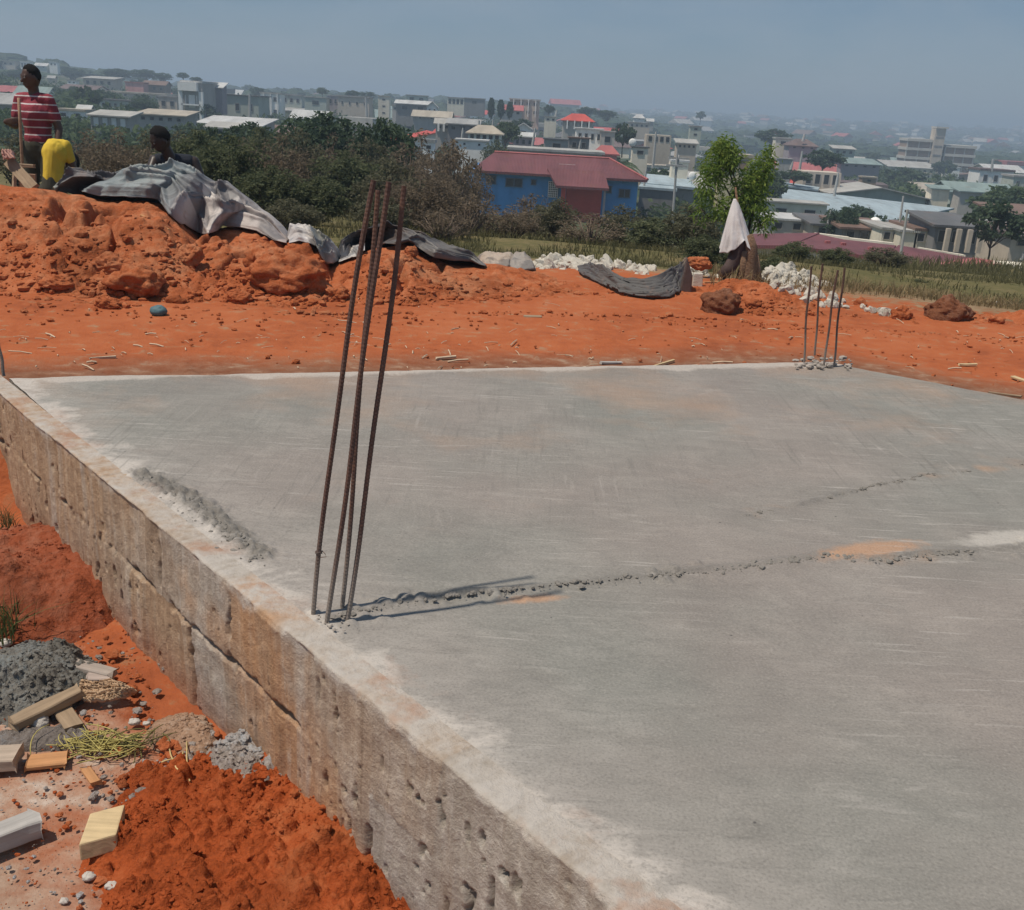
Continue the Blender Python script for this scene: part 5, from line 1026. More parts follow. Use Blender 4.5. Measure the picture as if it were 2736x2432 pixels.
# young tree with drooping leaves
YT = D(1985, 705, 13.2); YT[2] = float(zg(YT[0], YT[1])); t = thing('young_tree', 'young tree with bright green drooping leaves in two crowns behind the white sack', 'tree', YT)
R = np.random.default_rng(44); C = []; O = []; b = MB()
for (x, y, rx, ry, n, dy) in ((1918, 440, 34, 44, 420, .1), (1935, 392, 32, 22, 260, .1), (1956, 425, 24, 28, 190, 0), (1985, 505, 26, 42, 230, 0), (1893, 495, 34, 42, 260, 0), (1940, 560, 44, 34, 260, -.1), (2026, 475, 32, 50, 420, .1), (2052, 425, 18, 34, 150, .15), (2016, 540, 36, 42, 300, 0), (2042, 585, 26, 32, 150, -.1), (1880, 560, 26, 34, 80, .1)):
    c = D(x, y, 13.2+dy)-YT; s_ = 13.2*1.06/2700; p = R.normal(0, 1, (n, 3)); p /= np.linalg.norm(p, axis=1, keepdims=True); q = p*R.random((n, 1))**.4*np.array((rx, (rx+ry)/2, ry))*s_
    C.append(c+q); O.append(p)
    for j in range(4): e = c+q[j]*.8; b.tube([(.0, 0, .25), tuple(c*.5+np.array((0, 0, .2))), tuple(c*.85), tuple(e)], [.016, .012, .008, .003], 6)
b.tube([(0, 0, -.1), (.01, 0, .2), (.0, 0, .45)], [.032, .026, .02], 10)
C = np.concatenate(C); O = np.concatenate(O); C = np.concatenate([C, C+R.normal(0, .04, C.shape)]); O = np.concatenate([O, O]); V, F = leafcloud(C, .078, .021, 45, .7, O, .6)
link('foliage', npmesh('young_tree_foliage', V, F, False), L_bright, t); b.build('trunk', M_bark2, t, smooth=True)
# meadow
def ok_grass(x0, x1, d0, d1, n, seed, thin=None):
    R = np.random.default_rng(seed); d = d0*(d1/d0)**R.random(n); u = R.uniform(KU[0]*1.15, KU[-1]*1.15, n); x = np.interp(u, KU, KX); k = (x > x0) & (x < x1); d, u = d[k], u[k]; X, Y = u*d, d
    m_ = fbm(X*.9, Y*.9, 0, 3, seed); k = R.random(len(X)) < (sstep(.30, .55, m_) if thin is None else sstep(thin, thin+.2, m_)); X, Y = X[k], Y[k]
    return np.stack([X, Y, zg(X, Y)-.01], -1)
P = ok_grass(520, 2740, 10.4, 24, 46000, 71); blades(P, np.interp(P[:, 1], [10, 14, 24], [.07, .11, .22])*np.interp(P[:, 0]/P[:, 1], [-.2, .2, .4], [1.3, 1, .8]), M_gr, 'grass', 72, .006, .6)
P = ok_grass(1950, 2800, 8.35, 12.5, 15000, 73, .30); blades(P, .13, leafmat('straw_grass', (.20, .15, .075), (.33, .24, .13)), 'dry_grass', 74, .004, .7)
P = ok_grass(500, 2740, 24, 46, 16000, 75); blades(P, .38, M_gr, 'far_grass', 76, .018, .45)

# ------------------------------------------------------------------ the town
def proj(P):
    v = np.asarray(P, float)-(0, 0, CAMH); c = v@_f; return 1368+FPX*(v@IR)/c, 1216-FPX*(v@IU)/c
def wallmat(name, c):
    if name in _mc: return _mc[name]
    n = NT(name); v = n.co(); f = n.noise(v, .35, 5, .6); s_ = n.noise(n.map(v, (1.2, 1.2, .12)), 1.0, 5, .6); g = n.noise(v, 3, 4)
    lo = tuple(x*.7 for x in c); hi = tuple(min(1, x*1.15) for x in c)
    col = n.ramp(n.add(n.mul(f, .35), n.add(n.mul(s_, .4), n.mul(g, .25))), [(.32, lo), (.48, c), (.66, hi)])
    _mc[name] = n.done(col, .9, n.bump(g, .3, .03), .15); return _mc[name]
def roofmat(name, c, rust=.35, axis=(1, 0, 0)):
    if name in _mc: return _mc[name]
    n = NT(name); v = n.co(); f = n.noise(v, .5, 5, .65); g = n.noise(n.map(v, (1.5, .2, .2)), 1.0, 5); w = n.wave(n.map(v, (1, 0, 0)), 3.2)
    lo = tuple(x*.72 for x in c); col = n.ramp(n.add(n.mul(f, .5), n.mul(g, .5)), [(.35, lo), (.52, c), (.68, tuple(min(1, x*1.15) for x in c))])
    col = n.mix(n.mul(n.rng(n.noise(v, .9, 4), .56, .72), rust), col, (.16, .075, .045))
    _mc[name] = n.done(col, .6, n.bump(w, .5, .04), .3); return _mc[name]
WC = dict(white=(.84, .83, .79), cream=(.76, .70, .57), beige=(.54, .47, .385), grey=(.40, .385, .36), dgrey=(.23, .225, .22), green=(.42, .46, .40), pink=(.62, .30, .27), brown=(.31, .225, .17), block=(.46, .435, .40), yellow=(.60, .53, .33), blue=(.09, .29, .60), purple=(.34, .305, .325), red=(.50, .085, .06))
RC = dict(tin=(.36, .36, .345), pale=(.43, .42, .385), bluet=(.38, .46, .49), rust=(.20, .13, .10), red=(.55, .085, .06), maroon=(.175, .062, .064), rose=(.42, .13, .125), dgrey=(.14, .14, .14), green=(.24, .31, .29), beige=(.44, .39, .31), slab=(.36, .35, .33), white=(.56, .56, .54), brown=(.17, .12, .11))
def wm(k): return wallmat('plaster_'+k, WC[k])
def rm(k): return roofmat('roofing_'+k, RC[k])
M_pane = mat('dark_window_glass', (.03, .035, .04), .2, .2, 3, 0, .01, .5); M_frame = mat('window_frame_paint', (.4, .38, .35), .6); M_door = mat('brown_door_paint', (.14, .09, .06), .7); M_conc = wallmat('raw_concrete', (.54, .52, .47))
RECTS = []; SHORT = []
def house(label, x0, x1, yt, yb, d, wall='grey', roof=('flat', 'slab', .1), win=3, floors=1, door=False, yaw=0.0, dp=None, name='house', cat='house', short=None, deep=2.5, group=None, extra=None, wfrac=(.30, .34), winmat=None, tall=.0, regs=True):
    xm = (x0+x1)/2; P = D(xm, yb, d); T = D(xm, yt, d); w = (x1-x0)*np.linalg.norm(D(xm+1, yb, d)-D(xm, yb, d))/max(.5, abs(math.cos(yaw))); H = T[2]-P[2]
    dp = dp or min(w*.8, 9.0); kind, rc, rf = roof
    t = thing(name, label, cat, P+np.array((0, dp/2, 0)), yaw, group)
    hw = H*(1-rf) if kind != 'none' else H; oh = .04*w+.15 if kind != 'none' else 0
    b = MB()
    if kind in ('gable',):
        b.prismx([(-dp/2, -deep), (dp/2, -deep), (dp/2, hw), (0, H-.06*H*rf), (-dp/2, hw)], -w/2, w/2)
    elif kind == 'gablex':
        b.prism([(-w/2, -deep), (w/2, -deep), (w/2, hw), (0, H*.985), (-w/2, hw)], -dp/2, dp/2)
    elif kind == 'mono':
        b.prismx([(-dp/2, -deep), (dp/2, -deep), (dp/2, H*.99), (-dp/2, hw)], -w/2, w/2)
    else: b.box((0, 0, (hw-deep)/2), (w, dp, hw+deep))
    b.build('wall', wm(wall) if isinstance(wall, str) else wall, t)
    th = max(.12, .03*H); r = MB()
    if kind == 'flat': r.box((0, 0, hw+max(th, H*rf)/2+.003), (w+2*oh*.5, dp+2*oh*.5, max(th, H*rf)))
    elif kind == 'gable':
        sl = (H-hw)/(dp/2); e = oh
        r.prismx([(-dp/2-e, hw-e*sl), (-dp/2-e, hw-e*sl+th), (0, H+th), (dp/2+e, hw-e*sl+th), (dp/2+e, hw-e*sl), (0, H)], -w/2-oh, w/2+oh)
    elif kind == 'gablex':
        sl = (H-hw)/(w/2); e = oh
        r.prism([(-w/2-e, hw-e*sl), (0, H), (w/2+e, hw-e*sl), (w/2+e, hw-e*sl+th), (0, H+th), (-w/2-e, hw-e*sl+th)], -dp/2-oh, dp/2+oh)
    elif kind == 'mono':
        sl = (H-hw)/dp; e = oh; r.prismx([(-dp/2-e, hw-e*sl), (-dp/2-e, hw-e*sl+th), (dp/2+e, H+e*sl+th), (dp/2+e, H+e*sl)], -w/2-oh, w/2+oh)
    elif kind == 'hip':
        a, c = w/2+oh, dp/2+oh; q = min(w, dp)*.45
        V = [(-a, -c, hw), (a, -c, hw), (a, c, hw), (-a, c, hw), (-a+q, 0, H), (a-q, 0, H), (-a, -c, hw-th), (a, -c, hw-th), (a, c, hw-th), (-a, c, hw-th)]
        r.add(V, [(0, 1, 5, 4), (1, 2, 5), (2, 3, 4, 5), (3, 0, 4), (6, 7, 1, 0), (7, 8, 2, 1), (8, 9, 3, 2), (9, 6, 0, 3), (9, 8, 7, 6)])
    if kind != 'none': r.build('roof', rm(rc), t)
    fh = hw/floors
    for f in range(floors):
        for i in range(win):
            wx = (-.5+(i+.5)/win)*w*.94; ww = min(w/win*wfrac[0]*1.3, fh*.6); wh = fh*wfrac[1]; z = fh*(f+.58)
            if door and f == 0 and i == win//2:
                o = MB().box((wx, -dp/2-.02, fh*.36), (min(ww, fh*.42), .06, fh*.72)).build('door', M_door, t); continue
            o = MB().box((wx, -dp/2-.015, z), (ww, .05, wh)).build('window', winmat or M_pane, t)
            if (yb-yt)/floors > 30:
                fr = MB(); k = .05*wh
                for s_ in (-1, 1): fr.box((wx+s_*(ww/2+k/2), -dp/2-.03, z), (k, .09, wh+2*k)); fr.box((wx, -dp/2-.03, z+s_*(wh/2+k/2)), (ww, .085, k))
                fr.build('window_frame', M_frame, o)
    if extra: extra(t, w, dp, hw, H)
    if regs:
        RECTS.append((x0-4, x1+4, yt-3, yb-2, d))
        if short: SHORT.append((short, xm, (yt+yb)/2, x1-x0, d))
    return t
def posts(n, h0=0.0, mt='white', front=.25):
    def f(t, w, dp, hw, H):
        for i in range(n): MB().box(((-.5+(i+.5)/n)*w*.98, -dp/2-front, hw*.5), (.22, .22, hw)).build('column', wm(mt), t)
    return f
# left hill and skyline
house('pale flat house high on the left hill, cut by the picture edge', -25, 39, 161, 178, 420, 'beige', ('flat', 'slab', .12), 4, short='pale house on the hilltop')
house('white unfinished frame house on the hilltop next to the standing head', 56, 80, 164, 186, 420, 'white', ('flat', 'white', .12), 3, wfrac=(.5, .6), short='white frame house on the hilltop')
house('long white gabled house on the hill right of the standing head', 93, 125, 169, 184, 420, 'green', ('gable', 'white', .45), 2)
house('bright white little block house at the right end of the hilltop row', 132, 153, 165, 180, 420, 'white', ('flat', 'white', .1), 2, short='little white block house on the hilltop')
house('pale roofed small house below the hilltop row', 127, 146, 203, 214, 300, 'beige', ('gable', 'tin', .5), 1)
house('small grey white house under the dark hill trees', 180, 204, 214, 226, 300, 'white', ('flat', 'tin', .2), 2)
house('beige two part house with a white sloping roof below the hill trees', 224, 304, 205, 236, 290, 'beige', ('mono', 'pale', .18), 4, short='beige house with a white sloping roof')
house('pink house with a broad rose wall on the left slope', 336, 384, 219, 247, 280, 'pink', ('flat', 'rose', .1), 0, short='pink house')
house('long brown walled house beside the pink house', 384, 442, 217, 249, 285, 'brown', ('gable', 'rust', .3), 3, short='long brown walled house')
house('long low ochre wall house under the pink house', 258, 442, 246, 262, 260, 'beige', ('flat', 'beige', .25), 6)
house('grey green low house with louvred windows above the yellow shirt', 268, 352, 266, 300, 175, 'green', ('flat', 'dgrey', .10), 5, short='grey green louvred house')
house('ochre and grey house left of the white two storey house', 425, 474, 256, 300, 200, 'beige', ('flat', 'slab', .1), 2)
house('grey roofed house by the left edge behind the standing person', -60, 38, 254, 318, 110, 'grey', ('mono', 'tin', .36), 3, short='grey roofed house by the left edge')
house('long white wall with a flat roof beside the standing person', 150, 228, 291, 322, 120, 'white', ('flat', 'beige', .18), 2, short='long white walled house')
house('little shed with a white peaked roof above the long white wall', 207, 240, 283, 297, 132, 'beige', ('gable', 'white', .7), 0)
house('low house with a light roof and white doors, behind the person in yellow', 244, 345, 301, 348, 95, 'block', ('mono', 'pale', .22), 4, winmat=wm('white'), wfrac=(.42, .62), short='low house with white doors')
house('long low house under a pale roof between bushes', 368, 494, 298, 332, 115, 'grey', ('mono', 'beige', .3), 5, short='long low pale roofed house')
def star(t, w, dp, hw, H):
    for x in (-.49, .49): MB().box((x*w, -dp/2-.55, H*.36), (.62, .5, H*.78)).build('column', wm('white'), t)
    MB().box((0, -dp/2-.1, H*.52), (.95, .25, H*.30)).build('stair_tower', wm('white'), t); MB().box((0, -dp/2-.45, H*.44), (w*.92, .7, .22)).build('balcony', wm('white'), t)
    MB().box((-.12*w, -dp/2-.35, H*.86), (w*.9, 1.4, H*.20)).build('upper_room', wm('white'), t)
    for x in (-.27, .27): MB().box((x*w, -dp/2-.5, H*.55), (.08, .08, H*.22)).build('railing', wm('white'), t)
house('white two storey house with tall pillars and a white central tower', 489, 544, 216, 330, 165, 'block', ('flat', 'white', .05), 0, 2, short='white two storey pillared house', extra=star, dp=8)
house('slanting roofed upper annex right of the white two storey house', 540, 594, 222, 262, 172, 'purple', ('mono', 'white', .3), 1, 1)
house('broad grey green house wing joined behind the white two storey house', 544, 692, 252, 326, 178, 'green', ('flat', 'dgrey', .04), 4, 1, wfrac=(.2, .25), short='broad grey green wing')
house('small pale roofed house peeping out of the bushes', 553, 626, 332, 366, 88, 'grey', ('mono', 'pale', .32), 3)
house('white block house with upper balcony left of the round skyline trees', 697, 752, 247, 318, 240, 'white', ('flat', 'pale', .06), 2, 2, short='white balcony house', extra=posts(3))
house('grey green house with white roof stubs', 752, 806, 252, 286, 250, 'green', ('flat', 'tin', .1), 3)
house('pale green long wall below the skyline trees', 814, 872, 258, 292, 240, 'green', ('flat', 'pale', .1), 1)
house('beige house with four small dark windows under a round tree', 902, 986, 256, 298, 240, 'beige', ('flat', 'slab', .1), 4, wfrac=(.14, .2), short='beige house with four small windows')
house('grey ribbed wall house joined left of the four window house', 876, 904, 254, 290, 245, 'purple', ('flat', 'tin', .08), 2)
house('tall beige block house standing alone on the skyline', 1010, 1040, 256, 312, 250, 'cream', ('flat', 'beige', .04), 1, 3, wfrac=(.2, .2), short='tall beige block house')
house('low grey house with a white doorway under the tall beige block', 1048, 1092, 280, 300, 240, 'block', ('flat', 'tin', .2), 3)
house('long gabled house with a dark wall and a white gable end', 1058, 1146, 270, 304, 215, 'dgrey', ('gable', 'white', .24), 2, short='long dark walled gabled house')
house('white gable end house with two narrow windows', 1140, 1168, 273, 306, 212, 'white', ('gablex', 'pale', .4), 2, wfrac=(.2, .3), short='white gable end house')
house('low wide house under a pale cream roof below the white gable', 1104, 1202, 298, 322, 190, 'grey', ('gable', 'beige', .6), 3, short='low wide cream roofed house')
house('pale concrete block house on the skyline right of the tall beige block', 1085, 1140, 254, 276, 300, 'green', ('flat', 'slab', .1), 2)
house('unfinished pale house with dark openings on the skyline', 1195, 1240, 260, 284, 290, 'cream', ('flat', 'slab', .1), 4, wfrac=(.5, .6), short='unfinished skyline house')
house('grey skyline house with blank walls next to the first cypress', 1240, 1294, 262, 285, 290, 'dgrey', ('flat', 'slab', .1), 1)
house('house with a curved pale roof and white posts', 1164, 1222, 320, 352, 120, 'grey', ('gable', 'pale', .35), 3, extra=posts(4), short='house with pale roof and white posts')
house('long low tin roofed house between two light poles', 1196, 1276, 322, 358, 118, 'dgrey', ('mono', 'tin', .3), 3)
house('house with a hipped beige roof and white railing', 1250, 1338, 335, 378, 105, 'white', ('hip', 'beige', .5), 5, wfrac=(.4, .5), short='house with a hipped beige roof')
house('low white wall house left behind the blue house', 1218, 1302, 374, 398, 90, 'white', ('flat', 'white', .12), 2, wfrac=(.1, .25))
house('white walled fragment seen through the twiggy bush', 1130, 1160, 372, 410, 75, 'white', ('flat', 'tin', .25), 1)
house('three storey house with balconies beside the cypresses', 1360, 1440, 264, 312, 230, 'beige', ('flat', 'white', .08), 4, 2, short='three storey balcony house', extra=posts(4))
house('red roofed wing in front of the three storey house', 1336, 1394, 282, 312, 222, 'block', ('gable', 'rose', .4), 3)
house('small house with a light cream wall left of the red roof', 1455, 1486, 311, 328, 190, 'cream', ('flat', 'slab', .15), 2)
house('house with a bright red hipped roof in the middle of town', 1504, 1583, 304, 346, 170, 'block', ('hip', 'red', .45), 4, short='bright red roofed house', extra=posts(4))
house('white gabled house with a cream left wall', 1376, 1418, 331, 368, 140, 'white', ('gablex', 'white', .35), 1, short='white gabled house')
house('low purplish shed under a white strip roof', 1372, 1424, 358, 398, 125, 'purple', ('mono', 'white', .2), 3)
house('white ornate house with a stepped wall', 1537, 1608, 343, 392, 125, 'white', ('flat', 'white', .06), 4, 1, short='white ornate house')
house('square greyish tower house at the right end of the white ornate house', 1602, 1640, 350, 400, 124, 'block', ('flat', 'pale', .06), 1)
house('small house with a faded rose roof behind the red roof ridge', 1592, 1648, 389, 420, 92, 'rose' if 'rose' in WC else 'pink', ('hip', 'rose', .7), 2, short='faded rose roofed house')
house('grey blank shed left of the faded rose roof', 1452, 1520, 372, 410, 105, 'grey', ('flat', 'dgrey', .06), 1)
house('dark walled shed in front of the white ornate house', 1518, 1572, 368, 412, 100, 'dgrey', ('flat', 'rust', .06), 2)
house('long pale parapet house directly behind the red ridge', 1360, 1606, 400, 440, 84, 'beige', ('flat', 'pale', .16), 6, wfrac=(.2, .3), dp=4)
house('pale house far off with a bright white roof', 1694, 1722, 306, 322, 320, 'white', ('hip', 'white', .6), 1, short='far house with bright white roof')
house('far white roofed shed right of the bright white roof', 1728, 1746, 318, 328, 320, 'grey', ('gable', 'white', .6), 0)
house('far beige house below the bright white roof', 1680, 1735, 327, 345, 270, 'beige', ('flat', 'slab', .1), 4)
house('cream walled house behind the right end of the red roof', 1688, 1730, 392, 424, 100, 'cream', ('flat', 'dgrey', .1), 1, short='cream walled house')
house('ruined pale house in greenery above the grey shed', 1726, 1792, 361, 386, 140, 'beige', ('none', 'slab', .1), 4, wfrac=(.4, .5), short='ruined pale house')
house('small house with a bright long roof left of the young tree', 1808, 1860, 376, 402, 130, 'beige', ('mono', 'pale', .3), 4, short='small bright roofed house')
house('pale tower house above the small bright roof', 1842, 1872, 336, 368, 180, 'green', ('flat', 'slab', .1), 1, 2)
house('cream block with an overhanging slab behind two crossed poles', 1794, 1838, 428, 456, 90, 'cream', ('flat', 'white', .2), 1)
house('yellow beige house with a brown opening between the two leaf crowns', 1925, 2004, 412, 470, 75, 'yellow', ('flat', 'beige', .15), 2, winmat=wm('brown'), wfrac=(.5, .55), short='yellow beige house')
house('pale boxy house right of the young tree top', 2070, 2112, 368, 396, 210, 'cream', ('flat', 'pale', .14), 1, short='pale boxy house')
house('dark brown roofed house behind a light pole', 2108, 2182, 372, 402, 205, 'purple', ('hip', 'brown', .6), 3, short='dark brown roofed house')
house('grey blank walled house behind the right leaf crown', 2078, 2114, 424, 458, 140, 'grey', ('flat', 'slab', .06), 0)
house('pale two part house among trees left of the concrete block', 2226, 2282, 392, 418, 230, 'green', ('mono', 'pale', .25), 3, short='pale two part house')
house('house with a long pale green roof below the concrete block', 2246, 2350, 428, 452, 200, 'purple', ('mono', 'green', .45), 4, short='long pale green roof')
house('unplastered tan block house being built behind the blue roofed shed', 2142, 2242, 460, 506, 125, 'beige', ('none', 'slab', .1), 4, wfrac=(.4, .55), short='unplastered tan house')
house('small tan fragment of wall between trees', 2302, 2340, 472, 492, 150, 'brown', ('flat', 'beige', .2), 1)
house('white twin house standing right of the concrete block', 2610, 2700, 452, 504, 190, 'white', ('flat', 'brown', .10), 3, 1, wfrac=(.25, .35), short='white twin house')
house('pale gable wall house, left one of two behind the market roofs', 2484, 2532, 500, 540, 120, 'cream', ('mono', 'green', .15), 0, short='left pale gable wall')
house('pale gable wall house, right one of two behind the market roofs', 2560, 2622, 508, 546, 118, 'block', ('mono', 'green', .15), 0, short='right pale gable wall')
house('house with a broad grey green roof under the white twin house', 2540, 2706, 494, 530, 140, 'green', ('gable', 'green', .6), 4)
house('greenish house at the right edge beyond the white twin house', 2700, 2790, 470, 520, 170, 'green', ('flat', 'slab', .1), 4)
house('white box house touching the foot of the concrete block', 2526, 2562, 446, 470, 300, 'white', ('flat', 'white', .1), 0)
# unfinished concrete block with open floors
def bigblock():
    d = 330; P = D(2490, 458, d); u = np.linalg.norm(D(2491, 458, d)-P); t = thing('concrete_building', 'unfinished four storey concrete building with a pale stair tower on the right', 'building', P, -.10)
    fh = 22.5*u
    def wing(xa, xb, n, z0, dn):
        xa, xb = (xa-2490)*u, (xb-2490)*u; w = xb-xa; b = MB(); b.box(((xa+xb)/2, .35, z0+n*fh/2), (w-.6, 9.9, n*fh)); b.build('wing', wm('brown'), t)
        for i in range(n+1):
            MB().box(((xa+xb)/2, 0, z0+i*fh), (w, 11, fh*.30)).build('floor_slab', M_conc, t)
        k = int(w/2.6)
        for i in range(n):
            for j in range(k+1): MB().box((xa+.3+(w-.6)*j/k, -4.6, z0+(i+.5)*fh), (.35, .35, fh*.69)).build('column', M_conc, t)
    wing(2402, 2466, 3, 1.2, 0); wing(2500, 2580, 4, -2.6, 0)
    MB().box(((2480-2490)*u, -3.6, 2.4*fh), (26*u, 5, 5.1*fh)).build('stair_tower', wm('beige'), t); MB().box(((2482-2490)*u, -3.6, 4.98*fh), (31*u, 6, .5)).build('tower_roof', M_conc, t)
    b = MB()
    for i in range(4): b.box(((2480-2490)*u, -6.12, (i+.9)*fh), (20*u, .1, .5))
    b.build('tower_opening', wm('dgrey'), t)
    RECTS.append((2398, 2586, 345, 462, d)); SHORT.append(('unfinished concrete building', 2490, 400, 180, d))
bigblock()
house('long cream annex at the foot of the unfinished concrete building', 2372, 2498, 436, 470, 300, 'cream', ('mono', 'pale', .35), 7, short='long cream annex')
house('low cream house below the annex of the concrete building', 2430, 2486, 462, 482, 270, 'cream', ('flat', 'beige', .15), 5)
# sheds with blue tin roofs
def shed(label, R, low, d0, d1, wall, ybase, roofc='bluet', short=None, name='shed'):
    """R: two upper, low: two lower corners of the roof (photo px); a lean-to from the high back (d1) to the low front (d0)"""
    A, B_, = D(*R[0], d1), D(*R[1], d1); C, E_ = D(*low[0], d0), D(*low[1], d0); org = (C+E_)/2; g = min(D(low[0][0], ybase[0], d0)[2], D(low[1][0], ybase[1], d0)[2])-2
    t = thing(name, label, 'shed', (org[0], org[1], g+2)); o = np.array((org[0], org[1], g+2)); th = np.array((0, 0, .18))
    b = MB(); V = [p-o for p in (C, E_, B_, A)]; b.add(np.array(V+[p-th for p in V]), [(0, 1, 2, 3), (7, 6, 5, 4), (4, 5, 1, 0), (5, 6, 2, 1), (6, 7, 3, 2), (7, 4, 0, 3)]); b.build('roof', rm(roofc), t)
    def ins(p, q, k): return p+(q-p)*k
    c, e, bb, a = ins(C, B_, .04), ins(E_, A, .04), ins(B_, C, .04), ins(A, E_, .04); b = MB(); top = [p-o-(0, 0, .2) for p in (c, e, bb, a)]; lo = [np.array((p[0], p[1], g-o[2])) for p in top]
    b.add(np.array(top+lo), [(0, 1, 2, 3), (7, 6, 5, 4), (4, 5, 1, 0), (5, 6, 2, 1), (6, 7, 3, 2), (7, 4, 0, 3)]); b.build('wall', wm(wall), t)
    xs = [R[0][0], R[1][0], low[0][0], low[1][0]]; ys = [R[0][1], R[1][1], low[0][1], low[1][1]]; RECTS.append((min(xs), max(xs), min(ys), max(ys)+25, d0))
    if short: SHORT.append((short, sum(xs)/4, sum(ys)/4, max(xs)-min(xs), d0))
shed('grey shed with a light blue tin roof next to the blue house', [(1724, 464), (1838, 474)], [(1712, 488), (1862, 502)], 82, 92, 'grey', (585, 600), short='grey shed beside the blue house')
shed('lower lean-to with a pale tin strip in front of the grey shed', [(1712, 491), (1800, 498)], [(1706, 498), (1810, 506)], 79, 82, 'dgrey', (585, 600))
shed('long light blue tin roofed shed stretching behind the young tree', [(2085, 503), (2550, 556)], [(2092, 536), (2370, 596)], 100, 116, 'green', (590, 640), short='long blue roofed shed')
shed('narrow bluish tin roof behind the left end of the long shed', [(2062, 482), (2190, 500)], [(2072, 492), (2186, 507)], 118, 124, 'grey', (530, 540))
shed('grey roofed shed continuing right of the long blue roofed shed', [(2360, 588), (2576, 575)], [(2350, 618), (2580, 604)], 88, 98, 'purple', (640, 640), 'dgrey', short='grey roofed market shed')
house('pale plastered wall building in front of the long blue roofed shed', 2046, 2206, 542, 592, 92, 'cream', ('flat', 'pale', .04), 2, wfrac=(.3, .2), dp=3, yaw=-.1)
# low house with the long maroon roof just below the meadow
def maroon():
    d = 46; t = thing('house', 'long low maroon roofed house with cream upper walls just below the meadow', 'house', D(2300, 720, d)-(0, 0, 1)); o = np.array(t.location)
    def slab(pts, th, name, m):
        V = [p-o for p in pts]; n = len(V); b = MB(); b.add(np.array(V+[p-np.array((0, 0, th)) for p in V]), [tuple(range(n)), tuple(range(2*n-1, n-1, -1))]+[(i+n, (i+1) % n+n, (i+1) % n, i) for i in range(n)]); b.build(name, m, t)
    M = rm('maroon')
    slab([D(1995, 655, 46), D(2110, 656, 45), D(2190, 622, 50), D(2010, 625, 52)], .15, 'roof', M)
    slab([D(2110, 657, 45), D(2240, 671, 44), D(2255, 640, 49), D(2180, 624, 50)], .15, 'roof', M)
    slab([D(2240, 671, 44), D(2360, 692, 42.5), D(2395, 656, 48), D(2255, 640, 49)], .15, 'roof', M)
    slab([D(2345, 704, 42), D(2480, 706, 41), D(2600, 690, 46), D(2400, 655, 48)], .15, 'roof', M)
    slab([D(2480, 706, 41), D(2660, 706, 41), D(2706, 704, 43), D(2600, 688, 46)], .15, 'roof', rm('rose'))
    def wallq(a, b_, h0, dep, name, m):
        p, q = a-o, b_-o; bb = MB(); k = np.array((0, dep, 0)); z = np.array((0, 0, h0))
        bb.add(np.array([p, q, q+k, p+k, p-z, q-z, q+k-z, p+k-z]), [(0, 1, 2, 3), (7, 6, 5, 4), (4, 5, 1, 0), (5, 6, 2, 1), (6, 7, 3, 2), (7, 4, 0, 3)]); bb.build(name, m, t)
    wallq(D(2012, 660, 46.5), D(2150, 662, 45.5), 2.5, 3, 'wall', wm('white')); wallq(D(2150, 668, 45), D(2350, 698, 43), 2.5, 3, 'wall', wm('white'))
    wallq(D(2180, 623, 50.5), D(2270, 634, 49.6), 1.0, .3, 'parapet', wm('cream')); wallq(D(2270, 636, 49.6), D(2390, 650, 48.6), .9, .3, 'parapet', wm('cream')); wallq(D(2458, 662, 47.6), D(2580, 682, 46.6), .6, .3, 'parapet', wm('cream'))
    for x, y, dd in ((2210, 655, 47), (2252, 660, 46.6), (2325, 672, 45.5)): MB().box(D(x, y, dd)-o+(0, 0, .05), (.22, .22, .28)).build('vent', rm('rose'), t)
    MB().box(D(2705, 700, 42)-o-(0, 0, .5), (1.1, 1, .9)).build('annex', wm('cream'), t)
    RECTS.append((1995, 2710, 622, 712, 42)); SHORT.append(('long maroon roofed house', 2350, 665, 700, 44))
maroon()
# market sheds and shacks behind it
for a in (('low grey walled building with a white coping behind the maroon roof', 2048, 2154, 586, 624, 62, 'block', ('flat', 'white', .1), 2, 'low grey walled building'), ('low tan shack under a dark roof behind a leaning light pole', 2168, 2264, 596, 636, 60, 'beige', ('mono', 'dgrey', .2), 2, None),
          ('dark open shed under a rusty roof behind the cream parapet', 2246, 2364, 605, 648, 58, 'dgrey', ('mono', 'rust', .2), 3, 'dark open shed'), ('cream shack wall between two light poles', 2352, 2402, 612, 652, 56, 'cream', ('flat', 'pale', .06), 2, None),
          ('bright cream wall shack right of the light poles', 2402, 2446, 618, 656, 55, 'cream', ('flat', 'pale', .08), 0, 'bright cream shack'), ('pale shop front with a wide window left of the dark stalls', 2440, 2496, 612, 660, 55, 'cream', ('flat', 'rust', .1), 2, None),
          ('dark market stall with posts and a long dark roof', 2490, 2608, 592, 668, 54, 'dgrey', ('mono', 'dgrey', .2), 3, 'dark market stall'), ('brown market shed under dusty roofs at the right edge', 2668, 2790, 562, 612, 70, 'brown', ('mono', 'rust', .3), 3, 'brown market shed'),
          ('low shed with a white roof line at the right edge', 2690, 2800, 606, 632, 62, 'dgrey', ('mono', 'white', .3), 2, None), ('tan mud walled shack at the right edge above the dark shade', 2696, 2800, 622, 668, 56, 'beige', ('mono', 'brown', .3), 2, 'tan shack')):
    house(a[0], a[1], a[2], a[3], a[4], a[5], a[6], a[7], a[8], wfrac=(.5, .5), short=a[9], dp=4, extra=posts(4, mt='beige', front=.9) if 'posts' in a[0] else None, name='shack', cat='shack')
P = D(2536, 636, 52); t = MB().box((0, 0, 0), (.34, .05, .3)).build('sign_board', mat('yellow_sign_paint', (.55, .42, .15), .6), org=P); tag(t, 'small yellow board hanging at the dark market stall', 'sign')
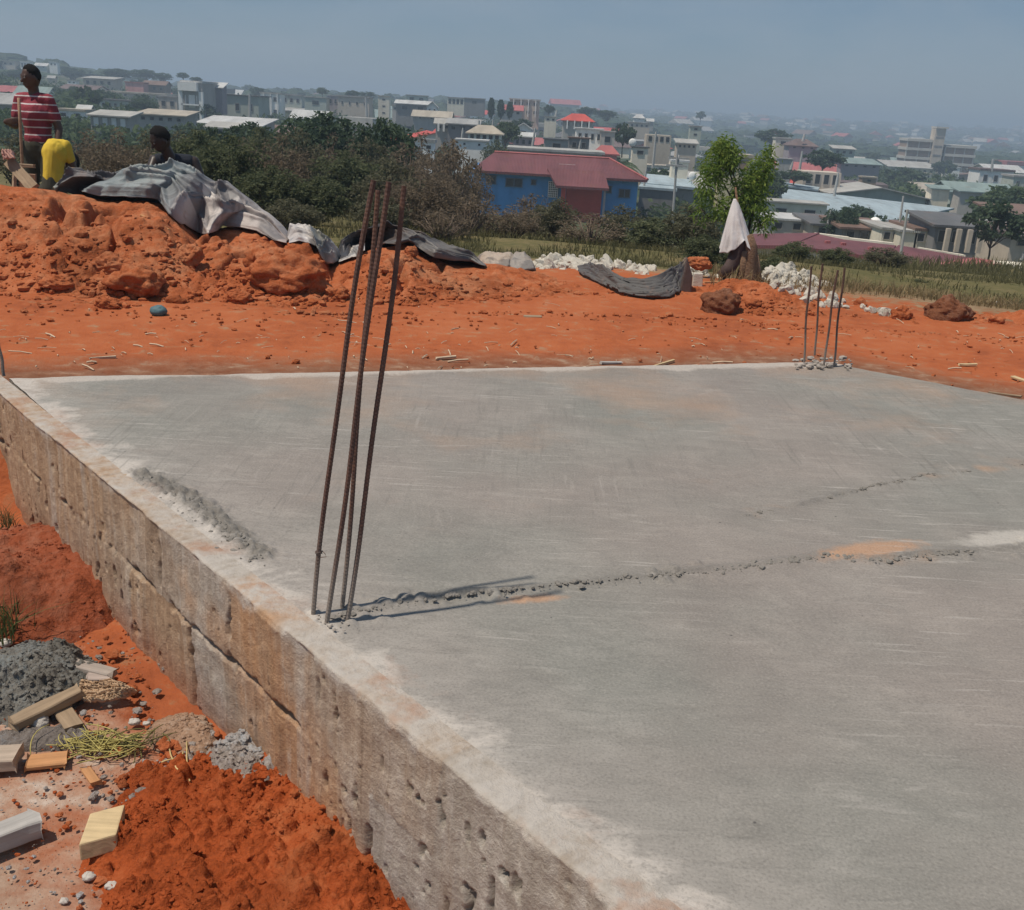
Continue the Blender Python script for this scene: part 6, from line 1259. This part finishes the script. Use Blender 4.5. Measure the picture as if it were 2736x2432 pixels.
P = D(2335, 612, 62); b = MB(); b.ell((0, 0, .1), (.45, .45, .6), 16, 10); b.build('tank', wm('white'), loc=P, smooth=True); tag(COL.objects['tank'], 'white domed tank above the dark open shed', 'tank')
for i, (x, y, d, r, lb) in enumerate(((2527, 582, 80, .28, 'pink round thing on the grey market roof'), (2572, 587, 80, .2, 'white round dish on the grey market roof'), (1850, 470, 85, .32, 'white satellite dish left of the young tree'), (1690, 381, 110, .4, 'white dish on the cream walled house'))):
    b = MB(); b.ell((0, 0, 0), (r, r*.35, r), 16, 10); b.tube([(0, .1, -r*2.4), (0, .1, 0)], .04, 6)
    tag(b.build('dish', mat('pink_paint', (.55, .22, .18)) if i == 0 else wm('white'), loc=D(x, y, d), smooth=True), lb, 'dish')
# the blue house
def bluehouse():
    d = 70; o = D(1500, 560, d); o[2] -= .4; t = thing('house', 'blue house with a broad maroon hipped roof and a red porch', 'house', o); u = 70/2700*1.0
    X = lambda x, y=480, dd=d: (D(x, y, dd)-o)[0]; Z = lambda y, x=1500, dd=d: (D(x, y, dd)-o)[2]
    zE = Z(467, 1500); zR = Z(416, 1480, 74.5); x0, x1 = X(1250), X(1706); dep = 9.0; e = .55
    MB().box(((x0+x1)/2, dep/2, zE/2-1.2), (x1-x0, dep, zE+2.4)).build('wall', wm('blue'), t)
    th = .16; c0, c1 = x0+1.15, x1-1.7; V = [(x0+.9-e, -e, zE), (x1+e, -e, zE), (x1+e, dep+e, zE), (x0-e+.9, dep+e, zE), (c0+.4, dep/2, zR), (c1, dep/2, zR)]; V = np.array(V); L = V[:4]-(0, 0, th)
    MB().add(np.concatenate([V, L]), [(0, 1, 5, 4), (1, 2, 5), (2, 3, 4, 5), (3, 0, 4), (6, 7, 1, 0), (7, 8, 2, 1), (8, 9, 3, 2), (9, 6, 0, 3), (9, 8, 7, 6)]).build('roof', rm('maroon'), t)
    b = MB(); b.tube([(c0+.4, dep/2, zR+.02), (c1, dep/2, zR+.02), (x1+e, -e, zE+.04)], .09, 6); b.build('ridge_cap', rm('rose'), t)
    # porch: lower gabled roof pushed forward
    px0, px1 = X(1497), X(1618); m = (px0+px1)/2; pf = -2.3; zp = zE-.55; zq = zE+.35
    V = np.array([(px0-.3, pf, zp), (px1+.1, pf, zp), (px1-.1, .4, zq), (px0-.9, .4, zq)]); MB().add(np.concatenate([V, V-(0, 0, th)]), [(0, 1, 2, 3), (7, 6, 5, 4), (4, 5, 1, 0), (5, 6, 2, 1), (6, 7, 3, 2), (7, 4, 0, 3)]).build('porch_roof', rm('maroon'), t)
    MB().box(((px0+px1)/2+.1, -.55, zp/2-1.25), (px1-px0-.7, 1.1, zp+2.3)).build('porch_wall', wm('red'), t); MB().box((px1-.12, pf+.35, zp/2-1.2), (.14, .14, zp+2.3)).build('porch_post', wm('purple'), t); MB().box((px0+.2, pf+.4, zp/2-1.2), (.3, .3, zp+2.3)).build('porch_post', wm('red'), t)
    def win(xa, xb, ya, yb, n=1):
        xa, xb = X(xa), X(xb); za, zb = Z(yb), Z(ya); w = MB().box(((xa+xb)/2, -.02, (za+zb)/2), (xb-xa, .06, zb-za)).build('window', M_pane, t)
        f = MB(); k = .05
        for s_ in range(n+1): f.box((xa+(xb-xa)*s_/n, -.06, (za+zb)/2), (k, .06, zb-za))
        f.box(((xa+xb)/2, -.065, za), (xb-xa+.1, .08, k)); f.box(((xa+xb)/2, -.065, zb), (xb-xa+.1, .08, k)); f.build('window_frame', mat('blue_grey_frame', (.12, .16, .22)), w)
    win(1352, 1396, 484, 506, 2); win(1420, 1432, 485, 498); win(1624, 1636, 490, 508); win(1657, 1686, 496, 518, 2); win(1300, 1325, 480, 502)
    xa, xb, za, zb = X(1467), X(1492), Z(528), Z(487); dr = MB().box(((xa+xb)/2, -.03, (za+zb)/2), (xb-xa, .05, zb-za)).build('lattice_door', mat('dark_door_void', (.10, .11, .13)), t); g = MB()
    for i in range(6): g.box((xa+(xb-xa)*i/5, -.08, (za+zb)/2), (.045, .04, zb-za))
    for i in range(8): g.box(((xa+xb)/2, -.085, za+(zb-za)*i/7), (xb-xa+.05, .04, .045))
    g.build('grille', wm('white'), dr)
    MB().box((X(1515, 455, 72), dep*.28, zE+(zR-zE)*.42), (1.1, .5, .30)).build('roof_vent', wm('white'), t)
    RECTS.append((1250, 1730, 405, 590, 68)); SHORT.append(('blue house', 1500, 480, 460, 70))
bluehouse()
# light poles
M_pole = mat('pale_concrete_pole', (.42, .42, .40), .8)
for i, (xt, yt, xb, yb, d, lb) in enumerate(((1430, 343, 1421, 402, 100, 'pale pole standing behind the red ridge beside the white gabled house'), (1553, 364, 1547, 408, 100, 'pale pole before the white ornate house'), (1237, 342, 1234, 376, 112, 'thin pole beside the hipped beige roof'), (1280, 322, 1278, 356, 112, 'thin pole before the tin roof, left of two close together'), (1318, 320, 1313, 372, 112, 'thin pole before the hipped beige roof, right of two close together'), (1041, 328, 1039, 362, 110, 'thin pole over the dark bush by the tall beige block'),
                                (1727, 452, 1714, 548, 80, 'leaning pole standing at the right corner of the blue house'), (1810, 400, 1799, 562, 76, 'tall pole with a crossbar in front of the grey shed'), (1815, 414, 1808, 450, 77, 'short twin pole touching the pole with the crossbar'), (1753, 352, 1746, 430, 120, 'pole in greenery above the grey shed'), (2144, 404, 2136, 456, 140, 'pole standing before the dark brown roofed house'), (2118, 432, 2113, 452, 140, 'short pale post left of the pole by the dark brown roof'), (2150, 358, 2146, 374, 205, 'thin mast on the dark brown roof'), (2240, 462, 2231, 512, 110, 'pole sticking up behind the long blue roofed shed'),
                                (2220, 562, 2206, 625, 60, 'leaning pole before the low tan shack'), (2414, 524, 2396, 650, 58, 'tall leaning pole behind the maroon roof, rear one of a crossed pair'), (2425, 560, 2400, 722, 38, 'thick leaning pole rising from the meadow edge before the maroon roof'), (713, 258, 717, 318, 230, 'white post before the white balcony house'), (667, 250, 668, 300, 175, 'thin white pole at the end of the broad grey green wing'), (977, 262, 980, 312, 232, 'thin pole at the right corner of the four window house'), (2738, 672, 2730, 690, 45, 'short white post at the right edge by the meadow'), (2653, 425, 2650, 452, 190, 'thin mast on the white twin house'), (2256, 672, 2252, 706, 42, 'pale post before the white wall of the maroon roofed house'), (1488, 295, 1484, 315, 200, 'thin pole left of the bright red roof'))):
    T = D(xt, yt, d); B_ = D(xb, yb, d); b = MB(); r = max(.05, .0011*d); L = T-B_; b.tube([tuple(-L*.25), tuple(L*.5), tuple(L)], [r*1.3, r*1.05, r*.8], 7)
    if 'crossbar' in lb: b.box(tuple(L*.74+np.array((.0, -.12, 0))), (1.5, .12, .14))
    tag(b.build('light_pole', M_pole, loc=B_), lb, 'pole', 'light poles of the town')
# trees of the town, each named after what it stands by
for x, yt, yb, w, d, k, lb in ((195, 174, 215, 62, 380, 'bush_dark', 'dark round hill tree right of the hilltop houses'), (315, 176, 214, 84, 380, 'bush_dark', 'broad dark hill tree above the beige house with a white sloping roof'), (384, 178, 215, 78, 380, 'bush_dark', 'broad dark hill tree above the pink house'), (435, 188, 220, 50, 380, 'bush_dark', 'small hill tree right of the two broad dark hill trees'), (490, 194, 218, 24, 360, 'tree_tall', 'narrow tree on the skyline left of the white two storey house'), (524, 202, 220, 34, 350, 'bush_dark', 'round tree peeping over the white two storey house'), (385, 252, 310, 74, 165, 'bush_dark', 'dense dark tree before the long brown walled house'), (60, 176, 226, 110, 330, 'bush_dark', 'wide tree belt crown behind the head of the standing person'), (165, 225, 270, 90, 230, 'bush_dark', 'dull green tree on the slope right of the standing person'),
                              (688, 226, 262, 40, 330, 'bush_dark', 'rounded tree at the left end of the white balcony house'), (862, 234, 262, 26, 320, 'tree_tall', 'upright dark tree on the skyline'), (944, 235, 268, 44, 300, 'bush_dark', 'round bluish tree on the skyline over the four window house'), (980, 245, 262, 36, 320, 'tree_loose', 'loose flat tree right of the round skyline tree'), (1276, 258, 285, 34, 300, 'bush_dark', 'tree on the skyline left of the cypresses'), (1465, 280, 312, 24, 260, 'tree_round', 'small tree right of the three storey balcony house'), (1570, 280, 312, 60, 330, 'bush_dark', 'round skyline tree above the bright red roof'), (1620, 288, 320, 60, 330, 'bush_dark', 'low spreading tree right of the bright red roof'), (1870, 297, 330, 22, 500, 'tree_tall', 'tall lone tree on the right skyline'), (2060, 345, 400, 70, 250, 'tree_round', 'dark tree left above the pale boxy house'), (2195, 400, 470, 80, 150, 'tree_round', 'dense dark tree right of the light pole by the brown roof'), (2120, 455, 492, 74, 120, 'tree_round', 'dark blue green tree behind the narrow bluish roof'), (2520, 428, 482, 50, 290, 'tree_round', 'dark tree covering the foot of the unfinished concrete building'), (2412, 448, 500, 90, 210, 'tree_round', 'dark tree below the long cream annex'), (2284, 548, 606, 72, 80, 'tree_round', 'dark tree in front of the long blue roofed shed'), (2640, 534, 690, 130, 46, 'tree_loose', 'tall ragged dark tree beside the brown market sheds'), (1395, 318, 350, 40, 180, 'tree_round', 'tree under the red roofed wing by the cypresses'), (1350, 325, 405, 62, 120, 'tree_tall', 'upright tree between hipped beige roof and white gabled house'), (1662, 330, 410, 46, 130, 'tree_round', 'dark tall tree right of the square tower house'), (1400, 600, 690, 1, 1, None, '')):
    if k is None: continue
    P = D(x, yb, d); T = D(x, yt, d); plant('tree', lb, 'tree', P-(0, 0, .3), T[2]-P[2]+.3, w*d*1.06/2700*1.15, k, 'trees of the town')
for x, yt, lb in ((1311, 262, 'slender cypress, first of three beside the three storey house'), (1337, 267, 'slender cypress, middle of three beside the three storey house'), (1361, 273, 'slender cypress, last of three, touching the three storey house')):
    P = D(x, 318, 205); T = D(x, yt, 205); plant('cypress', lb, 'tree', P, T[2]-P[2], 1.5, 'cypress', 'three cypresses')
used = set(); R = np.random.default_rng(123); made = 0; AW = dict(white='white', cream='cream', beige='tan', grey='grey', block='bare block', green='pale green', yellow='yellowish', purple='drab', brown='brown'); AR = dict(tin='tin', pale='pale', rust='rusty', red='red', rose='faded red', dgrey='dark', green='green', beige='straw coloured', white='white', brown='brown')
for it in range(6000):
    if made >= 95: break
    x = R.uniform(-30, 2780); d = 110*(5.5)**R.random(); u = np.interp(x, KX, KU); X, Y = u*d, d; z = float(zg(X, Y)); px, py = proj((X, Y, z)); wpx = R.uniform(6, 13)*2560/d; hpx = R.uniform(3.0, 5.5)*2560/d
    if px < 1700 and py < 262: continue
    if any(dd > d*.9 and max(0, min(px+wpx/2, b_)-max(px-wpx/2, a))*max(0, min(py, e)-max(py-hpx, c)) > .10*(b_-a)*(e-c) for a, b_, c, e, dd in RECTS): continue
    wk, rk = R.choice(['white', 'white', 'cream', 'cream', 'beige', 'grey', 'block', 'green', 'yellow', 'purple', 'brown']), R.choice(list(AR)); s0 = min(SHORT, key=lambda s_: math.hypot(s_[1]-px, (s_[2]-(py-hpx/2))*2.2)); dx = px-s0[1]
    rel = ('right of' if dx > 0 else 'left of') if abs(dx) > s0[3]*.5 else ('behind' if d > s0[4] else 'in front of')
    lb = f'small {AW[wk]} house with {AR[rk]} roof {rel} the {s0[0]}'
    if lb in used or len(lb.split()) > 16: continue
    used.add(lb); made += 1
    house(lb, px-wpx/2, px+wpx/2, py-hpx, py, d, wk, (str(R.choice(['gable', 'mono', 'hip', 'gablex', 'flat'])), rk, R.uniform(.25, .45)), int(R.integers(1, 4)), 1, bool(R.random() < .5), R.uniform(-.4, .4), wfrac=(.25, .35))
ADJ = dict(tree_round='dark round tree', tree_wide='low wide green tree', tree_tall='upright green tree', tree_loose='loose thin tree', palm='palm', bush_green='leafy green bush', bush_dull='dull scrubby bush')
used = set(); R = np.random.default_rng(99); made = 0
for it in range(16000):
    if made >= 230: break
    x = R.uniform(-40, 2790); d = 75*(9.5)**R.random(); u = np.interp(x, KX, KU); X, Y = u*d, d; z = float(zg(X, Y)); px, py = proj((X, Y, z))
    k = R.choice(['tree_round', 'tree_wide', 'tree_tall', 'tree_loose', 'palm', 'bush_green', 'bush_dull'], p=[.25, .22, .13, .12, .06, .13, .09]); h = (R.uniform(3.2, 6.5) if 'bush' not in k else R.uniform(1.6, 2.6)); w = h*R.uniform(.8, 1.3); ph = h*2560/d; pw = w*2560/d
    if px < 1750 and py < 250 or (2040 < px < 2640 and 500 < py < 720): continue
    if any(dd > d*.97 and max(0, min(px+pw*.4, b_)-max(px-pw*.4, a))*max(0, min(py, e)-max(py-ph*.9, c)) > .16*(b_-a)*(e-c) for a, b_, c, e, dd in RECTS): continue
    c = sorted(SHORT, key=lambda s_: math.hypot((s_[1]-px)/1.0, (s_[2]-(py-ph/2))*2.2)); s0 = c[0]; dx = px-s0[1]
    rel = ('right of' if dx > 0 else 'left of') if abs(dx) > s0[3]*.5 else ('behind' if d > s0[4] else 'in front of')
    lb = f'{ADJ[k]} {rel} the {s0[0]}'
    if lb in used:
        rel2 = ('right of' if px > c[1][1] else 'left of'); lb = f'{ADJ[k]} {rel} the {s0[0]}, {rel2} the {c[1][0]}'
        if lb in used or len(lb.split()) > 16: continue
    used.add(lb); made += 1
    plant('bush' if 'bush' in k else 'palm' if k == 'palm' else 'tree', lb, 'bush' if 'bush' in k else 'tree', (X, Y, z-.15), h, w, k, 'trees of the town')
R = np.random.default_rng(17); BL = []; N = 9000
d = 72*(6.5)**R.random(N); x = R.uniform(-60, 2800, N); u = np.interp(x, KX, KU); X, Y = u*d, d; Z = zg(X, Y); hh = R.uniform(.8, 2.4, N)*(1+.75*(d > 130)); ww = hh*R.uniform(.7, 1.4, N); RA = np.array(RECTS)
m_ = fbm(X/22, Y/22, 0, 3, 19) > .44
for i in np.nonzero(m_)[0]:
    px, py = proj((X[i], Y[i], Z[i])); ph, pw = hh[i]*2560/d[i], ww[i]*2560/d[i]
    if (px < 1750 and py < 245) or (2040 < px < 2640 and 500 < py < 600 and d[i] < 100) or (1240 < px < 1740 and py > 400): continue
    k = (RA[:, 4] > d[i]*.97) & (RA[:, 1] > px-pw*.5) & (RA[:, 0] < px+pw*.5) & (py-ph < RA[:, 3]-.42*(RA[:, 3]-RA[:, 2])) & (py > RA[:, 2])
    if not k.any(): BL.append(i)
BL = np.array(BL[:5200]); L_ = 46; R = np.random.default_rng(18); p = R.normal(0, 1, (len(BL), L_, 3)); p /= np.linalg.norm(p, axis=2, keepdims=True); q = p*R.random((len(BL), L_, 1))**.35*np.stack([ww[BL], ww[BL], hh[BL]], -1)[:, None]*.52
C = (q+np.stack([X[BL], Y[BL], Z[BL]+hh[BL]*.42], -1)[:, None]).reshape(-1, 3); V, F = leafcloud(C, 1, .55, 20, .1, p.reshape(-1, 3), .7); s_ = np.repeat(hh[BL], L_)*.30; V = V.reshape(-1, 4, 3); V = C[:, None]+(V-C[:, None])*s_[:, None, None]
tag(link('town_scrub', npmesh('town_scrub', V, F, False), L_mid), kind='stuff')
# far hillside: tiny houses and woods
R = np.random.default_rng(5); mes = []
for i, (wk, rk) in enumerate((('white', 'tin'), ('beige', 'rust'), ('white', 'pale'), ('grey', 'rose'))):
    a = MB().box((0, 0, 0), (8, 7, 7)).mesh('wall'); a.materials.append(wm(wk)); b = MB().prismx([(-4, 3.5), (4, 3.5), (0, 5.6)], -4.6, 4.6).mesh('roof'); b.materials.append(rm(rk)); mes.append((a, b))
n = 0
while n < 90:
    x = R.uniform(1500, 2790); d = R.uniform(600, 1900); u = np.interp(x, KX, KU); z = float(zg(u*d, d))
    px, py = proj((u*d, d, z+4))
    n += 1; t = thing('house', 'tiny pale house on the hazy far hillside beyond the town', 'house', (u*d, d, z+1), R.uniform(0, 3), 'tiny houses on the far hillside'); s_ = R.uniform(.7, 1.5); t.scale = (s_*R.uniform(.8, 1.6), s_, s_)
    for nm, me in zip(('wall', 'roof'), mes[n % 4]): o = bpy.data.objects.new(nm, me); COL.objects.link(o); o.parent = t
N = 5200; d = 420*(4.9)**R.random(N); u = R.uniform(KU[0]*1.2, KU[-1]*1.2, N); X, Y = u*d, d; k = fbm(X/70, Y/70, 0, 3, 8) > np.interp(u, [KU[0], KU[2], KU[3], KU[4]], [.50, .46, .40, .40]); X, Y, d = X[k], Y[k], d[k]; Z = zg(X, Y)
ico = MB().ell((0, 0, 0), (1, 1, .8), 10, 7, None, .5, 3, 2.2); bv = ico.v[0]; s_ = R.uniform(2.0, 5.5, len(X)); V = (bv[None]*(1+.35*(R.random((len(X), len(bv), 1))-.5))*s_[:, None, None]*np.stack([R.uniform(.9, 1.8, len(X)), R.uniform(.9, 1.8, len(X)), R.uniform(.6, 1.0, len(X))], -1)[:, None])+np.stack([X, Y, Z+s_*.35], -1)[:, None]
F = [np.concatenate([np.array(f)+0*1 for f in ico.f.values() for f in [np.array(f)]])]; F = (F[0][None]+(np.arange(len(X))*len(bv))[:, None, None]).reshape(-1, 4)
tag(link('far_woods', npmesh('far_woods', V, F, False), L_dark), kind='stuff')

# ------------------------------------------------------------------ haze
n = bpy.data.materials.new('haze'); n.use_nodes = True; t = n.node_tree; t.nodes.clear(); o = t.nodes.new('ShaderNodeOutputMaterial'); v = t.nodes.new('ShaderNodeVolumePrincipled')
v.inputs['Color'].default_value = (.66, .83, 1.0, 1); v.inputs['Density'].default_value = .0013; v.inputs['Anisotropy'].default_value = .1; t.links.new(v.outputs[0], o.inputs['Volume'])
n.volume_intersection_method = 'FAST' if hasattr(n, 'volume_intersection_method') else 0
b = MB().box((0, 0, 6), (5600, 5600, 46)); h = b.build('haze', n); tag(h, kind='stuff')
